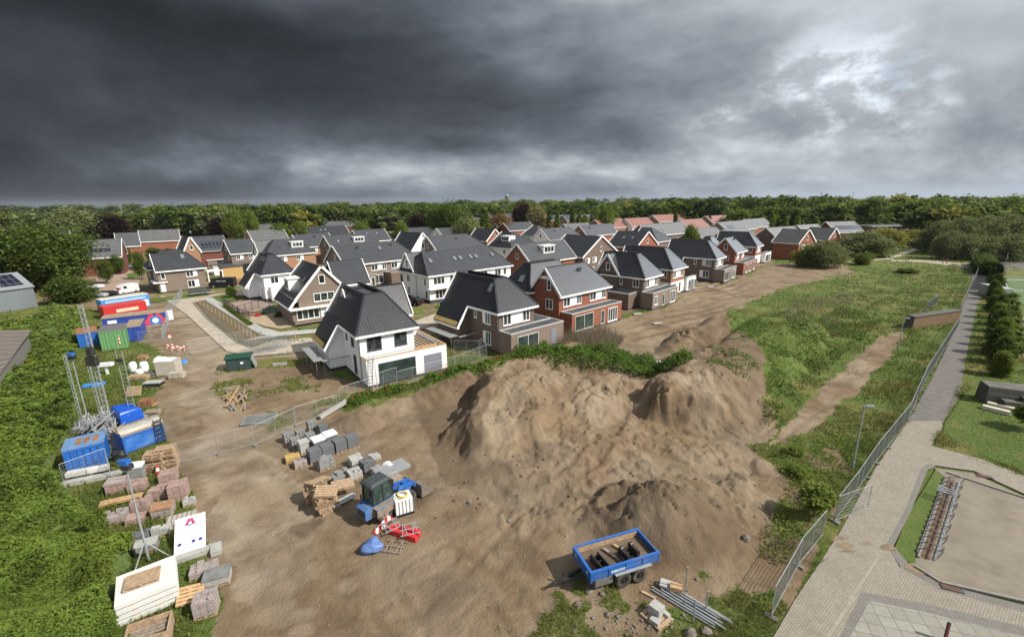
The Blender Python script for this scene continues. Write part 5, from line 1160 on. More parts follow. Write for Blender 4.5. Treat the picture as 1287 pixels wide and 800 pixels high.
for k, (a, b, w_, d_, h_, mt, rg_, lab) in enumerate([(538, 318, 1.2, 1.0, .7, LGREYS, .3, 'pale grey stone pallet at the left of the second cluster'), (640, 292, 1.5, .9, .45, LGREYS, .6, 'low loose pile of pale grey stones at the back of the second cluster'),
    (614, 358, 1.2, 1.2, .95, DGREYS, .12, 'dark grey stone pallet between the pale pile and the loader'), (690, 398, 1.3, 1.1, .9, PINKG, .25, 'pallet of pinkish stones with rubble on top beside the white sack'),
    (440, 412, 1.6, 1.0, .6, GREYS, .5, 'uneven grey stone pallet between the wooden pallets and the cab'), (530, 402, 1.2, 1.0, .65, CONC, .3, 'grey slab pallet with a plank on it behind the loader cab')]):
    x, y = z1(a, b); stack(x, y, cl, w_ * .74, d_ * .74, h_ * .82, mt, lab, rag=rg_, seed=40 + k)
# white sack
def lump(name, loc, sx, sy, sz, mat, label, cat, seed=1, rz=0, lumps=.22):
    rng = np.random.default_rng(seed); rings = []
    for i in range(9):
        a = -math.pi / 2 + math.pi * i / 8; ring = []
        for j in range(16):
            b = 2 * math.pi * j / 16; k = 1 + lumps * math.sin(3 * b + i + seed) * math.cos(2.1 * a + seed) + rng.uniform(-.07, .07)
            ring.append((sx / 2 * math.cos(a) ** .35 * math.cos(b) * k if abs(a) < 1.5 else 0.01 * math.cos(b), sy / 2 * math.cos(a) ** .35 * math.sin(b) * k if abs(a) < 1.5 else 0.01 * math.sin(b), sz / 2 * (1 + math.sin(a)) * (1 + .3 * lumps * math.sin(2 * b + seed))))
        rings.append(ring)
    m_ = MB(); m_.loft(rings); o = m_.build(name, mat, None, True); o.location = loc; o.rotation_euler = (0, 0, R(rz)); return tag(o, label, cat)
lump('big_bag', G(*z1(745, 385)), 1.0, .9, .95, FOIL, 'crumpled white sack behind the pinkish stone pallet', 'sack', 3)
# stacks of empty wooden pallets ------------------------------------------------
def pallet_stack(x, y, rz, n, label, seed=1, mat=WOOD, tilt=.06, group='empty wooden pallets', w=1.2, d=.9):
    rng = random.Random(seed); X, Y, Z = G(x, y)
    for i in range(n):
        o = pallet_mb(w, d).build('pallet', mat, None); o.location = (X + rng.uniform(-.09, .09), Y + rng.uniform(-.09, .09), Z + i * .145 + .0)
        o.rotation_euler = (rng.uniform(-.01, .01), rng.uniform(-.01, .01), R(rz) + rng.uniform(-tilt, tilt)); tag(o, label, 'pallet', group)
    return X, Y, Z + n * .145
pallet_stack(398, 628, 25, 9, 'empty wooden pallet in the left stack beside the loader', 1, tilt=.2, group='left pallet stack by the loader')
pallet_stack(411, 640, 38, 8, 'empty wooden pallet in the right stack beside the loader', 2, tilt=.25, group='right pallet stack by the loader')
for (x, y, z_, rx, rz, lab) in ((403, 628, 1.36, -.22, 1.0, 'wooden pallet lying askew on top of the left loader-side stack'), (413, 640, 1.26, .2, .2, 'wooden pallet tilted on top of the right loader-side stack'), (432, 622, .75, .1, .6, 'reddish wooden pallet on the grey stones behind the cab')):
    o = pallet_mb(1.3, .95).build('pallet', WOOD, None); X, Y, Z = G(x, y); o.location = (X, Y, Z + z_); o.rotation_euler = (rx, .12, rz); tag(o, lab, 'pallet')
# steel tubes by the loader
def pipes(name, p, q, n, r, mat, label, gap=1.0, z=0.02, cat='pipe', layers=1, spreads=0.0, seed=1, group=None, square=False, zt=None):
    rng = random.Random(seed); P0, P1 = Vector((*at(*p), 0)), Vector((*at(*q), 0)); d_ = (P1 - P0).normalized(); s_ = Vector((-d_.y, d_.x, 0))
    for l in range(layers):
        for i in range(n - l):
            off = s_ * ((i + .5 * l - (n - 1) / 2) * 2.05 * r * gap) ; a = P0 + off + d_ * rng.uniform(-spreads, spreads); b = P1 + off * (1 + rng.uniform(-.15, .15) * (spreads > 0)) + d_ * rng.uniform(-spreads, spreads)
            za = gz(a.x, a.y) + z + r + l * 1.75 * r; zb = (gz(b.x, b.y) + z + r + l * 1.75 * r) if zt is None else zt
            mid = MB(); 
            if square: mid.beam((a.x, a.y, za), (b.x, b.y, zb), 2 * r, 2 * r)
            else: mid.cyl((a.x, a.y, za), (b.x, b.y, zb), r, r, 8)
            tag(mid.build(name, mat), label, cat, group)
pipes('steel_profile', (475, 611), (511, 594), 5, .1, STEEL, 'galvanised steel profile in the bundle behind the loader arm', 1.25, z=.75, group='profiles behind the loader arm', square=True)
m_ = MB(); X0, Y0, _ = G(492, 606); m_.box((X0, Y0, .37), (.7, 1.6, .72), R(50)); tag(m_.build('wooden_crate', OLDW), 'low wooden crate carrying the steel profiles', 'crate')
pipes('steel_tube', (418, 641), (446, 626), 3, .07, STEEL, 'short galvanised tube sticking out under the wooden pallets', 1.3, z=.25, group='tubes under the wooden pallets')
# ---------------------------------------------------------------- wheel loader
def wheel(parent, x, y, r, w_, ax=(0, 1, 0), rimmat=None, rr=.55):
    m_ = MB(); a = Vector(ax); c = Vector((x, y, r))
    prof = [(-.5, .78), (-.5, .93), (-.36, 1.0), (.36, 1.0), (.5, .93), (.5, .78), (.42, rr), (-.42, rr)]
    n = 28; ref = Vector((0, 0, 1)); s_ = ref.cross(a); rings = []
    for i in range(n):
        t_ = 2 * math.pi * i / n; d_ = ref * math.cos(t_) + s_ * math.sin(t_); rings.append([c + a * (p * w_) + d_ * (q * r * (1.012 if (i % 2 and abs(p) < .4) else 1)) for p, q in prof])
    m_.loft(rings + [rings[0]], caps=False); o = m_.build('wheel', RUBBER, parent, False)
    m_ = MB(); m_.cyl(c - a * w_ * .30, c + a * w_ * .30, r * rr * 1.02, r * rr * 1.02, 20); m_.cyl(c - a * w_ * .46, c + a * w_ * .46, r * .2, r * .2, 12); m_.build('rim', rimmat or BLACK, o); return o
lx, ly, lz = G(476, 648); e = empty('wheel_loader', (lx, ly, lz), R(52), 'mud-splashed blue wheel loader with glazed cab and raised front arm', 'loader')
MUDT = plain('dried_mud', (0.205, 0.165, 0.122), .9, var=.25, scale=3)
MUDB = plain('muddy_blue', (0.055, 0.155, 0.38), 0.5, var=0.2, scale=1.6, dirt=0.8, dirtc=(0.24, 0.185, 0.13))
# local: +x forward, y left; rear wheels at x=0, front at x=1.75
for x in (0, 1.85):
    for y in (-.62, .62): wheel(e, x, y, .50, .40, rimmat=MUDT)
m_ = MB()
prof = [(-1.15, .55), (-1.15, 1.15), (-.95, 1.28), (.75, 1.28), (.9, 1.1), (.9, .5), (.45, .5), (.3, .95), (-.35, .95), (-.5, .5)]
def yprism(m_, prof, y0, y1, mi=0):
    k = len(prof); vs = [(x, y0, z) for x, z in prof] + [(x, y1, z) for x, z in prof]
    m_.add(vs, [list(range(k)), list(range(2 * k - 1, k - 1, -1))] + [[i, k + i, k + (i + 1) % k, (i + 1) % k][::-1] for i in range(k)], mi)
yprism(m_, prof, -.46, .46); m_.bb(-.62, -.86, 1.05, .62, -.46, 1.14); m_.bb(-.62, .46, 1.05, .62, .86, 1.14); m_.bb(.55, -.86, .72, .66, -.46, 1.1); m_.bb(.55, .46, .72, .66, .86, 1.1); m_.bb(.9, -.3, .42, 1.5, .3, .8); m_.bb(1.4, -.4, .4, 2.25, .4, .95)
o = m_.build('body', MUDB, e)
m_ = MB(); m_.bb(-1.19, -.3, .68, -1.15, .3, 1.1); m_.build('grille', BLACK, o); m_ = MB(); m_.bb(-.64, -.88, .62, .64, -.861, 1.06); m_.bb(-.75, -.48, .5, .8, -.462, 1.1); m_.bb(-.64, -.86, 1.142, .64, -.47, 1.155); m_.build('mud_crust', MUDT, o)
m_ = MB()
cabp = [(-.62, 1.28), (-.55, 2.42), (.6, 2.42), (.88, 1.28)]
for y in (-.5, .5):
    for (xa, za), (xb, zb) in (((-.62, 1.28), (-.55, 2.42)), ((.88, 1.28), (.6, 2.42)), ((.1, 1.28), (.08, 2.42))): m_.beam((xa, y, za), (xb, y, zb), .07, .07)
    m_.beam((-.62, y, 1.3), (.88, y, 1.3), .07, .07)
m_.build('cab_frame', BLACKP, e)
m_ = MB()
for y in (-.505, .495): m_.add([(-.6, y, 1.32), (.84, y, 1.32), (.58, y, 2.4), (-.53, y, 2.4)], [(0, 1, 2, 3)])
m_.add([(-.6, -.48, 1.32), (-.6, .48, 1.32), (-.53, .48, 2.4), (-.53, -.48, 2.4)], [(0, 1, 2, 3)]); m_.add([(.84, -.48, 1.32), (.84, .48, 1.32), (.59, .48, 2.4), (.59, -.48, 2.4)], [(0, 1, 2, 3)])
m_.build('cab_window', plain('cab_glass', (0.03, 0.055, 0.05), 0.04, var=.7, scale=2.5), e)
m_ = MB(); m_.loft([[(-.72, -.56, 2.42), (.72, -.56, 2.42), (.72, .56, 2.42), (-.72, .56, 2.42)], [(-.70, -.56, 2.52), (.7, -.56, 2.52), (.7, .56, 2.52), (-.7, .56, 2.52)], [(-.55, -.42, 2.6), (.55, -.42, 2.6), (.55, .42, 2.6), (-.55, .42, 2.6)]]); m_.build('cab_roof', plain('dusty_dark_roof', (0.045, 0.055, 0.058), 0.55, var=.25), e)
m_ = MB()
for y in (-.26, .26): m_.beam((1.45, y, 1.25), (2.6, y, 1.02), .12, .26); m_.beam((2.55, y, 1.08), (2.95, y, .45), .12, .22); m_.beam((1.35, y, .8), (1.55, y, 1.35), .1, .25)
m_.beam((2.0, -.26, 1.15), (2.0, .26, 1.15), .1, .2); m_.build('lift_arm', BLUE, e)
m_ = MB(); bk = [(2.75, .95), (2.72, .12), (2.85, .05), (3.75, .06), (3.78, .12), (2.95, .2), (2.85, .9)]; yprism(m_, bk, -.85, .85)
for y in (-.87, .85): m_.add([(2.74, y, .9), (2.72, y, .1), (3.7, y, .08)], [(0, 1, 2)])
m_.build('bucket', plain('worn_bucket_steel', (0.20, 0.175, 0.145), 0.6, 0.3, var=.3), e)
m_ = MB(); m_.cyl((-.9, .25, 1.28), (-.9, .25, 1.9), .05, n=8); m_.build('exhaust', BLACK, e)
m_ = MB()
for y in (-.45, .45): m_.bb(.86, y - .07, 1.05, .93, y + .07, 1.16)
m_.build('headlight', WTRIM, e)
# white liquid tank with a yellow hose
X, Y, Z = G(507, 641); e = empty('liquid_tank', (X, Y, Z), R(27), 'white caged liquid tank on a black pallet in front of the loader bucket', 'tank')
m_ = MB(); m_.bb(-.52, -.48, .14, .52, .48, 1.05); m_.cyl((0, 0, 1.05), (0, 0, 1.1), .16, n=12); m_.build('container', FOIL, e); pallet_mb(1.15, 1.05).build('pallet', BLACKP, e)
m_ = MB()
for i in range(6):
    x = -.54 + 1.08 * i / 5; m_.bb(x - .012, -.52, .14, x + .012, -.495, 1.06); m_.bb(x - .012, .495, .14, x + .012, .52, 1.06)
    y = -.5 + 1.0 * i / 5; m_.bb(-.555, y - .012, .14, -.53, y + .012, 1.06); m_.bb(.53, y - .012, .14, .555, y + .012, 1.06)
m_.build('cage', STEEL, e)
m_ = MB(); 
for k in range(3): m_.torus((X + .02 * k, Y - .03 * k, Z + 1.15 + .045 * k), (.05, .04, 1), .36 - .03 * k, .03, 22, 6)
tag(m_.build('hose', YELLOW, None, True), 'coiled yellow hose lying on the white liquid tank', 'hose')
# road barriers, trestles and a blue tarpaulin bundle
def beamthing(name, p, q, w_, h_, z, mat, label, cat, parts=None, group=None):
    P0, P1 = at(*p), at(*q); z0 = gz(*P0) + z; z1_ = gz(*P1) + z; m_ = MB(); m_.beam((P0[0], P0[1], z0 + h_ / 2), (P1[0], P1[1], z1_ + h_ / 2), w_, h_); return tag(m_.build(name, mat), label, cat, group)
def stripes(name, c1, c2, sc=0.35, dirx=1.0):
    m, t, b = newmat(name); x, y, _ = t.sep(t.n('ShaderNodeUVMap').outputs[0]); f = t.m('LESS_THAN', t.m('FRACT', t.m('DIVIDE', t.m('ADD', x, t.m('MULTIPLY', y, dirx)), sc)), .5)
    setb(t, b, t.mix(f, c1, c2), .45); return m
RW = stripes('red_white_stripes', (0.75, 0.74, 0.72), (0.52, 0.03, 0.03), .5)
P0 = G(478, 667); P1 = G(485, 657); m_ = MB(); m_.box(((P0[0] + P1[0]) / 2, (P0[1] + P1[1]) / 2, .16), (1.35, .38, .05), R(60), rot=Matrix.Rotation(R(62), 3, 'Z') @ Matrix.Rotation(R(-9), 3, 'Y')); tag(m_.build('warning_board', RW), 'red and white striped warning board lying by the barriers', 'warning board')
for (p, q, z, lab) in (((489, 668), (524, 680), .04, 'red plastic barrier rail, the near one under the trestles'), ((492, 664), (528, 673), .04, 'red plastic barrier rail, the far one under the trestles')): beamthing('barrier_rail', p, q, .26, .3, z, plain('signal_red', (0.56, 0.025, 0.03), .4, var=.08), lab, 'barrier')
def trestle(x, y, rz, label, mat=STEEL, z=.34, tilt=0):
    X, Y, Z = G(x, y); m_ = MB()
    for i in range(4):
        xx = -.45 + .3 * i; m_.beam((xx, -.45, 0), (xx + .12 * (-1) ** i, .45, .05), .04, .05)
    for yy in (-.42, 0, .42): m_.beam((-.55, yy, .03), (.55, yy, .06), .04, .05)
    o = m_.build('trestle', mat); o.location = (X, Y, Z + z); o.rotation_euler = (tilt, .05, R(rz)); return tag(o, label, 'trestle')
trestle(492, 666, 40, 'folded grey metal trestle on the red barrier rails, left one'); trestle(515, 671, 20, 'folded grey metal trestle on the red barrier rails, right one', tilt=.08)
trestle(496, 688, -10, 'rusty brown trestle lying on the sand in front of the barriers', OLDW, .05)
lump('tarpaulin_bundle', G(468, 690), 1.15, .95, .5, plain('pale_blue_tarp', (0.11, 0.19, 0.42), .5, var=.2), 'crumpled pale blue tarpaulin bundle by the striped board', 'tarpaulin', 5, 30, .3)
# ---------------------------------------------------------------- blue tipping trailer with two wheels pairs
P0 = at(743.5, 720.5, 1.35); P1 = at(829, 694, 1.35); th = math.atan2(P1[1] - P0[1], P1[0] - P0[0])
e = empty('tipping_trailer', (P0[0], P0[1], 0), th, 'blue tipping trailer with wood-lined bed parked at the earth heap', 'trailer')
Lb, Wb, zb, hb = 3.85, 1.85, 1.0, .34
m_ = MB(); m_.bb(.04, .04, zb - .06, Lb - .04, Wb - .04, zb); m_.build('bed', plain('dirty_bed', (0.125, 0.09, 0.058), .9, var=.35, scale=1.5), e)
m_ = MB(); m_.bb(0, 0, zb - .12, Lb, .07, zb + hb); m_.bb(0, Wb - .07, zb - .12, Lb, Wb, zb + hb); m_.bb(-.04, -.02, zb - .2, .05, Wb + .02, zb + hb + .02)
m_.bb(-.05, -.03, zb + hb, Lb + .04, .1, zb + hb + .06); m_.bb(-.05, Wb - .1, zb + hb, Lb + .04, Wb + .03, zb + hb + .06); m_.bb(-.06, .1, zb + hb + .021, .08, Wb - .1, zb + hb + .06)
for i in range(1, 4): m_.bb(Lb * i / 4 - .03, -.04, zb - .1, Lb * i / 4 + .03, -.001, zb + hb)
m_.build('side_wall', BLUE, e)
m_ = MB(); m_.bb(Lb - .05, -.02, zb - .15, Lb + .03, Wb + .02, zb + hb); m_.build('tailgate', BLUE, e)
m_ = MB(); m_.bb(.1, Wb - .1, zb + .01, Lb - .1, Wb - .072, zb + hb - .04); m_.bb(.051, .1, zb + .01, .08, Wb - .1, zb + hb * .6); m_.build('wooden_lining', WOOD, e)
m_ = MB(); m_.bb(.5, .55, .6, Lb - .3, .68, zb - .06); m_.bb(.5, Wb - .68, .6, Lb - .3, Wb - .55, zb - .06); m_.beam((.5, .62, .55), (-1.25, Wb / 2, .5), .1, .14); m_.beam((.5, Wb - .62, .55), (-1.25, Wb / 2, .5), .1, .14); m_.cyl((-1.25, Wb / 2, .5), (-1.55, Wb / 2, .45), .06, n=8); m_.torus((-1.62, Wb / 2, .45), (0, 0, 1), .08, .03, 12, 6); m_.cyl((-.9, Wb / 2 + .25, 0), (-.9, Wb / 2 + .25, .75), .05, n=8); m_.build('drawbar', BLACK, e)
m_ = MB(); m_.bb(.25, -.0, .45, 1.2, .35, zb - .13); m_.build('toolbox', plain('grey_metal_box', (0.20, 0.19, 0.175), .5, .3, var=.2), e)
for x in (1.78, 2.72):
    for y in (.06, Wb - .06): wheel(e, x, y, .425, .34, rimmat=BLACK, rr=.5)
m_ = MB(); m_.bb(1.25, -.2, zb - .075, 3.3, -.045, zb - .03); m_.build('mudguard', STEEL, e)
m_ = MB(); m_.bb(1.05, -.046, zb + .05, 1.85, -.041, zb + .2); m_.build('name_plate', plain('pale_blue_plate', (0.35, 0.45, 0.55), .5, var=.4, scale=9), e)
m_ = MB()
for y in (.35, Wb - .35): m_.bb(-.062, y - .05, zb + .1, -.044, y + .05, zb + .2)
m_.build('reflector', WTRIM, e)
TM = Matrix.Translation((P0[0], P0[1], 0)) @ Matrix.Rotation(th, 4, 'Z')
def in_trailer(m_, name, mat, lab, cat, x, y, z, rz=0, rx=0):
    o = m_.build(name, mat); p = TM @ Vector((x, y, z)); o.location = p; o.rotation_euler = (rx, 0, th + rz); return tag(o, lab, cat)
m_ = MB()
for x in (-.32, .32):
    m_.bb(x - .06, -.36, 0, x + .06, .36, .5); m_.cyl((x - .08, .2, .5), (x + .08, .2, .5), .12, n=10)
for y, z in ((-.22, .1), (.2, .38), (.05, .2)): m_.beam((-.5, y, z), (.5, y, z), .08, .1)
for x in (-.5, .5): m_.bb(x - .05, -.25, .0, x + .05, .1, .3)
in_trailer(m_, 'quick_coupler', BLACK, 'black steel coupler frame lying in the trailer bed, the right-hand one', 'attachment', 2.45, .6, zb + .01, .15)
m_ = MB()
for x in (-.22, .18): m_.bb(x, -.5, 0, x + .06, .5, .42)
for y in (-.42, .0, .38): m_.bb(-.17, y, .05, .18, y + .06, .3)
m_.bb(-.17, -.36, .0, .18, .38, .05)
in_trailer(m_, 'ladder_bucket', BLACK, 'narrow black steel attachment standing in the trailer bed, the left-hand one', 'attachment', .78, .58, zb + .01, .1)
for k, (x, y, rz, lab) in enumerate(((1.75, .9, 1.95, 'grey timber lying across the trailer bed'), (2.35, 1.1, 1.95, 'yellowish timber behind the coupler in the trailer'))):
    m_ = MB(); m_.box((0, 0, .07), (1.25 - .3 * k, .13, .13)); in_trailer(m_, 'timber', [OLDW, WOODN][k], lab, 'timber', x, y, zb + .01, rz)
# blocks, stones and poles in front of the trailer
X, Y, Z = G(825, 776); e = empty('block_pallet', (X, Y, Z), R(35), 'grey concrete blocks on a broken pallet before the trailer', 'blocks'); pallet_mb(1.0, 1.1).build('pallet', WOOD, e)
m_ = MB(); m_.box((.1, .1, .36), (.5, .55, .45), .1); m_.box((-.3, -.15, .2), (.32, .42, .14), .2); m_.box((.38, -.1, .2), (.2, .6, .14), 0); m_.build('concrete_block', CONC, e)
rg = random.Random(9)
STONE = plain('rubble_stone', (0.165, 0.142, 0.122), .9, var=.3, scale=2, bump=.4)
def rock(x, y, s_, label, group, mat=None):
    X, Y = at(x, y); Z = gz(X, Y); v = []; m_ = MB(); rings = []
    for i in range(4):
        a = -math.pi / 2 + math.pi * (i + .35) / 3.7; rings.append([(s_ * .5 * math.cos(a) * math.cos(b * math.pi / 3.5) * rg.uniform(.7, 1.25), s_ * .5 * math.cos(a) * math.sin(b * math.pi / 3.5) * rg.uniform(.7, 1.25), s_ * .34 * math.sin(a)) for b in range(7)])
    m_.loft(rings); o = m_.build('stone', mat or STONE); o.location = (X, Y, Z + s_ * .16); o.rotation_euler = (rg.uniform(-.3, .3), rg.uniform(-.3, .3), rg.uniform(0, 6)); tag(o, label, 'stone', group)
for k in range(80):
    y = rg.uniform(772, 806); rock(rg.gauss(812, 34), y, rg.uniform(.06, .2), 'small broken stone of the rubble in front of the concrete blocks', 'rubble in front of the blocks')
for (x, y, s_, lab) in ((867, 797, .62, 'large pale flat stone at the lower edge by the tubes'), (887, 794, .55, 'angular pale concrete lump among the grass by the tubes'), (764, 773, .3, 'pale stone left of the concrete blocks'), (726, 760, .35, 'pale flat stone below the trailer drawbar'), (740, 744, .4, 'pale stone under the trailer front'), (757, 747, .28, 'stone under the trailer toolbox'), (876, 728, .22, 'single pale stone at the foot of the earth heap'), (938, 680, .5, 'large grey stone at the right foot of the earth heap'), (640, 655, .3, 'lone stone on the flattened sand'), (590, 632, .4, 'brown earth clod beside the black soil patch')): rock(x, y, s_, lab, None)
for k in range(50): rock(rg.uniform(840, 935), rg.uniform(630, 715), rg.uniform(.04, .11), 'pebble scattered over the gravelly earth heap', 'pebbles on the earth heap')
for k in range(55): rock(rg.uniform(250, 990), rg.uniform(560, 790), rg.uniform(.05, .13), 'small clod lying loose on the bare sand', 'clods on the sand')
for k in range(95): rock(rg.uniform(545, 950), rg.uniform(480, 660), rg.uniform(.06, .26), 'small clod of earth on the slope of the sand heap', 'clods on the sand heap', plain('earth_clod', (0.13, 0.092, 0.06), .95, var=.3))
pipes('scaffold_tube', (830, 738), (905, 784), 6, .045, STEEL, 'scaffold tube of the bundle lying in the grass by the trailer', 1.9, layers=2, spreads=.45, seed=4, group='scaffold tubes in the grass')
beamthing('timber_board', (806, 743), (824, 752), .14, .05, .02, WOOD, 'short timber board in the grass below the trailer wheels', 'board')
m_ = MB(); X, Y, Z = G(849, 744); m_.box((X, Y, Z + .33), (.55, .35, .22), R(-20)); tag(m_.build('sandstone_block', WOODN), 'tan block lying on the scaffold tubes', 'block')
m_ = MB(); X, Y, Z = G(840, 739); m_.box((X, Y, Z + .25), (.8, .5, .12), R(-25)); tag(m_.build('grey_slab', CONC), 'flat grey slab at the upper end of the scaffold tubes', 'slab')
for (x, y, yt, lab) in ((861, 746, 712, 'thin steel post beside the tan block'), (871, 782, 753, 'thin steel post nearest the lower edge'), (887, 768, 742, 'thin steel post at the right side of the tubes')):
    X, Y, Z = G(x, y); h_ = hgt(X, Y, yt); m_ = MB(); m_.cyl((0, 0, -.1), (0, 0, h_), .035, n=8); o = m_.build('steel_post', STEEL); o.location = (X, Y, 0); tag(o, lab, 'post')
# ---------------------------------------------------------------- mesh fence panels
def fence_panel_parts(root, L=3.0, H=1.75, dark=False, feet=True):
    fr = MB()
    fr.cyl((0, 0, .12), (0, 0, H), .02, n=6); fr.cyl((L, 0, .12), (L, 0, H), .02, n=6); fr.cyl((0, 0, H), (L, 0, H), .016, n=6); fr.cyl((0, 0, .16), (L, 0, .16), .016, n=6); fr.cyl((L * .5, 0, .16), (L * .5, 0, H), .016, n=6)
    fr.build('frame', STEEL, root); ms_ = MB(); n = int(L / .115); r = .0032 if not dark else .005
    for i in range(1, n): x = L * i / n; ms_.bb(x - r, -r, .17, x + r, r, H - .01)
    for z in np.arange(.35, H - .1, .24 if not dark else .16): ms_.bb(0, -r - .002, z - r, L, r + .002, z + r)
    ms_.build('wire_mesh', STEEL if not dark else plain('dull_green_mesh', (0.10, 0.115, 0.095), .6), root)
    if feet:
        ft = MB(); ft.bb(-.09, -.26, 0, .09, .26, .1); ft.build('foot', plain('dark_fence_foot', (0.15, 0.145, 0.135), .9), root)
FP = None
def fence_line(pts, label_fn, group, dark=False, H=1.75, zofs=0.0):
    global FP
    key = (dark, H); k = 0
    P_ = [Vector(at(*p)) for p in pts]
    for a, b in zip(P_, P_[1:]):
        n = max(1, round((b - a).length / 3.05)); 
        for i in range(n):
            p, q = a.lerp(b, i / n), a.lerp(b, (i + 1) / n); L = (q - p).length; rz = math.atan2(q.y - p.y, q.x - p.x)
            if key not in PAN:
                e = empty('fence_panel', (0, 0, 0), 0, '', 'fence panel'); fence_panel_parts(e, 3.0, H, dark); PAN[key] = e; o = e; o.location = (p.x, p.y, gz(p.x, p.y) + zofs); o.rotation_euler = (0, 0, rz)
            else: o = dup(PAN[key], (p.x, p.y, gz(p.x, p.y) + zofs), rz)
            o.scale = (L / 3.0, 1, 1); tag(o, label_fn(k), 'fence panel', group); k += 1
PAN = {}
ordn = ['first', 'second', 'third', 'fourth', 'fifth', 'sixth', 'seventh', 'eighth', 'ninth', 'tenth', 'eleventh', 'twelfth', 'thirteenth', 'fourteenth', 'fifteenth', 'sixteenth', 'seventeenth', 'eighteenth', 'nineteenth', 'twentieth']
fence_line([(226, 583), (320, 560), (372, 535), (425, 518)], lambda k: f'wire site fence panel across the sand track, {ordn[k]} from the pallet stacks', 'site fence across the sand track')
fence_line([(428, 512), (500, 487), (572, 466), (612, 450)], lambda k: f'wire fence panel in front of the white house, {ordn[k]} from the stone pallets', 'fence before the white house')
fence_line([(571, 444), (602, 444), (625, 436)], lambda k: f'wire fence panel between the white and the brown house, {ordn[k]} from the left', 'fence between the houses')
fence_line([(969, 776), (1003, 712), (1033, 675)], lambda k: f'fence panel along the paving below the gate gap, {ordn[k]} from the bottom', 'lower fence along the paving', True)
fence_line([(1049, 655), (1075, 620), (1100, 582), (1140, 530), (1162, 480), (1204, 411)], lambda k: f'mesh fence panel along the path beyond the gap, {ordn[k]} from the open gate', 'upper fence along the path', True)
fence_line([(1049, 656), (1090, 640)], lambda k: 'open gate panel turned across the paving', 'gate', False)
fence_line([(1205, 397), (1220, 362), (1228, 345)], lambda k: f'far mesh fence panel along the path, {ordn[k]} beyond the concrete bunker wall', 'far fence along the path', True)
fence_line([(1163, 392), (1178, 382)], lambda k: f'lone fence panel standing in the meadow above the retaining wall', None, True)
fence_line([(176, 432), (205, 428), (213, 405)], lambda k: f'fence panel around the site cabins, {ordn[k]} from the green container', 'fence around the site cabins')
fence_line([(205, 405), (226, 378), (230, 372)], lambda k: f'fence panel at the right end of the cabins, {ordn[k]} from the logo cabin', 'fence at the end of the cabins')
fence_line([(240, 445), (278, 436), (318, 430)], lambda k: f'fence panel across the street behind the green kiosk, {ordn[k]} from the left', 'fence across the street')
fence_line([(82, 612), (138, 590), (141, 604)], lambda k: f'fence panel beside the small blue container, {ordn[k]} from the left', 'fence beside the blue container')
for (c, rz, lab, mat) in (((326, 528), 12, 'fence panels lying flat on the sand at the corner of the plot', STEEL),):
    X, Y, Z = G(*c)
    for k in range(3):
        e = empty('fence_panel', (X, Y, Z + .06 + .06 * k), R(rz + 3 * k), lab, 'fence panel', 'fence panels lying flat'); m_ = MB(); L, Wd = 2.6, 1.7
        for yy in (-Wd / 2, Wd / 2): m_.cyl((-L / 2, yy, 0), (L / 2, yy, 0), .024, n=6)
        for xx in (-L / 2, L / 2): m_.cyl((xx, -Wd / 2, 0), (xx, Wd / 2, 0), .024, n=6)
        m_.build('frame', STEEL, e); m_ = MB()
        for i in range(24): m_.bb(-L / 2 + L * i / 24 - .006, -Wd / 2, -.006, -L / 2 + L * i / 24 + .006, Wd / 2, .006)
        for i in range(10): m_.bb(-L / 2, -Wd / 2 + Wd * i / 10 - .006, -.008, L / 2, -Wd / 2 + Wd * i / 10 + .006, .008)
        m_.build('wire_mesh', STEEL, e)
# stack of fence panels standing in a rack behind the kiosk
X, Y, Z = G(327, 445)
for k in range(9):
    e = dup(PAN[(False, 1.75)], (X - 1.6 + .36 * k, Y - .2 + .16 * k, Z), R(62), 'fence panel standing upright in the rack behind the green kiosk', 'fence panels in the rack'); e.scale = (.8, 1, 1.1)
# ---------------------------------------------------------------- kiosk, timber, boards in the plot
X, Y, Z = G(303, 462); e = empty('transformer_kiosk', (X, Y, Z), R(20), 'dark green transformer kiosk with a grey side panel by the weedy plot', 'kiosk')
m_ = MB(); m_.bb(-1.25, -.9, 0, 1.25, .9, 1.5); m_.build('cabinet', DGREEN, e); m_ = MB(); m_.slab([(-1.4, -1.05, 1.5), (1.4, -1.05, 1.5), (1.3, 0, 1.85), (-1.3, 0, 1.85)], .08); m_.slab([(-1.4, 1.05, 1.5), (1.4, 1.05, 1.5), (1.3, 0, 1.85), (-1.3, 0, 1.85)], .08); m_.build('roof', DGREEN, e)
m_ = MB(); m_.bb(-1.1, -.93, .1, -.1, -.9, 1.3); m_.bb(.05, -.93, .1, 1.1, -.9, 1.3); o = m_.build('door', plain('kiosk_door', (0.035, 0.06, 0.06), .5), e); m_ = MB(); m_.bb(.2, -.945, .75, .5, -.93, 1.0); m_.build('notice', WTRIM, o)
m_ = MB(); m_.box((1.45, -.1, .7), (.06, 1.3, 1.4), 0, rot=Matrix.Rotation(R(-18), 3, 'Y')); m_.build('side_panel', plain('grey_sheet', (0.22, 0.235, 0.24), .5), e)
for k in range(26):
    x, y = 297 + rg.uniform(-13, 14), 503 + rg.uniform(-9, 11); X, Y = at(x, y); m_ = MB(); L = rg.uniform(1.2, 2.4); m_.box((0, 0, 0), (L, rg.uniform(.09, .16), .07)); o = m_.build('timber', rg.choice([WOOD, OLDW, WOODN])); o.location = (X, Y, gz(X, Y) + .05 + .07 * rg.randrange(5)); o.rotation_euler = (0, rg.uniform(-.05, .05), R(118) + rg.gauss(0, .22)); tag(o, 'brown timber in the loose heap at the edge of the plot', 'timber', 'timber heap at the edge of the plot')
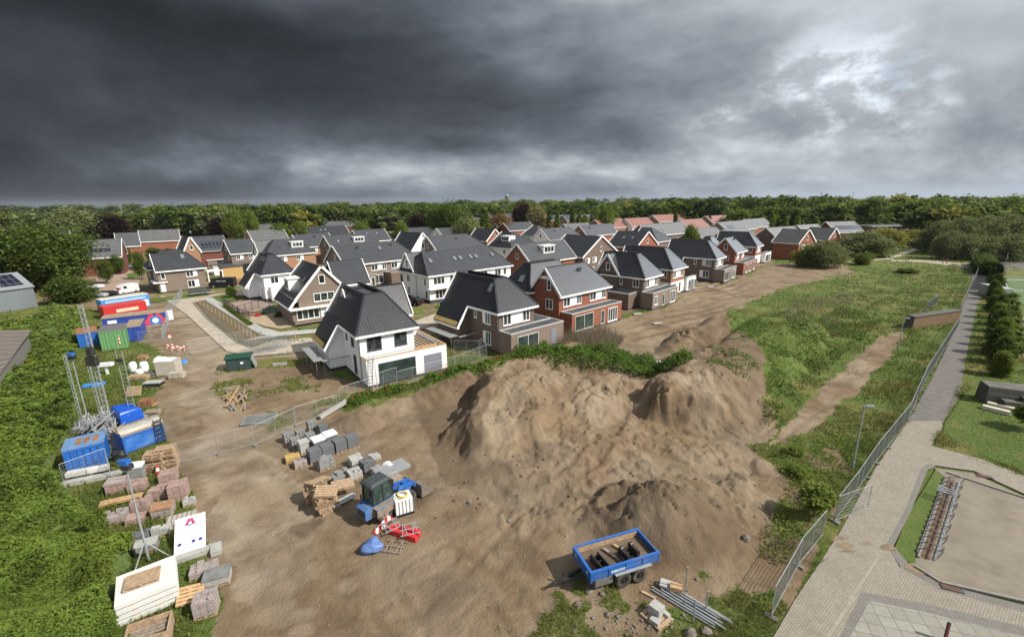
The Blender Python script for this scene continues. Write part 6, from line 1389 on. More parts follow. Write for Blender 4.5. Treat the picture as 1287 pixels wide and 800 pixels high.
for k, (x, y, rz, lab) in enumerate(((292, 489, 25, 'single squared timber above the timber heap'), (352, 459, 12, 'light boards lying beside the weedy plot'), (415, 450, 10, 'beam lying near the scaffold of the white house'))):
    X, Y, Z = G(x, y); m_ = MB(); m_.box((X, Y, Z + .15), (1.5, .35, .28), R(rz)); tag(m_.build('timber', [OLDW, LGREYS, WOOD][k]), lab, 'timber')
m_ = MB(); P0, P1 = G(402, 528), G(436, 513); m_.beam((*P0[:2], P0[2] + .2), (*P1[:2], P1[2] + .2), .35, .3); tag(m_.build('kerb_beam', CONC), 'concrete edge beam at the foot of the earth heap behind the pavers', 'beam')
# ---------------------------------------------------------------- row of young hedge stakes and kerb
m_ = MB()
for a, b in zip([(243, 381), (262, 402), (300, 432)], [(262, 402), (300, 432), (318, 438)]): p, q = at(*a), at(*b); m_.beam((*p, .12), (*q, .12), .18, .22)
tag(m_.build('kerb', CURB), 'low concrete kerb in front of the staked young hedge', 'kerb')
for k in range(16):
    x, y = 247 + (321 - 247) * k / 15, 380 + (428 - 380) * k / 15; X, Y = at(x, y); m_ = MB(); m_.cyl((0, 0, 0), (0, 0, 1.15), .05, .045, 6); o = m_.build('hedge_stake', WOODN); o.location = (X, Y, gz(X, Y)); tag(o, f'thin wooden stake beside the corner street, {ordn[k]} from the far end', 'stake', 'stakes of the young hedge')
for k in range(6):
    x, y = 372 + 24 * k, 428 - 2.2 * k; X, Y = at(x, y); m_ = MB(); m_.cyl((0, 0, 0), (0, 0, 1.2), .05, .045, 6); o = m_.build('hedge_stake', WOODN); o.location = (X, Y, gz(X, Y)); tag(o, f'wooden stake on the verge before the gable house, {ordn[k]} from the left', 'stake', 'stakes before the gable house')
# ---------------------------------------------------------------- site cabins and containers
def cabin(name, label, bl, br, ytop, depth, mat, roof, cat='container', door=None, roofh=.12, edge=None, ribs=False, over=.0):
    P0, P1 = at(*bl), at(*br); L = math.hypot(P1[0] - P0[0], P1[1] - P0[1]); th = math.atan2(P1[1] - P0[1], P1[0] - P0[0])
    h = hgt(P0[0], P0[1], ytop); e = empty(name, (P0[0], P0[1], 0), th, label, cat)
    m_ = MB(); m_.bb(0, 0, .12, L, depth, h)
    if ribs:
        n = int(L / .42)
        for i in range(n): x = L * (i + .3) / n; m_.bb(x, -.045, .25, x + L / n * .5, .02, h - .2)
    m_.build('body', mat, e)
    m_ = MB(); o = over; m_.bb(-.03 - o, -.03 - o, h, L + .03 + o, depth + .03 + o, h + roofh); m_.build('roof', roof, e)
    m_ = MB()
    for x in (0, L - .12):
        for y in (-.05, depth - .07): m_ = MB(); m_.bb(x, y, .0, x + .12, y + .12, h + .001); m_.build('corner_post', edge or mat, e)
    m_ = MB(); m_.bb(.12, -.048, .1, L - .12, .06, .26); m_.build('bottom_rail', edge or mat, e); m_ = MB(); m_.bb(.12, -.048, h - .16, L - .12, .06, h - .002); m_.build('top_rail', edge or mat, e)
    return e, L, h
PALEROOF = plain('pale_roof', (0.55, 0.53, 0.46), .7, var=.15, dirt=.4, dirtc=(0.3, 0.25, 0.18)); BROOF = plain('dirty_brown_roof', (0.30, 0.225, 0.15), .85, var=.25, scale=1.0, dirt=.6, dirtc=(0.16, 0.11, 0.07))
e, L, h = cabin('site_cabin', 'light blue site cabin with a white roof, rearmost of the cabin row', (130, 394), (189.5, 384.5), 378, 2.6, CYAN, PALEROOF, 'site cabin', edge=CYAN)
m_ = MB(); m_.bb(.6, -.06, h * .72, L - .5, -.049, h * .9); m_.build('fascia_board', plain('pale_blue_board', (0.30, 0.48, 0.66), .5, var=.35, scale=6), e); m_ = MB(); m_.bb(L - .9, -.06, .2, L - .2, -.05, h * .6); m_.build('door', WTRIM, e)
e, L, h = cabin('site_cabin', 'bright red site cabin between the light blue one and the logo cabin', (132.5, 402), (186, 393), 387, 2.5, REDP, plain('faded_red_roof', (0.46, 0.05, 0.045), .6, var=.2), 'site cabin')
m_ = MB(); m_.bb(L * .28, -.07, h * .45, L * .8, -.05, h * .72); m_.build('fascia_board', plain('cream_board', (0.55, 0.47, 0.33), .6, var=.2), e)
e, L, h = cabin('site_cabin', 'long dark blue site cabin with a red triangle and white disc emblem on its side', (131, 416), (209.5, 406.5), 401, 2.7, DBLUE, BROOF, 'site cabin', over=.05)
m_ = MB(); m_.bb(L * .08, -.075, h * .55, L * .22, -.05, h * .8); m_.build('window', WTRIM, e)
u = L * .83; m_ = MB(); y = -.062
m_.add([(u - 1.75, y, .2), (u + 1.75, y, .2), (u + .62, y, h * .97), (u + .3, y, h * .97), (u, y, h * .80), (u - .3, y, h * .97), (u - .62, y, h * .97)], [(0, 1, 2, 3, 4, 5, 6)]); lg = m_.build('emblem', plain('emblem_red', (0.62, 0.045, 0.09), .5, var=.03), e)
def disc(u_, y_, z_, r, mat, par, name):
    m_ = MB(); n = 24; m_.add([(u_ + r * math.cos(2 * math.pi * i / n), y_, z_ + r * math.sin(2 * math.pi * i / n)) for i in range(n)], [tuple(range(n))]); return m_.build(name, mat, par)
disc(u, -.066, h * .40, .78, plain('emblem_blue', (0.04, 0.17, 0.45), .5, var=.05), lg, 'emblem_disc'); disc(u, -.070, h * .41, .42, WTRIM, lg, 'emblem_centre')
m_ = MB(); m_.bb(0, -.14, .0, L + 2.2, -.05, .1); m_.bb(0, -1.0, 0, L + 2.2, -.14, .09); o = m_.build('duckboard', OLDW); o.matrix_world = e.matrix_basis; tag(o, 'wooden duckboard in front of the logo cabin', 'boardwalk')
e, L, h = cabin('container', 'dark blue storage container with a dirty brown roof, right of the green container', (160.5, 430), (179.5, 427.5), 412, 5.0, DBLUE, BROOF)
m_ = MB(); m_.bb(.1, -.06, .25, L * .49, -.05, h - .2); m_.bb(L * .51, -.06, .25, L - .1, -.05, h - .2); m_.build('door', DBLUE, e)
e, L, h = cabin('container', 'green corrugated container with a grey tarred roof', (129, 442), (162, 437), 418, 3.9, CGREEN, plain('grey_tar', (0.12, 0.115, 0.12), .8, var=.2), ribs=True, edge=GREENP)
m_ = MB(); m_.bb(L * .68, -.075, .6, L * .74, -.05, 1.9); m_.build('notice', RW, e)
e, L, h = cabin('container', 'blue corrugated container with a rusty roof, left of the green container', (100.5, 437.5), (127, 433), 420, 3.6, CBLUE, RUST, ribs=True, edge=BLUE)
e, L, h = cabin('container', 'small bright blue corrugated container with rust spots on its roof', (85.5, 595), (137, 581.5), 567.5, 2.0, CBLUE, plain('rust_spotted_blue', (0.13, 0.23, 0.40), .5, var=.2, scale=1.2), ribs=True, edge=BLUE)
m_ = MB()
for x in (.65, 1.1, 1.6): m_.bb(x, .35, h + .121, x + .32, 1.5, h + .126)
m_.build('rust_patch', RUST, e)
e, L, h = cabin('container', 'blue open skip container with planks along its top and a ladder on it', (158, 571), (209.5, 552), 549.5, 1.9, plain('faded_blue', (0.025, 0.13, 0.44), .45, var=.3, scale=1.2, dirt=.5, dirtc=(0.16, 0.24, 0.30)), BROOF, edge=BLUE)
EM = e.matrix_basis.copy(); EM = Matrix.Translation(e.location) @ Matrix.Rotation(e.rotation_euler.z, 4, 'Z')
for k, (y, w_, mt, lab) in enumerate(((.35, .5, PALEROOF, 'pale plank lying along the front of the blue skip'), (1.0, .55, CONC, 'grey plank in the middle of the blue skip top'), (1.55, .45, OLDW, 'brown plank at the back of the blue skip top'))):
    m_ = MB(); m_.box((L / 2 + .1 * k, y, h + .19), (L * 1.02, w_, .12)); o = m_.build('plank', mt); o.matrix_world = EM; tag(o, lab, 'plank')
m_ = MB()
for x in (0, .5): m_.beam((x, 0, 0), (x, .35, 2.0), .07, .07)
for i in range(6): m_.beam((0, .06 * i + .04, .33 * i + .2), (.5, .06 * i + .04, .33 * i + .2), .05, .1)
o = m_.build('ladder', BLACK); o.matrix_world = EM @ Matrix.Translation((L * .76, -.42, 0)); tag(o, 'short dark ladder leaning on the blue skip', 'ladder')
# tarp-covered crate
P0, P1 = at(155, 540), at(182, 531); th = math.atan2(P1[1] - P0[1], P1[0] - P0[0]); e = empty('covered_crate', (P0[0], P0[1], 0), th, 'crate under a blue tarpaulin behind the open blue skip', 'crate'); L = math.hypot(P1[0] - P0[0], P1[1] - P0[1])
m_ = MB(); m_.loft([[(-.05, -.05, .5), (L + .05, -.05, .5), (L + .05, 2.3, .5), (-.05, 2.3, .5)], [(0, 0, 1.35), (L, 0, 1.35), (L, 2.2, 1.35), (0, 2.2, 1.35)], [(.1, .1, 1.5), (L * .9, .15, 1.45), (L * .85, 2.1, 1.5), (.15, 2.1, 1.62)]]); m_.build('tarpaulin', plain('blue_tarp', (0.012, 0.085, 0.46), .35, var=.12, scale=2, bump=.5), e); m_ = MB(); m_.bb(.05, .05, 0, L - .05, 2.2, .55); m_.build('crate', BLACKP, e)
m_ = MB(); P0 = G(112, 598); m_.box((P0[0], P0[1], .45), (2.3, .5, .3), R(24)); tag(m_.build('white_beam', WCONC), 'white beam lying before the small blue container, the upper one', 'beam'); m_ = MB(); P0 = G(118, 604); m_.box((P0[0], P0[1], .2), (3.4, .5, .3), R(24)); tag(m_.build('white_beam', CONC), 'long grey-white beam lying before the small blue container, the lower one', 'beam')
# lattice hoist masts and lighting poles --------------------------------------------------------
def lattice(name, base, ytop, lean, w_, label, cat='mast', foot=True, tri=True, r=.015, cross=.45):
    X, Y = at(*base); Z = 0; top = hgt(X, Y, ytop); m_ = MB(); lx_, ly_ = lean
    cs = [(0, 0), (w_, 0), (w_ / 2, w_ * .8)] if tri else [(0, 0), (w_, 0)]
    k = int(top / cross)
    def pt(i, z): return (cs[i][0] + lx_ * z, cs[i][1] + ly_ * z, z)
    for i in range(len(cs)): m_.cyl(pt(i, 0), pt(i, top), r, r, 5)
    for j in range(k):
        for i in range(len(cs) if tri else 1):
            i2 = (i + 1) % len(cs); m_.cyl(pt(i, top * j / k), pt(i2, top * (j + (.5 if tri else 0)) / k), r * .6, r * .6, 4, caps=False)
            if tri: m_.cyl(pt(i2, top * (j + .5) / k), pt(i, top * (j + 1) / k), r * .6, r * .6, 4, caps=False)
    e = empty(name, (X, Y, 0), 0, label, cat); m_.build('lattice', STEEL, e)
    if foot:
        m_ = MB(); m_.bb(-.5, -.5, .15, 1.0, .7, .35); m_.cyl((-.6, -.5, .05), (1.1, -.5, .05), .05, n=6); m_.cyl((-.6, .7, .05), (1.1, .7, .05), .05, n=6); m_.bb(-.1, -.1, .35, .5, .4, .9)
        for dx_, dy_ in ((-.6, -.5), (1.1, -.5), (-.6, .7), (1.1, .7)): m_.cyl((dx_, dy_, .05), (.2, .1, 1.3), .025, n=5)
        m_.build('base_frame', STEEL, e)
    return e, top
lattice('hoist_mast', (104, 540), 446, (0.0, 0), .2, 'thin twin-rail lattice mast at the far left of the mast group', tri=True)
lattice('hoist_mast', (130, 540), 451, (0, 0), .22, 'short lattice mast between the round pole and the tall mast')
e, tp = lattice('hoist_mast', (143, 562), 383, (0, 0), .30, 'tallest lattice mast with an electric motor halfway up', r=.02)
m_ = MB(); m_.bb(-.15, -.35, tp * .60, .55, 0, tp * .66); m_.bb(0, -.3, tp * .67, .4, .05, tp * .72); m_.build('motor', BLACK, e)
e, tp = lattice('ladder_hoist', (166, 530), 441, (0, 0), .55, 'wide ladder-like hoist rail standing by the blue tarpaulin', tri=False, r=.03, cross=.34, cat='ladder hoist')
m_ = MB(); m_.bb(.0, -.2, tp * .86, .55, .0, tp * .9); m_.build('carriage', BLACK, e)
def pole(base, ytop, label, r=.06, head=True):
    X, Y, Z = G(*base); h = hgt(X, Y, ytop); e = empty('telescopic_pole', (X, Y, 0), 0, label, 'pole mast'); m_ = MB(); m_.cyl((0, 0, .2), (0, 0, h * .55), r, n=10); m_.cyl((0, 0, h * .55), (0, 0, h), r * .72, n=10); m_.build('pole', STEEL, e)
    m_ = MB()
    for a in (.4, 2.5, 4.6): m_.cyl((1.0 * math.cos(a), 1.0 * math.sin(a), 0), (0, 0, 1.35), .032, n=6)
    m_.build('tripod_leg', STEEL, e)
    if head:
        m_ = MB(); m_.bb(-.2, -.15, h - .05, .2, .15, h + .2); m_.bb(-.32, -.1, h + .05, -.2, .1, h + .18); m_.build('winch_head', BLUE, e); m_ = MB(); m_.bb(-.1, -.2, h - .3, .3, .15, h - .06); m_.build('pulley', BLACK, e)
    return e
pole((113, 536), 446, 'thick telescopic pole with a blue head in the left mast group'); pole((188, 707), 582, 'telescopic tripod pole with a blue head behind the white slab stack')
rng_ = random.Random(5)
for k, (x, y, rz, lab) in enumerate(((112, 552, 20, 'tangle of folded hoist frames at the foot of the left masts'), (124, 541, 60, 'heap of galvanised frame parts behind the small blue container'), (150, 556, 100, 'folded hoist trolley left of the open skip'), (142, 538, 10, 'upright galvanised hoist trolley behind the tall mast'))):
    X, Y, Z = G(x, y); e = empty('hoist_trolley', (X, Y, Z), R(rz), lab, 'hoist'); m_ = MB()
    for i in range(26):
        a = Vector((rng_.uniform(-.8, .8), rng_.uniform(-.6, .6), rng_.uniform(.05, 1.3))); d_ = Vector((rng_.choice((0, 0, 1, .6)), rng_.choice((0, 1, .4)), rng_.choice((0, 1, .7)))) * rng_.uniform(.5, 1.2); b = a + d_; b.z = min(b.z, 1.7); m_.beam(a, b, .06, .06)
    m_.build('frame', STEEL, e); m_ = MB(); m_.bb(-.5, -.3, .25, .3, .3, .7); m_.build('engine', BLACK, e); m_ = MB()
    for y_ in (-.5, .5): m_.cyl((.1, y_ - .06, .25), (.1, y_ + .06, .25), .25, n=14)
    m_.build('wheel', RUBBER, e)
# small stuff between the masts and the wrapped stacks (zoom frame: origin 60,370, scale 4.706)
def z6(a, b): return 60 + a / 4.706, 370 + b / 4.706
x, y = z6(725, 470); e = empty('wrapped_stack', G(x, y), R(12), 'big foil-wrapped pallet load with a white hood beside the street', 'wrapped load'); pallet_mb(2.0, 1.5).build('pallet', OLDW, e)
m_ = MB(); m_.bb(-1.0, -.75, .14, 1.0, .75, 1.75); m_.bb(-1.15, -.5, .14, -1.0, .6, 1.95); m_.build('load', GFOIL, e); m_ = MB(); m_.loft([[(-1.2, -.55, 1.7), (.95, -.78, 1.72), (.95, .78, 1.72), (-1.2, .65, 1.9)], [(-1.1, -.4, 2.05), (-.2, -.6, 1.86), (-.2, .6, 1.86), (-1.1, .5, 2.1)]]); m_.build('hood', FOIL, e)
stack(*z6(770, 492), 12, 1.4, .9, .55, GFOIL, 'lower wrapped pallet load in front of the hooded one', 'wrapped load', top=None, seed=3)
for k, (a, b, s_, lab) in enumerate(((510, 435, .9, 'tall white sack standing on the pallets, left one'), (545, 450, .9, 'low white sack between two taller ones'), (578, 435, .95, 'tall white sack standing on the pallets, right one'))): lump('big_bag', G(*z6(a, b + 25)), .85, .8, s_ + (.35 if k != 1 else -.2), FOIL, lab, 'sack', 11 + k, 0, .12)
stack(*z6(545, 500), 10, 1.9, 1.0, .35, WOOD, 'low wooden crate under the white sacks', 'crate', name='wooden_crate', seed=4)
stack(*z6(640, 480), 20, 1.5, 1.0, .5, DGREYS, 'pallet of dark blue-grey packs beside the wrapped load', 'pallet load', rag=.4, seed=5)
stack(*z6(632, 545), 8, 1.6, .9, .45, BLACKP, 'grey-topped pallet with dark crates at the road edge', 'pallet load', top=CONC, topn='slab', seed=6)
stack(*z6(565, 380), 15, .9, .8, .35, ORANGE, 'small pallet of orange bricks in the grass', 'bricks', rag=.2, seed=7)
X, Y, Z = G(*z6(520, 600)); o = pallet_mb(1.3, 1.0).build('pallet', WOOD); o.location = (X, Y, Z + .55); o.rotation_euler = (R(62), 0, R(8)); tag(o, 'upright wooden pallet leaning by the hoist rail', 'pallet')
stack(*z6(595, 655), 12, 1.2, 1.0, .5, RUST, 'pallet of rust-brown boards by the blue tarpaulin', 'pallet load', seed=8); pallet_stack(*z6(630, 710), 12, 3, 'old pallet in the low stack beside the blue tarpaulin', 9, OLDW, group='low pallet stack by the blue tarpaulin')
X, Y, Z = G(*z6(355, 470)); m_ = MB(); m_.bb(-.7, -.3, 1.0, .7, .3, 1.35); m_.bb(-.1, -.1, 0, .1, .1, 1.0); o = m_.build('white_trough', FOIL); o.location = (X, Y, Z); o.rotation_euler = (0, 0, .25); tag(o, 'white trough on a short stand between the masts', 'trough')
X, Y, Z = G(*z6(275, 540)); m_ = MB(); m_.bb(-.9, -.4, 0, .9, .4, .25); o = m_.build('blue_sheet', CYAN); o.location = (X, Y, Z); o.rotation_euler = (0, 0, .3); tag(o, 'pale blue sheet lying in the grass behind the masts', 'sheet')
X, Y, Z = G(231, 455); m_ = MB(); m_.cyl((0, 0, 0), (0, 0, .3), .42, .38, 14); o = m_.build('tub', CYAN); o.location = (X, Y, Z); tag(o, 'small sky-blue tub beside the wrapped load', 'tub')
# road signs and barriers lying together behind the wrapped load
for k, (a, b, lab) in enumerate(((765, 430, 'red and white barrier board behind the wrapped load, the left one'), (800, 445, 'red and white barrier board behind the wrapped load, the middle one'), (850, 445, 'red and white barrier board behind the wrapped load, the right one'))):
    x, y = 80 + a / 5.71, 360 + b / 5.71; X, Y, Z = G(x, y + 3); m_ = MB(); m_.bb(-.42, -.03, .4, .42, .03, .65); m_.bb(-.36, -.05, 0, -.3, .05, .65); m_.bb(.3, -.05, 0, .36, .05, .65); o = m_.build('barrier', RW); o.location = (X, Y, Z); o.rotation_euler = (0, 0, .3 + .5 * k); tag(o, lab, 'barrier')
X, Y, Z = G(216, 436); e = empty('road_sign', (X, Y, Z), .1, 'small round white sign with red rim on a post', 'road sign'); m_ = MB(); m_.cyl((0, 0, 0), (0, 0, 1.6), .03, n=6); m_.build('post', STEEL, e); m_ = MB(); m_.cyl((0, -.02, 1.5), (0, .02, 1.5), .33, n=20); m_.build('rim', REDP, e); m_ = MB(); m_.cyl((0, -.03, 1.5), (0, .015, 1.5), .25, n=20); m_.build('disc', WTRIM, e)
X, Y, Z = G(213.5, 402); m_ = MB(); m_.bb(-.55, -.5, .1, .55, .5, 1.5); m_.bb(-.6, -.55, 1.5, .6, .55, 1.6); o = m_.build('white_crate', FOIL); o.location = (X, Y, Z); o.rotation_euler = (0, 0, R(35)); tag(o, 'white cube container right of the logo cabin', 'crate')
# ---------------------------------------------------------------- pallets of pink bricks at the left (zoom frame: origin 50,560, scale 3.333)
def z7(a, b): return 50 + a / 3.333, 560 + b / 3.333
for k, (a, b, rz, w_, d_, h_, mt, rg_, tp, lab) in enumerate([
    (330, 195, 22, 1.3, 1.1, .95, PINK, .06, PINKG, 'pink brick pallet left of the tripod pole head'), (414, 135, 20, 1.1, .9, 1.15, GREYS, 0, FOIL, 'grey block pallet under a white cover beside the pallet stacks'),
    (415, 185, 20, 1.3, 1.0, .7, PINK, .2, None, 'pink brick pallet below the white-covered one'), (545, 150, 24, 1.3, 1.1, .8, PINK, .05, None, 'large pink brick stack at the road edge, rear pallet'), (588, 215, 24, 1.3, 1.2, 1.15, PINK, .05, None, 'large pink brick stack at the road edge, front pallet'),
    (505, 215, 18, 1.3, 1.0, .8, PINK, .25, None, 'pink brick pallet left of the large stacks'), (522, 285, 20, 1.4, 1.1, .6, PINKG, .1, ORANGE, 'beige brick pallet with orange bricks on top'),
    (432, 265, 15, 1.2, 1.0, .8, PINK, .45, None, 'crumbling pink brick pallet in the middle of the group'), (325, 315, 30, 1.5, 1.1, .6, PINKG, .35, None, 'slumped grey-pink brick heap at the left edge'), (408, 318, 20, 1.2, .9, .5, PINK, .3, None, 'low pink brick pallet in front of the crumbling one'),
    (425, 395, 25, 1.2, .9, .45, DGREYS, .35, None, 'dark pallet load of roof tiles by the tripod'), (452, 435, 28, 1.3, .9, .45, GREYS, 0, CONC, 'grey slab pallet beside the tripod leg'), (515, 365, 20, 1.1, .9, .6, LGREYS, .7, None, 'rubble pallet of grey broken blocks left of the sign board'),
    (692, 530, 28, 1.6, 1.1, .45, PINKG, .55, None, 'low heap of grey-pink bricks right of the sign board'), (748, 565, 24, 1.5, 1.1, .45, CONC, 0, plain('wet_stone', (0.20, 0.20, 0.195), .4, var=.3, scale=2), 'grey stone slabs beside the grey-pink heap'),
    (703, 690, 22, 1.2, 1.1, .95, PINKG, .12, None, 'tall pallet of purple-pink bricks at the bottom, right of the slab stack'), (630, 245, 30, .9, .6, .4, LGREYS, .7, None, 'small heap of broken white stones by the road')]):
    stack(*z7(a, b), rz, w_ * .76, d_ * .76, h_ * .84, mt, lab, 'bricks' if mt in (PINK, PINKG) else 'stones', rag=rg_, top=tp, seed=60 + k, topn='top_layer', name='brick_pallet' if mt in (PINK, PINKG) else 'stone_pallet')
X, Y, Z = G(*z7(600, 318)); e = empty('wooden_crate', (X, Y, Z), R(28), 'open wooden crate with a row of pale slots by the road', 'crate'); m_ = MB(); m_.bb(-.75, -.35, .05, .75, .35, .4); m_.build('crate', WOOD, e); m_ = MB()
for i in range(6): m_.bb(-.68 + .24 * i, -.38, .12, -.52 + .24 * i, .3, .45)
m_.build('content', CONC, e)
pallet_stack(198, 590, 18, 10, 'wooden pallet of the left tall stack at the fence', 21, group='left tall pallet stack at the fence'); pallet_stack(213, 586, 22, 11, 'wooden pallet of the right tall stack at the fence', 22, group='right tall pallet stack at the fence')
X, Y, Z = G(*z7(635, 640)); o = pallet_mb(1.1, .9).build('pallet', WOODN); o.location = (X, Y, Z + .25); o.rotation_euler = (.4, .1, .5); tag(o, 'yellow new pallet leaning by the slab stack', 'pallet')
X, Y, Z = G(*z7(345, 240)); o = pallet_mb(2.2, .5).build('pallet', WOODN); o.location = (X, Y, Z + .2); o.rotation_euler = (.1, 0, R(25)); tag(o, 'long yellow timber rack below the pink brick pallet', 'timber rack')
m_ = MB(); X, Y, Z = G(*z7(665, 455)); m_.box((X, Y, Z + .15), (2.2, .4, .28), R(32)); m_.box((X + .9, Y + .15, Z + .2), (.5, .7, .3), R(32)); tag(m_.build('concrete_beam', CONC), 'grey concrete beam under the sign board', 'beam')
for (a, b, lab) in ((497, 118, 'red and white traffic cone beside the big brick stack'),):
    X, Y, Z = G(*z7(a, b)); e = empty('traffic_cone', (X, Y, Z), 0, lab, 'traffic cone'); m_ = MB(); m_.cyl((0, 0, .04), (0, 0, .75), .17, .04, 14); m_.build('cone', RW, e); m_ = MB(); m_.bb(-.24, -.24, 0, .24, .24, .04); m_.build('base', BLACKP, e)
for (a, b, rz, lab) in ((340, 62, 10, 'dark bundle of tools below the small blue container'),): lump('tool_bundle', G(*z7(a, b)), .9, .7, .8, BLACKP, lab, 'bundle', 8, rz, .3)
for (a, b, lab) in ((460, 95, 'red plastic fence post leaning by the pallets'),):
    m_ = MB(); X, Y, Z = G(*z7(a, b)); m_.beam((X, Y, Z), (X + .5, Y - .9, Z + .4), .12, .08); tag(m_.build('red_rail', REDP), lab, 'rail')
# white concrete slabs with a pallet on top
P0, P1 = at(150, 790), at(228, 756); th = math.atan2(P1[1] - P0[1], P1[0] - P0[0])
X, Y = P0; L = math.hypot(P1[0] - X, P1[1] - Y); rz_ = th; hs = hgt(X, Y, 763); n = 4; D = 2.15
for k in range(n):
    m_ = MB(); ox = rng_.uniform(-.04, .04); m_.bb(ox, rng_.uniform(-.03, .03), .1 + k * hs / n, L + ox, D,   .1 + (k + 1) * hs / n - .08); o = m_.build('concrete_slab', WCONC); o.location = (X, Y, 0); o.rotation_euler = (0, 0, rz_); tag(o, 'white concrete slab of the stack in the lower left corner', 'concrete slab', 'white slabs stacked in the corner')
    m_ = MB()
    for u in (.55, L - .9): m_.bb(u, .02, .1 + k * hs / n - .08 if k else 0, u + .2, D - .05, .1 + k * hs / n - .001)
    o = m_.build('timber_bearer', WOODN); o.location = (X, Y, 0); o.rotation_euler = (0, 0, rz_); tag(o, 'pair of timber bearers between the white slabs', 'timber', 'bearers of the white slab stack')
o = pallet_mb(1.35, 1.0).build('pallet', WOOD); c_, s_ = math.cos(rz_), math.sin(rz_); o.location = (X + c_ * L * .45 - s_ * D * .5, Y + s_ * L * .45 + c_ * D * .5, hs + .06); o.rotation_euler = (0, 0, rz_ - .1); tag(o, 'weathered pallet lying on the white slab stack', 'pallet')
# open wooden box with boards at the very corner
X, Y, Z = G(190, 806); e = empty('wooden_box', (X, Y, Z), R(28), 'open wooden box of old boards at the lower left edge', 'box'); m_ = MB()
m_.bb(-.8, -.6, .05, .8, -.54, .75); m_.bb(-.8, .54, .05, .8, .6, .75); m_.bb(-.8, -.54, .05, -.74, .54, .75); m_.bb(.74, -.54, .05, .8, .54, .75); m_.bb(-.74, -.54, .05, .74, .54, .12); m_.build('box', WOOD, e)
m_ = MB()
for k in range(9): m_.box((rng_.uniform(-.1, .1), -.42 + .1 * k, .35 + .06 * (k % 4)), (1.3, .12, .05), rng_.uniform(-.12, .12))
m_.build('board', OLDW, e)
# sign board leaning on stones
X, Y, Z = G(240, 697); e = empty('site_sign', (X, Y, Z + .25), R(33), 'white construction sign board with a red and blue triangular emblem leaning on stones', 'sign board'); e.rotation_euler = (R(-66), 0, R(30))
m_ = MB(); m_.bb(-.72, -.03, -.05, .72, .03, 2.2); m_.build('board', WTRIM, e); y = -.034; SB = plain('sign_blue', (0.03, 0.045, 0.20), .5); m_ = MB(); m_.add([(-.28, y, 1.62), (.28, y, 1.62), (.1, y, 2.08), (.05, y, 2.08), (0, y, 2.0), (-.05, y, 2.08), (-.1, y, 2.08)], [tuple(range(7))]); lg = m_.build('emblem', MATS['emblem_red'], e)
disc(0, -.037, 1.73, .15, SB, lg, 'emblem_disc'); disc(0, -.040, 1.74, .085, WTRIM, lg, 'emblem_centre')
m_ = MB()
for k in range(5): m_.bb(-.5, -.036, 1.4 - .12 * k, .5 - .12 * (k % 3), -.031, 1.425 - .12 * k)
m_.bb(-.5, -.036, .28, .45, -.031, .3); m_.bb(-.5, -.036, .2, .3, -.031, .22); m_.build('text_line', plain('faint_grey_print', (0.55, 0.55, 0.58), .6, var=.05), e)
for k in range(4): disc(-.48 + .32 * k, -.037, .55, .10, SB if k != 1 else MATS['faint_grey_print'], e, 'pictogram')
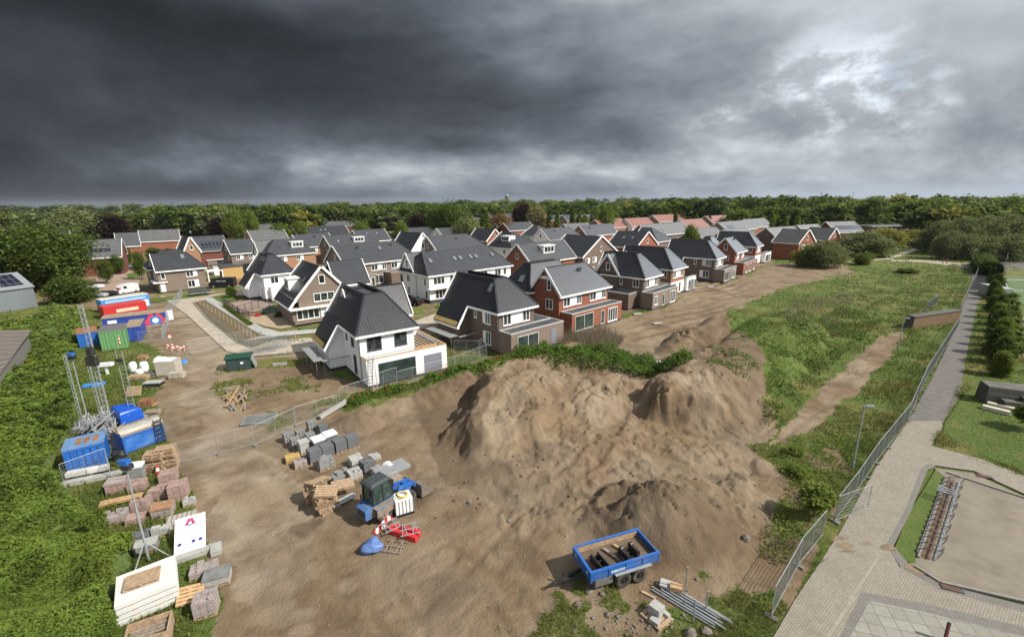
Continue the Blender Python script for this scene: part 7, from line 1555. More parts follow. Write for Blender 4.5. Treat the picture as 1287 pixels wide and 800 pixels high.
# ---------------------------------------------------------------- vehicles
def car_parts(root, mat, L=4.0, Wd=1.7, H=1.4, van=False, conv=False):
    def pr(m_, p, w0, w1):
        k = len(p); zs = [z for _, z in p]; zm, zM = min(zs), max(zs)
        f = lambda z: w0 + (w1 - w0) * (z - zm) / (zM - zm + 1e-6)
        vs = [(x, -f(z) / 2, z) for x, z in p] + [(x, f(z) / 2, z) for x, z in p]; m_.add(vs, [list(range(k)), list(range(2 * k - 1, k - 1, -1))] + [[i, k + i, k + (i + 1) % k, (i + 1) % k][::-1] for i in range(k)])
    m_ = MB()
    if van: p = [(-L / 2, .3), (L / 2, .3), (L / 2, H * .52), (L / 2 - .35, H * .56), (L / 2 - 1.0, H * .97), (L / 2 - 1.3, H), (-L / 2 + .1, H), (-L / 2, H * .9)]; pr(m_, p, Wd, Wd * .9)
    else:
        p = [(-L / 2, .28), (L / 2, .28), (L / 2, H * .5), (L / 2 - .25, H * .58), (L / 2 - 1.15, H * .66), (-L / 2 + .5, H * .68), (-L / 2 + .04, H * .62)]; pr(m_, p, Wd, Wd * .94)
        if not conv: p2 = [(L / 2 - 1.2, H * .66), (L / 2 - 1.75, H * .98), (-L / 2 + 1.2, H), (-L / 2 + .55, H * .9), (-L / 2 + .3, H * .67)]; m2 = MB(); pr(m2, p2, Wd * .9, Wd * .74); m_.add(m2.v, m2.f)
    m_.build('body', mat, root); m_ = MB()
    if van:
        m_.add([(L / 2 - .37, -Wd * .40, H * .58), (L / 2 - .37, Wd * .40, H * .58), (L / 2 - .97, Wd * .38, H * .94), (L / 2 - .97, -Wd * .38, H * .94)], [(0, 1, 2, 3)]); 
        for s_ in (-1, 1): m_.bb(L / 2 - 1.7, s_ * Wd * .475 - .01, H * .6, L / 2 - 1.0, s_ * Wd * .475 + .01, H * .88)
    elif conv: m_.bb(-.75, -Wd * .4, H * .66, .7, Wd * .4, H * .72); m_.add([(L / 2 - 1.3, -Wd * .4, H * .66), (L / 2 - 1.3, Wd * .4, H * .66), (L / 2 - 1.75, Wd * .36, H * .92), (L / 2 - 1.75, -Wd * .36, H * .92)], [(0, 1, 2, 3)])
    else:
        for s_ in (-1, 1):
            y0, y1 = s_ * (Wd * .45 + .004), s_ * (Wd * .385 + .004); q = [(L / 2 - 1.35, y0, H * .69), (L / 2 - 1.75, y1, H * .93), (-L / 2 + 1.2, y1, H * .94), (-L / 2 + .5, y0, H * .7)]; m_.add(q, [(0, 1, 2, 3)])
        a = L / 2 - 1.19; m_.add([(a, -Wd * .42, H * .68), (a, Wd * .42, H * .68), (a - .52, Wd * .36, H * .95), (a - .52, -Wd * .36, H * .95)], [(0, 1, 2, 3)]); b = -L / 2 + .30; m_.add([(b - .005, -Wd * .42, H * .70), (b + .23, -Wd * .37, H * .88), (b + .23, Wd * .37, H * .88), (b - .005, Wd * .42, H * .70)], [(0, 1, 2, 3)])
    m_.build('window', GLASS, root)
    for x in (-L * .31, L * .31):
        for s_ in (-1, 1):
            m_ = MB(); m_.cyl((x, s_ * (Wd / 2 - .2), .3), (x, s_ * (Wd / 2 + .01), .3), .3, n=16); o = m_.build('wheel', BLACKP, root); m_ = MB(); m_.cyl((x, s_ * (Wd / 2 + .01), .3), (x, s_ * (Wd / 2 + .02), .3), .19, n=12); m_.build('rim', STEEL, o)
    m_ = MB()
    for s_ in (-1, 1): m_.bb(L / 2 - .03, s_ * Wd * .36 - .14, H * .40, L / 2 + .012, s_ * Wd * .36 + .14, H * .48)
    m_.build('headlight', WTRIM, root); m_ = MB()
    for s_ in (-1, 1): m_.bb(-L / 2 - .012, s_ * Wd * .38 - .12, H * .44, -L / 2 + .03, s_ * Wd * .38 + .12, H * .54)
    m_.build('tail_light', REDP, root)
def carpaint(n, c): return plain(n, c, .25, .1, var=.03)
SILV = carpaint('silver_car', (0.45, 0.46, 0.47)); BLKC = carpaint('black_car', (0.012, 0.012, 0.014)); WHC = carpaint('white_car', (0.72, 0.72, 0.72)); DKC = carpaint('dark_grey_car', (0.05, 0.052, 0.056)); REDC = carpaint('dark_red_car', (0.20, 0.02, 0.02))
def car(x, y, rz, mat, label, cat='car', **k):
    X, Y, Z = G(x, y); e = empty('parked_van' if k.get('van') else 'parked_car', (X, Y, .1), R(rz), label, cat); car_parts(e, mat, **k); return e
car(117, 363, 8, WHC, 'white open car with a dark interior parked below the bushes', conv=True); car(122, 374, 10, SILV, 'silver car half hidden by the blue cabins', H=1.35)
e = car(160, 369, -105, WHC, 'white motor caravan behind the light blue cabin', 'camper', van=True, L=4.2, Wd=1.8, H=2.0); m_ = MB(); m_.bb(-1.5, -.7, 2.0, .6, .7, 2.1); m_.build('roof_box', FOIL, e); m_ = MB(); m_.bb(1.5, .5, 1.0, 2.12, .8, 1.35); m_.build('side_marker', REDP, e)
m_ = MB(); X, Y, Z = G(137, 372); m_.bb(-1.7, -.9, .5, 1.7, .9, 1.1); m_.bb(-1.5, -.7, .1, 1.5, .7, .5); o = m_.build('dark_trailer', BLACKP); o.location = (X, Y, 0); o.rotation_euler = (0, 0, .2); tag(o, 'black covered trailer beside the silver car', 'trailer')
e = car(281, 361, 188, BLKC, 'black delivery van with pale lettering in front of the yellow facade', 'van', van=True, L=5.4, Wd=2.0, H=2.2); m_ = MB()
for s_ in (-1, 1):
    for k, wl in enumerate((.26, .2, .1, .22, .2, .24)): m_.bb(-1.1 + .34 * k, s_ * .955 - .01, 1.42, -1.1 + .34 * k + wl, s_ * .955 + .01, 1.66)
m_.build('lettering', plain('pale_lettering', (0.45, 0.45, 0.45), .5), e)
car(215, 357, 150, BLKC, 'black car in the shade at the left corner of the taupe house', H=1.45); car(163, 339, 80, DKC, 'dark car parked at the end of the brick street'); car(130, 333, 60, BLKC, 'black car on the left side of the brick street'); car(127, 340, 60, DKC, 'dark car behind the small trees on the brick street'); car(177, 335, 40, DKC, 'dark grey car by the lawn left of the taupe house', H=1.5)
car(519, 383, 150, BLKC, 'black car in front of the long white row', H=1.5); car(505, 384, 150, DKC, 'dark grey car beside the black car at the white row'); car(498, 391, 140, BLKC, 'small black car behind the black pyramid roof', L=3.5)
e = empty('flatbed_trailer', G(252, 371), R(42), 'grey covered flatbed trailer parked on the street before the taupe house', 'trailer'); m_ = MB(); m_.bb(-2.0, -.85, .55, 2.0, .85, .7); m_.bb(2.0, -.05, .5, 3.0, .05, .6); m_.build('bed', STEEL, e); m_ = MB(); m_.bb(-1.9, -.8, .7, 1.9, .8, 1.15); m_.build('cover', plain('dark_tarp', (0.05, 0.052, 0.05), .6), e)
for y in (-.8, .8): m_ = MB(); m_.cyl((0, y - .1, .32), (0, y + .1, .32), .32, n=14); m_.cyl((.75, y - .1, .32), (.75, y + .1, .32), .32, n=14); m_.build('wheel', BLACKP, e)
e = empty('waste_bin', G(559, 386), R(30), 'blue-lidded waste container beside the white row', 'waste bin'); m_ = MB(); m_.bb(-.7, -.5, .1, .7, .5, 1.0); m_.build('body', DGREEN, e); m_ = MB(); m_.bb(-.75, -.55, 1.0, .75, .55, 1.15); m_.build('lid', BLUE, e)
# ---------------------------------------------------------------- buildings and gardens at the left edge
P0 = at(-75, 405); P1 = at(48, 385); th = math.atan2(P1[1] - P0[1], P1[0] - P0[0]); L = math.hypot(P1[0] - P0[0], P1[1] - P0[1]); h0 = hgt(P1[0], P1[1], 360); e = empty('shed', (P0[0], P0[1], 0), th, 'grey metal shed with solar panels at the left edge', 'shed')
GM = corr('grey_metal_sheet', (0.16, 0.18, 0.195), .4); m_ = MB(); m_.bb(0, 0, 0, L, 8, h0); m_.build('wall', GM, e); m_ = MB(); m_.slab([(-.2, -.3, h0), (L + .2, -.3, h0), (L + .2, 4.5, h0 + 2.6), (-.2, 4.5, h0 + 2.6)], .15); m_.slab([(-.2, 8.3, h0), (L + .2, 8.3, h0), (L + .2, 4.5, h0 + 2.6), (-.2, 4.5, h0 + 2.6)], .15); m_.add([(L, 0, h0), (L, 8, h0), (L, 4.5, h0 + 2.5)], [(0, 1, 2)]); m_.build('roof', plain('grey_metal_roof', (0.24, 0.255, 0.265), .5, .2, var=.08), e)
for k in range(4):
    m_ = MB(); u = L - .9 - 3.4 * k; f = lambda y: h0 + 2.6 * (y + .3) / 4.8 + .06; m_.slab([(u - 3.1, .6, f(.6)), (u, .6, f(.6)), (u, 4.0, f(4.0)), (u - 3.1, 4.0, f(4.0))], .06); m_.build('solar_panel', SOLAR, e)
# low roof of brown panels in the thicket
A_, B_, C_, D_ = (at(-120, 418), at(38, 414), at(-5, 478), at(-190, 490)); zt = .8
e = empty('low_roof', (0, 0, 0), 0, 'low shed roof of brown translucent panels in the thicket at the left edge', 'shed'); PB, t, b = newmat('brown_panels'); x_, y_, _ = t.sep(t.n('ShaderNodeUVMap').outputs[0]); gl = t.m('MAXIMUM', t.m('LESS_THAN', t.m('FRACT', t.m('DIVIDE', x_, 1.05)), .06), t.m('LESS_THAN', t.m('FRACT', t.m('DIVIDE', y_, 1.6)), .05)); n1 = t.noise(t.n('ShaderNodeTexCoord').outputs['Object'], .8, 4); setb(t, b, t.mix(gl, t.mix(n1, (0.10, 0.085, 0.072), (0.20, 0.165, 0.14)), (0.34, 0.33, 0.31)), .45)
q = [at(-120, 418, 3.0), at(39, 414, 3.0), at(-2, 472, 2.2), at(-200, 478, 2.2)]
m_ = MB(); m_.slab([(*q[0], 3.0), (*q[1], 3.0), (*q[2], 2.2), (*q[3], 2.2)], .12); m_.build('roof', PB, e); m_ = MB(); m_.prism([(a * 1.0, b_) for a, b_ in [(q[0][0] + .3, q[0][1] - .3), (q[1][0] - .4, q[1][1] - .2), (q[2][0] - .4, q[2][1] + .3), (q[3][0] + .3, q[3][1] + .3)]], -.2, 2.05); m_.build('wall', plain('grey_boarding', (0.16, 0.15, 0.135), .8), e)
# gardens of the new houses
def garden_fence(p, q, h_, mat, label, cat='garden fence'):
    P0, P1 = at(*p), at(*q); m_ = MB(); m_.beam((*P0, h_ / 2), (*P1, h_ / 2), .06, h_); return tag(m_.build('garden_fence', mat), label, cat)
GF = plain('dark_garden_fence', (0.045, 0.043, 0.045), .6)
def bar_fence(p, q, h_, label):
    P0, P1 = Vector((*at(*p), 0)), Vector((*at(*q), 0)); e = empty('garden_fence', P0, 0, label, 'garden fence'); d_ = P1 - P0; n = max(2, int(d_.length / 1.6)); m_ = MB()
    for i in range(n + 1): c = d_ * (i / n); m_.cyl((c.x, c.y, 0), (c.x, c.y, h_), .05, n=6)
    m_.build('post', GF, e); m_ = MB()
    for z in (.15, h_ * .5, h_ - .05): m_.beam((0, 0, z), (d_.x, d_.y, z), .03, .04)
    k = int(d_.length / .22)
    for i in range(k): c = d_ * (i / k); m_.bb(c.x - .008, c.y - .008, .1, c.x + .008, c.y + .008, h_)
    m_.build('bar', GF, e)
bar_fence((281, 383), (302, 398), 1.5, 'dark bar fence along the pavement of the white pyramid-roof house'); bar_fence((300, 396), (326, 388), 1.7, 'dark bar fence across the garden beside the picnic terrace'); bar_fence((314, 402), (300, 397), 1.5, 'short dark bar fence at the garden corner')
bar_fence((326, 388), (352, 384), 1.7, 'dark bar fence between the pyramid-roof house and the gable house')
sheet('terrace', [(284, 382), (322, 376), (345, 384), (322, 392), (300, 394)], .12, plain('pinkish_terrace', (0.28, 0.21, 0.175), .9)); sheet('garden_sand', [(306, 400), (345, 394), (368, 402), (372, 411), (352, 414), (330, 410)], .12, plain('garden_sand', (0.36, 0.285, 0.19), .95, var=.15)); sheet('lawn', [(262, 374), (290, 368), (303, 374), (284, 381), (300, 397), (313, 406), (330, 412), (318, 414), (290, 393)], .11, lawnm); sheet('lawn', [(374, 412), (440, 404), (442, 407), (378, 416)], .13, lawnm); sheet('lawn', [(180, 376), (262, 368), (262, 372), (184, 381)], .12, lawnm); sheet('lawn', [(158, 345), (172, 342), (176, 348), (162, 350)], .11, lawnm)
for (x, y, w_, d_, h_, rz, mt, lab, cat) in ((340, 394, 2.6, 1.0, .8, 15, plain('grey_green_bench', (0.10, 0.12, 0.10), .7), 'grey-green garden bench in the sandy garden', 'bench'), (324, 398, .9, .6, .4, 10, REDP, 'small red toy in the sandy garden', 'toy')):
    X, Y, Z = G(x, y); e = empty(cat, (X, Y, .12), R(rz), lab, cat); m_ = MB(); m_.bb(-w_ / 2, -d_ / 2, h_ * .45, w_ / 2, d_ / 2, h_ * .55); m_.bb(-w_ / 2, d_ / 2 - .1, h_ * .55, w_ / 2, d_ / 2, h_); m_.build('seat', mt, e); m_ = MB()
    for sx in (-1, 1): m_.bb(sx * w_ * .4 - .06, -d_ * .4, 0, sx * w_ * .4 + .06, d_ * .4, h_ * .45)
    m_.build('leg', mt, e)
X, Y, Z = G(282, 352); e = empty('house_extension', (X, Y, 0), R(44), 'ochre rendered annex with white porch beside the taupe house', 'annex'); m_ = MB(); m_.bb(0, 0, 0, 4.6, 4, 3.2); m_.build('wall', plain('ochre_render', (0.42, 0.27, 0.10), .8, var=.06), e); m_ = MB(); m_.bb(-3.4, -.1, 2.5, 0, 3, 2.7); m_.bb(-3.4, -.1, 0, -3.2, .1, 2.5); m_.bb(-.25, -.1, 0, -.05, .1, 2.5); m_.build('porch', WTRIM, e); m_ = MB(); m_.bb(-.2, -.2, 3.2, 4.8, 4.2, 3.35); m_.build('roof', FLATR, e)
for k, (x, y, w_, d_) in enumerate(((262, 337, 9, 5), (280, 340, 8, 5), (296, 343, 6, 5), (270, 346, 5, 4))):
    X, Y = at(x, y); e = empty('garden_shed', (X, Y, 0), R(44), ['flat roofed white-edged garden shed behind the taupe house', 'grey flat roofed carport among the sheds', 'corrugated grey shed roof left of the white house', 'open white pergola next to the ochre annex'][k], 'shed'); m_ = MB(); m_.bb(0, 0, 0, w_, d_, 2.3); m_.build('wall', [BROWN2, OLDW, GM, WHITE][k], e); m_ = MB(); m_.bb(-.2, -.2, 2.3, w_ + .2, d_ + .2, 2.5); m_.build('roof', FLATR, e); m_ = MB(); m_.bb(-.24, -.24, 2.34, w_ + .24, -.2, 2.54); m_.build('roof_edge', WTRIM, e)
# site mess near the dirt road behind the houses
for (x, y, lab) in ((826, 407, 'small white slab lying on the dirt behind the red house'), (801, 395, 'white slab lying at the corner of the dark brown house'), (893, 361, 'pale slab at the foot of the brown house extension')):
    X, Y, Z = G(x, y); m_ = MB(); m_.box((X, Y, Z + .12), (1.5, .6, .16), R(20)); tag(m_.build('slab', CONC), lab, 'slab')
for (x, y, s_, lab) in ((746, 447, .9, 'white bag lying in the weeds of the bank'), (827, 462, .6, 'white scrap in the weeds between the heaps'), (838, 470, .7, 'pale board scrap at the back of the sand heap'), (806, 457, .4, 'small white scrap on the green bank')): lump('litter', G(x, y), s_, s_ * .6, .3, FOIL, lab, 'litter', 4)
# ---------------------------------------------------------------- the right-hand side
def lamp(base, ytop, label, arm=.55):
    X, Y, Z = G(*base); h = hgt(X, Y, ytop); e = empty('street_lamp', (X, Y, Z - .05), 0, label, 'street lamp'); m_ = MB(); m_.cyl((0, 0, 0), (0, 0, h), .06, .045, 8); m_.cyl((0, 0, 0), (0, 0, .7), .085, n=8); m_.build('post', STEEL, e); m_ = MB(); m_.beam((-.05, 0, h), (arm, 0, h + .03), .14, .1); m_.bb(.1, -.1, h - .03, arm + .1, .1, h + .1); m_.build('lamp_head', plain('lamp_grey', (0.22, 0.23, 0.24), .5), e)
lamp((1071, 590), 510, 'grey street lamp standing behind the open gate panel'); lamp((1128, 440), 399, 'grey street lamp in the meadow before the retaining wall')
lamp((1221, 331), 314, 'small street lamp where the paths meet', .3)
for p, q, h_, d_, lab, nm in (((1147, 414), (1205, 405), None, 2.2, 'concrete retaining box with rusty ochre face in the meadow', 'retaining_wall'),):
    P0, P1 = at(*p), at(*q); th = math.atan2(P1[1] - P0[1], P1[0] - P0[0]); L = math.hypot(P1[0] - P0[0], P1[1] - P0[1]); h_ = hgt(*P0, 399); e = empty(nm, (*P0, 0), th, lab, 'concrete wall'); m_ = MB(); m_.bb(0, 0, -.3, L, .25, h_); m_.build('wall', plain('rusty_concrete', (0.16, 0.10, 0.05), .9, var=.35, scale=.7, dirt=.6, dirtc=(0.12, 0.08, 0.05)), e); m_ = MB(); m_.bb(-.1, -.1, h_, L + .1, 1.0, h_ + .16); m_.bb(-.15, .0, -.3, -.01, 1.0, h_); m_.build('slab', plain('mossy_concrete', (0.085, 0.08, 0.068), .9, var=.3), e)
P0 = at(1238, 507); e = empty('bunker_block', (*P0, 0), R(-24), 'dark weathered concrete block with broken edge beside the path', 'concrete block'); MC = plain('dark_weathered_concrete', (0.115, 0.108, 0.095), .95, var=.35, scale=1.2, bump=.5, dirt=.4, dirtc=(0.05, 0.05, 0.042)); hb_ = hgt(*P0, 486)
m_ = MB(); m_.loft([[(-.1, .1, -.2), (6.5, -.2, -.2), (6.5, 2.2, -.2), (0, 2.0, -.2)], [(0, 0, hb_ * .55), (6.4, -.3, hb_ * .6), (6.5, 2.1, hb_ * .6), (.05, 1.9, hb_ * .6)], [(.05, .15, hb_), (6.4, -.1, hb_ * .95), (6.5, 2.1, hb_), (.1, 1.8, hb_)]]); m_.build('block', MC, e); m_ = MB(); m_.bb(.9, -.9, -.2, 2.1, .3, hb_ * .45); m_.bb(2.2, -.5, -.2, 4.5, .5, hb_ * .7); m_.build('rubble', MC, e)
for k, (p, q, lab) in enumerate((((1234, 513), (1270, 522), 'long white beam lying on the lawn, the near one'), ((1240, 509), (1274, 517), 'long white beam lying on the lawn, the far one'))):
    a_, b_ = at(*p), at(*q); m_ = MB(); m_.beam((*a_, .2), (*b_, .2), .42, .32); tag(m_.build('white_beam', plain('cream_beam', (0.58, 0.55, 0.44), .8, var=.1)), lab, 'beam')
# bicycle rack
e = empty('bicycle_rack', (0, 0, 0), 0, 'long grey steel bicycle rack on bare brown soil beside the gravel yard', 'bicycle rack'); A_, B_ = Vector((*at(1163, 700), 0)), Vector((*at(1196, 603), 0)); d_ = (B_ - A_).normalized(); s_ = Vector((d_.y, -d_.x, 0)); Lr = (B_ - A_).length
m_ = MB()
for off, z in ((-.34, .06), (.34, .06)): m_.beam(A_ + s_ * off + Vector((0, 0, z)), B_ + s_ * off + Vector((0, 0, z)), .06, .06)
m_.beam(A_ + s_ * .42 + Vector((0, 0, .45)), B_ + s_ * .42 + Vector((0, 0, .45)), .05, .05); m_.build('rail', plain('dull_steel', (0.24, 0.24, 0.245), .5, .5), e)
n = 15
for i in range(n):
    c = A_ + d_ * (Lr * (i + .3) / n); m_ = MB()
    for o_ in (0, .09):
        p = c + d_ * o_; m_.cyl(p - s_ * .46 + Vector((0, 0, .06)), p - s_ * .05 + Vector((0, 0, .42)), .016, n=5); m_.cyl(p - s_ * .05 + Vector((0, 0, .42)), p + s_ * .6 + Vector((0, 0, .42 if i % 2 else .62)), .016, n=5); m_.cyl(p + s_ * .6 + Vector((0, 0, .42 if i % 2 else .62)), p + s_ * .42 + Vector((0, 0, .06)), .016, n=5)
    m_.build('wheel_holder', MATS['dull_steel'], e)
m_ = MB(); c = A_ + d_ * (Lr * .66)
for i in range(3): p = c + d_ * (.3 * i); m_.beam(p - s_ * .46 + Vector((0, 0, .6)), p + s_ * .45 + Vector((0, 0, .75)), .07, .05); m_.beam(p - s_ * .46 + Vector((0, 0, .75)), p + s_ * .45 + Vector((0, 0, .6)), .07, .05)
m_.build('clamp', STEEL, e)
sheet('bare_soil', [(1157, 700), (1191, 600), (1200, 603), (1168, 704)], .034, plain('brown_soil', (0.12, 0.07, 0.042), .95, var=.3, scale=3)); m_ = MB(); a_, b_ = at(1154, 701), at(1190, 600); m_.beam((*a_, .06), (*b_, .06), .09, .14); tag(m_.build('edging_stone', CURB), 'narrow edging stones between the grass strip and the bicycle rack', 'edging')
for p, q in (((1150, 712), (1182, 732)), ((1182, 732), (1330, 766))): a_, b_ = at(*p), at(*q); m_ = MB(); m_.beam((*a_, .05), (*b_, .05), .14, .12); tag(m_.build('edging_stone', CURB), 'pale kerb stones along the gravel yard ' + ('corner' if p[0] == 1150 else 'front'), 'edging')
a_, b_ = at(1190, 594), at(1330, 640); m_ = MB(); m_.beam((*a_, .05), (*b_, .05), .14, .12); tag(m_.build('edging_stone', CURB), 'pale kerb stones at the rear of the gravel yard', 'edging')
for (x, y, rz, lab) in ((1196, 740, -22, 'rectangular drain grate in the paving by the gravel yard corner'), (1237, 599, -22, 'drain grate at the rear edge of the gravel yard')):
    X, Y = at(x, y); e = empty('drain_grate', (X, Y, .05), R(rz), lab, 'drain'); m_ = MB(); m_.bb(-.42, -.18, 0, .42, .18, .02); m_.build('frame', BLACK, e); m_ = MB()
    for i in range(7): m_.bb(-.36 + .1 * i, -.15, .021, -.32 + .1 * i, .15, .035)
    m_.build('bar', RUST, e)
X, Y = at(1187, 806); e = empty('bollard', (X, Y, 0), R(20), 'slim dark post with red stripe at the bottom edge of the tiles', 'post'); m_ = MB(); m_.beam((0, 0, 0), (.1, .05, .95), .1, .1); m_.build('post', BLACK, e); m_ = MB(); m_.beam((-.06, -.03, .2), (.03, .02, .9), .018, .03); m_.build('stripe', REDP, e)
# hedge of trees beside the path, clipped shrubs, sports field
for k in range(14):
    f = k / 13; x = 1255 - 10 * f + (k % 2) * 4; yb = 472 - 118 * f ** .8; X, Y = at(x, yb); tree('hedge' if k % 3 else 'light_hedge', X, Y, 2.7 + .35 * ((k * 5) % 4), 2.0 + .3 * ((k * 7) % 3), f'leafy hedge tree beside the asphalt path, {ordn[k]} from the dark concrete block', 'hedge tree', 'hedge trees beside the asphalt path', name='hedge_tree')
for k in range(8):
    X, Y = at(1242 - 1.2 * k, 345 - 1.6 * k); tree('hedge', X, Y, 3.3, 5.0, 'farther hedge shrub where the asphalt path ends', 'hedge tree', 'far hedge at the path end', name='hedge_tree')
for k in range(9):
    f = k / 8; X, Y = at(1274 - 4 * f + (k % 2), 452 - 70 * f); tree('small', X, Y, 2.2, 1.7, f'small clipped tree on the lawn right of the hedge, {ordn[k]} from the front', 'small tree', 'small clipped trees right of the hedge', name='small_tree')
tree('small', *at(1291, 540), 2.4, 1.8, 'small young tree at the right edge of the lawn', 'small tree', name='small_tree')
sheet('sports_field', [(1263, 348), (1500, 350), (1500, 470), (1290, 385), (1262, 372)], .06, plain('artificial_turf', (0.075, 0.125, 0.038), .9, var=.08, scale=.3)); sheet('field_path', [(1240, 372), (1258, 372), (1284, 392), (1310, 470), (1287, 450), (1262, 392)], .05, plain('grey_paving', (0.27, 0.245, 0.22), .9, var=.12)); sheet('field_path', [(1256, 340), (1263, 346), (1263, 374), (1256, 372)], .055, MATS['grey_paving'])
m_ = MB()
for a, b in (((1262, 352), (1276, 384)), ((1264, 365), (1330, 366)), ((1262, 352), (1330, 352))):
    p, q = Vector((*at(*a), .068)), Vector((*at(*b), .068)); d_ = (q - p).normalized(); s_ = Vector((-d_.y, d_.x, 0)) * .09; m_.add([p - s_, q - s_, q + s_, p + s_], [(0, 1, 2, 3)])
tag(m_.build('field_lines', WTRIM), kind='structure')
e = empty('ball_screen', (*at(1255, 366), 0), 0, 'dark green ball screen standing at the corner of the sports field', 'net screen'); p, q = Vector((0, 0, 0)), Vector((*at(1262, 338), 0)) - Vector((*at(1255, 366), 0)); m_ = MB(); m_.beam((p.x, p.y, 2.2), (q.x, q.y, 2.2), .08, 4.2); m_.build('net', plain('dark_green_net', (0.012, 0.034, 0.024), .8), e); m_ = MB()
for i in range(5): c = p.lerp(q, i / 4); m_.cyl((c.x, c.y, 0), (c.x, c.y, 4.4), .06, n=6)
m_.build('post', DGREEN, e)
P0 = at(1258, 376); e = empty('dugout', (*P0, 0), R(75), 'grey dugout shelter beside the sports field', 'shelter'); m_ = MB(); m_.bb(0, 0, 0, 6, .1, 1.9); m_.bb(0, -1.6, 1.9, 6, .1, 2.0); m_.bb(0, -1.5, 0, .08, 0, 1.9); m_.bb(5.92, -1.5, 0, 6, 0, 1.9); m_.build('shell', plain('pale_grey_shell', (0.36, 0.37, 0.37), .5), e); m_ = MB(); m_.bb(.3, -.6, .35, 5.7, -.1, .45); m_.build('bench', OLDW, e)
X, Y = at(1284, 360); e = empty('football_goal', (X, Y, 0), R(80), 'white football goal on the sports field', 'goal'); m_ = MB(); m_.cyl((-2.2, 0, 0), (-2.2, 0, 1.9), .06, n=6); m_.cyl((2.2, 0, 0), (2.2, 0, 1.9), .06, n=6); m_.cyl((-2.2, 0, 1.9), (2.2, 0, 1.9), .06, n=6); m_.build('goal_frame', WTRIM, e)
# fences and sheds of the gardens facing the field
for k, (x, y, w_, lab) in enumerate(((982, 321, 3.0, 'pale wooden garden shed left of the round hut'), (996, 322, 2.4, 'small pale hut with light roof at the field edge'), (1006, 321, 2.6, 'grey garden shed with a window at the field edge'))):
    X, Y = at(x, y); e = empty('garden_shed', (X, Y, 0), R(20), lab, 'shed'); m_ = MB(); m_.bb(0, 0, 0, w_, 2.2, 2.1); m_.build('wall', [OLDW, LGREYS, BROWN2][k], e); m_ = MB(); m_.bb(-.2, -.2, 2.1, w_ + .2, 2.4, 2.3); m_.build('roof', [FLATR, WTRIM, ROOFG][k], e)
# two people walking on the far path ------------------------------------------------------------
for (x, y, rz, c, lab) in ((1184.5, 331, 170, (0.10, 0.11, 0.14), 'person in a dark jacket walking on the far path, on the left'), (1189, 331, 175, (0.48, 0.03, 0.03), 'person in a red jacket walking on the far path, on the right')):
    X, Y = at(x, y); e = empty('person', (X, Y, .06), R(rz), lab, 'person'); m_ = MB(); s_ = 1.0
    def limb(m_, pts, n=8):
        rings = []
        for (a, b_, c_, r1, r2) in pts: rings.append([(a + r1 * math.cos(2 * math.pi * i / n), b_ + r2 * math.sin(2 * math.pi * i / n), c_) for i in range(n)])
        m_.loft(rings)
    limb(m_, [(.22, .09, .0, .03, .04), (.2, .09, .08, .05, .05), (.1, .09, .42, .065, .065), (0, .09, .82, .09, .09), (0, .02, .9, .13, .16), (0, 0, 1.1, .11, .15), (.01, 0, 1.32, .12, .2), (.01, 0, 1.42, .07, .1), (.02, 0, 1.47, .05, .05), (.03, 0, 1.52, .085, .075), (.03, 0, 1.62, .1, .085), (.02, 0, 1.72, .05, .045)])
    limb(m_, [(-.2, -.09, .02, .04, .04), (-.16, -.09, .12, .05, .05), (-.05, -.09, .45, .065, .065), (0, -.09, .84, .09, .09)])
    for sg, dx_ in ((1, -.12), (-1, .14)): limb(m_, [(dx_, sg * .25, .78, .035, .035), (dx_ * .5, sg * .25, 1.05, .045, .045), (0, sg * .21, 1.36, .06, .06)])
    m_.build('body', plain('dark_clothes', (0.035, 0.04, 0.06), .8), e, True); m_ = MB(); limb(m_, [(0, 0, .86, .15, .18), (0, 0, 1.1, .135, .175), (.01, 0, 1.32, .145, .225), (.01, 0, 1.43, .08, .11)], 10); m_.build('jacket', plain('jacket_%d' % int(x), c, .8), e, True); m_ = MB(); limb(m_, [(-.02, 0, 1.58, .1, .09), (.0, 0, 1.69, .095, .085), (.0, 0, 1.75, .04, .035)], 10); m_.build('hair', plain('dark_hair', (0.03, 0.022, 0.016), .8), e, True)
# ---------------------------------------------------------------- uncountable greenery
RNG = np.random.default_rng(77)
def scatter(npts, x0, x1, y0, y1, pw=1.0):
    """points spread so that near ground gets more of them, as plants need there"""
    xs = RNG.uniform(x0, x1, npts); ys = y0 + (y1 - y0) * RNG.random(npts) ** pw
    return at_np(xs, ys)
THK = W([(-330, 900), (-330, 470), (-60, 442), (0, 405), (30, 402), (48, 398), (70, 384), (96, 388), (103, 420), (88, 470), (98, 505), (84, 545), (62, 590), (80, 625), (128, 645), (135, 672), (172, 690), (150, 720), (138, 760), (150, 800), (185, 830), (150, 900)])
WEEDL = W([(90, 395), (128, 400), (98, 440), (165, 445), (205, 440), (212, 470), (190, 500), (196, 540), (120, 545), (150, 600), (140, 612), (190, 640), (230, 660), (262, 700), (270, 740), (262, 800), (280, 840), (180, 840), (130, 760), (170, 700), (130, 660), (80, 620), (70, 590), (90, 540), (95, 500), (85, 470)])
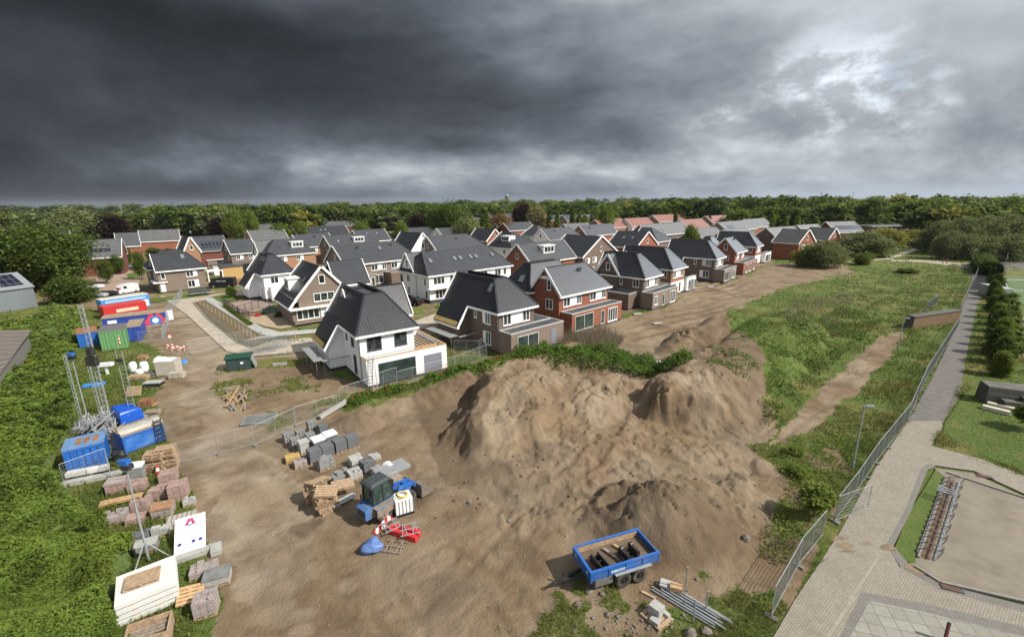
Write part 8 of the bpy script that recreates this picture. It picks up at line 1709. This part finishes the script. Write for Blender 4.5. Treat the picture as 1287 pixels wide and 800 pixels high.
# thicket: knee to head high hummocks covered in leaves
X, Y = scatter(420000, -330, 200, 384, 900, 0.9); k = inpoly(X + .6 * fbm(X * .7, Y * .7, 3, 1), Y + .6 * fbm(X * .7 + 9, Y * .7, 3, 2), THK); X, Y = X[k], Y[k]
def canopy(X, Y): return np.clip(0.6 + 1.3 * fbm(X * .28, Y * .28, 3, 201) + .9 * fbm(X * .9, Y * .9, 3, 203), .05, 2.0)
ch = canopy(X, Y); dist = np.hypot(X, Y); Z = ch * (1 - .55 * RNG.random(len(X)) ** 2.2) + .05
tn = np.stack([np.clip(.5 + .9 * fbm(X * .8, Y * .8, 3, 205) + .25 * RNG.normal(size=len(X)), 0, 1), np.clip(1.2 * fbm(X * .12, Y * .12, 3, 207) + .45 * fbm(X * .5, Y * .5, 2, 208) - .08, 0, 1), 0 * X, 0 * X + 1], -1)
v, f, tt = leafquads(RNG, np.stack([X, Y, Z], -1), np.clip(.0034 * dist, .06, .4), tn, 1.3, 1.5)
tag(npmesh('bramble_thicket', v, f, leafmat('leaves_bramble', (0.128, 0.186, 0.033), .4), {'tint': tt}), 'dense green bramble thicket covering the left edge', 'brambles', kind='stuff')
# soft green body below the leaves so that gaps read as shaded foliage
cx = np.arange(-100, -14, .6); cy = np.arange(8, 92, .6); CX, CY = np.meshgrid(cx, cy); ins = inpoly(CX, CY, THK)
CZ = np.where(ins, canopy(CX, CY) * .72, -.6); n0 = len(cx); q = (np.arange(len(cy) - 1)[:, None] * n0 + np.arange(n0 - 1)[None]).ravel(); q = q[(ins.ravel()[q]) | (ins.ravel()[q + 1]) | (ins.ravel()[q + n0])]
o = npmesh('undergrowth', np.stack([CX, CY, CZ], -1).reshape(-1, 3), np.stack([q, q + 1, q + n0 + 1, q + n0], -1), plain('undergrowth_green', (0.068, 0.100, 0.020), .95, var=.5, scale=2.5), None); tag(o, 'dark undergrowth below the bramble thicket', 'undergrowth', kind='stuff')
# grass and weeds wherever the ground is green
def blades(X, Y, h, w_, tn, lean=.45, splay=1):
    n = len(X); Z = height(X, Y); a = RNG.uniform(0, 2 * math.pi, n); lx_ = RNG.normal(size=n) * lean * h; ly_ = RNG.normal(size=n) * lean * h
    dx_, dy_ = np.cos(a) * w_ / 2, np.sin(a) * w_ / 2
    v = np.stack([np.stack([X - dx_, Y - dy_, Z - .02], -1), np.stack([X + dx_, Y + dy_, Z - .02], -1), np.stack([X + lx_, Y + ly_, Z + h], -1)], 1).reshape(-1, 3)
    return v, np.arange(3 * n).reshape(n, 3), np.repeat(tn, 3, axis=0)
X, Y = scatter(560000, -150, 1500, 318, 900, 1.15); g_, l_, d_, r_ = zones(X, Y)
PAVED = [W(path_l + [(1186, 529), (1170, 560), (1330, 614), (1330, 860), (940, 860)]), W([(1141, 529), (1186, 529), (1214, 450), (1240, 352), (1219, 337), (1198, 420)])]
bad = inpoly(X, Y, PAVED[0]) | inpoly(X, Y, PAVED[1]) | inpoly(X, Y, THK) | (inpoly(X, Y, RESI)) | inpoly(X, Y, W([(1245, 340), (1500, 345), (1500, 480), (1262, 392)]))
lawn_ = inpoly(X, Y, W([(1188, 529), (1185, 545), (1238, 574), (1330, 608), (1330, 470), (1240, 470), (1209, 500)]))
strip = inpoly(X, Y, W([(1176, 590), (1190, 601), (1150, 700), (1151, 712), (1122, 694), (1143, 644)]))
keep = (RNG.random(len(X)) < g_ * .95) & ~bad | strip | (lawn_ & (RNG.random(len(X)) < .8))
X, Y, r_ = X[keep], Y[keep], r_[keep]; low = (lawn_ | strip)[keep]; dist = np.hypot(X, Y)
tuft = np.clip(.5 + 1.3 * fbm(X * .45, Y * .45, 3, 301) + .6 * fbm(X * 1.7, Y * 1.7, 2, 302), .12, 1.5)
h = np.where(low, .07, .34 * tuft) * RNG.uniform(.5, 1.4, len(X)) * np.clip(dist / 30, .8, 2.0) ** .35
tn = np.stack([RNG.random(len(X)), np.clip(r_ * 1.6 * RNG.random(len(X)) + .25 * (fbm(X * .3, Y * .3, 3, 305) > .08), 0, 1), 0 * X, 0 * X + 1], -1)
v, f, tt = blades(X, Y, h, np.clip(.0016 * dist, .03, .2), tn)
GRASS = leafmat('grass_blades', (0.118, 0.152, 0.034), .4, (0.230, 0.200, 0.080))
tag(npmesh('grass', v, f, GRASS, {'tint': tt}), 'rough grass and weeds on the open ground', 'grass', kind='stuff')
# leafy weeds: on the bank before the houses (with poppies), along the mounds and the verge
BANK = W([(440, 517), (470, 500), (530, 492), (566, 478), (590, 458), (640, 440), (705, 428), (770, 425), (800, 438), (850, 452), (845, 475), (770, 458), (700, 462), (640, 470), (600, 484), (575, 512), (520, 520), (470, 528)])
def bankmask(X, Y): return np.maximum(ridge(X, Y, [(-14.2, 39.6, 1), (-9.8, 41.9, 1), (-5, 45.0, 1), (-1.5, 47.0, 1)], 1.7, 2.0), ridge(X, Y, [(-3.5, 45.2, 1), (-1, 47.0, 1), (2.5, 48.9, 1), (7, 49.6, 1), (11, 48.8, 1), (14.5, 47.6, 1), (18, 46.5, 1)], 3.0, 2.0))
X = RNG.uniform(-16, 19, 150000); Y = RNG.uniform(34, 54, 150000); b_ = bankmask(X, Y); k = RNG.random(len(X)) < sstep(b_ + .5 * fbm(X * .6, Y * .6, 3, 321), .35, .6); X, Y, b_ = X[k], Y[k], b_[k]
tall = np.clip(.4 + 1.5 * fbm(X * .5, Y * .5, 4, 323), .08, 1.3) * np.clip(.5 + (X + 14) / 30, .5, 1.3)
tn = np.stack([RNG.random(len(X)), RNG.random(len(X)) ** 4, 0 * X, 0 * X + 1], -1)
v, f, tt = leafquads(RNG, np.stack([X, Y, height(X, Y) + tall * RNG.random(len(X)) ** .6], -1), np.full(len(X), .13), tn, .4, 1.9)
tag(npmesh('bank_weeds', v, f, leafmat('leaves_bank', (0.095, 0.168, 0.030), .4), {'tint': tt}), 'lush green weeds on the earth bank before the houses', 'weeds', kind='stuff')
k = (RNG.random(len(X)) < .016 * (X < 1)) ; c = np.stack([X, Y, height(X, Y) + tall + .06], -1)[k]
v, f, tt = leafquads(RNG, c, np.full(len(c), .13), np.tile([.5, 0, 0, 1], (len(c), 1)), 1.0, 1.0); tag(npmesh('poppies', v, f, plain('poppy_red', (0.55, 0.035, 0.012), .6), None), 'red poppies flowering on the green bank', 'poppies', kind='stuff')
def weeds(poly, n, hmax, size, mat, label, seed, thr=.05, name='weeds', pts=None):
    global RNG
    P_ = np.array(W(poly)); x0, y0 = P_.min(0); x1, y1 = P_.max(0); X = RNG.uniform(x0, x1, n); Y = RNG.uniform(y0, y1, n)
    nn = fbm(X * .4, Y * .4, 4, seed); k = inpoly(X, Y, W(poly)) & (nn > thr); X, Y, nn = X[k], Y[k], nn[k]
    tn = np.stack([RNG.random(len(X)), RNG.random(len(X)) ** 4, 0 * X, 0 * X + 1], -1)
    hh = hmax * np.clip((nn - thr) * 3.5, .1, 1.0)
    v, f, tt = leafquads(RNG, np.stack([X, Y, height(X, Y) + hh * RNG.random(len(X)) ** .7], -1), np.full(len(X), size), tn, .4, 1.7)
    tag(npmesh(name, v, f, mat, {'tint': tt}), label, 'weeds', kind='stuff')
weeds([(955, 500), (1000, 420), (1060, 385), (1110, 405), (1050, 455), (1000, 500), (965, 540)], 50000, .7, .16, LEAF, 'green weeds down the right flank of the old mound', 401, -.1)
weeds([(880, 500), (900, 440), (985, 410), (1000, 440), (960, 520)], 26000, .3, .13, leafmat('leaves_fresh', (0.085, 0.15, 0.028)), 'patchy fresh weeds on top of the old mound', 403, .1)
weeds([(960, 560), (1060, 540), (1085, 590), (1040, 650), (960, 770), (830, 770), (940, 730), (985, 610)], 30000, .35, .09, LEAFL, 'leafy weeds along the verge of the site fence', 405, .04)
weeds(WEEDL and [(90, 395), (128, 400), (98, 440), (165, 445), (205, 440), (212, 470), (190, 500), (196, 540), (120, 545), (150, 600), (190, 640), (230, 660), (262, 700), (270, 740), (262, 800), (280, 840), (180, 840), (130, 760), (170, 700), (80, 620), (70, 590)], 50000, .35, .11, LEAFL, 'weeds between the pallets and cabins', 407, -.12)
weeds([(270, 470), (330, 446), (398, 440), (420, 470), (360, 500), (320, 520)], 9000, .4, .12, LEAFL, 'clumps of weeds on the unfinished plot', 409, .16)
weeds([(1030, 415), (1200, 330), (1215, 345), (1160, 420), (1100, 430)], 95000, .4, .17, LEAFL, 'dark weed clumps across the meadow', 411, .08)
weeds([(1050, 345), (1240, 331), (1200, 390), (1060, 395)], 60000, .5, .2, LEAFW, 'grey-green thistles and tall weeds in the meadow', 413, .16)
# dry stalks of last year
def stalks(poly, n, h, label, seed, w_=.035):
    P_ = np.array(W(poly)); x0, y0 = P_.min(0); x1, y1 = P_.max(0); X = RNG.uniform(x0, x1, n); Y = RNG.uniform(y0, y1, n); nn = fbm(X * .35, Y * .35, 3, seed); k = inpoly(X, Y, W(poly)) & (nn > -.12); X, Y = X[k], Y[k]
    tn = np.stack([RNG.random(len(X)), RNG.random(len(X)), 0 * X, 0 * X + 1], -1); v, f, tt = blades(X, Y, h * RNG.uniform(.5, 1.2, len(X)), np.full(len(X), w_), tn, .28)
    tag(npmesh('dry_stalks', v, f, leafmat('dry_stalks_%d' % seed, (0.175, 0.142, 0.105), .4, (0.30, 0.25, 0.17)), {'tint': tt}), label, 'dry stalks', kind='stuff')
stalks([(640, 446), (700, 424), (760, 416), (785, 428), (760, 452), (690, 458)], 9000, 1.7, 'thin dry brown stalks standing on the bank before the red house', 421, .045)
stalks([(955, 400), (1010, 372), (1075, 372), (1060, 420), (1000, 440)], 7000, .9, 'grey-brown dry stalks on the crest of the old mound', 423, .07)
stalks([(1010, 430), (1110, 400), (1180, 340), (1225, 340), (1160, 400), (1060, 500)], 12000, .7, 'pale dry stalks scattered in the meadow', 425, .06)
# a shrub at the site fence and shrubs before the houses
tree('small', *at(1022, 652), 2.3, 1.7, 'thin young willow shrub leaning on the lower fence', 'shrub', name='shrub'); tree('bush', *at(1002, 600), .7, 1.3, 'low green shrub on the verge left of the street lamp', 'shrub', name='shrub'); tree('bush', *at(998, 570), .6, 1.2, 'green shrub clump at the end of the sand track', 'shrub', name='shrub'); tree('bush', *at(1140, 343), 1.4, 4.2, 'dark rounded shrub alone in the meadow', 'shrub', name='shrub')
tree('bush', *at(352, 398), .9, 1.8, 'brown-green garden shrub before the gable house', 'shrub', name='shrub'); tree('round', *at(291, 374), 2.3, 1.8, 'small garden tree at the corner of the white pyramid-roof house', 'small tree', name='small_tree')
for k in range(14): x = 283 + k * 2.4; y = 386 + k * 1.75; tree('bush', *at(x, y), .6, .9, f'low hedge shrub of the garden hedge along the pavement, {ordn[k]} from the far end', 'hedge shrub', 'garden hedge along the pavement', name='hedge_shrub')
# ---------------------------------------------------------------- the air
mb = MB(); mb.bb(-6600, -200, -12, 6600, 7600, 90)
hm = bpy.data.materials.new('haze_air'); hm.use_nodes = True; nt = hm.node_tree; nt.nodes.remove(nt.nodes['Principled BSDF'])
pv = nt.nodes.new('ShaderNodeVolumePrincipled'); pv.inputs['Color'].default_value = (0.80, 0.88, 1.0, 1); pv.inputs['Density'].default_value = 0.00004; pv.inputs['Anisotropy'].default_value = 0.0
nt.links.new(pv.outputs[0], nt.nodes['Material Output'].inputs['Volume'])
tag(mb.build('haze', hm), 'thin pale air over the whole place', 'haze', kind='stuff')
scene.cycles.volume_bounces = 0
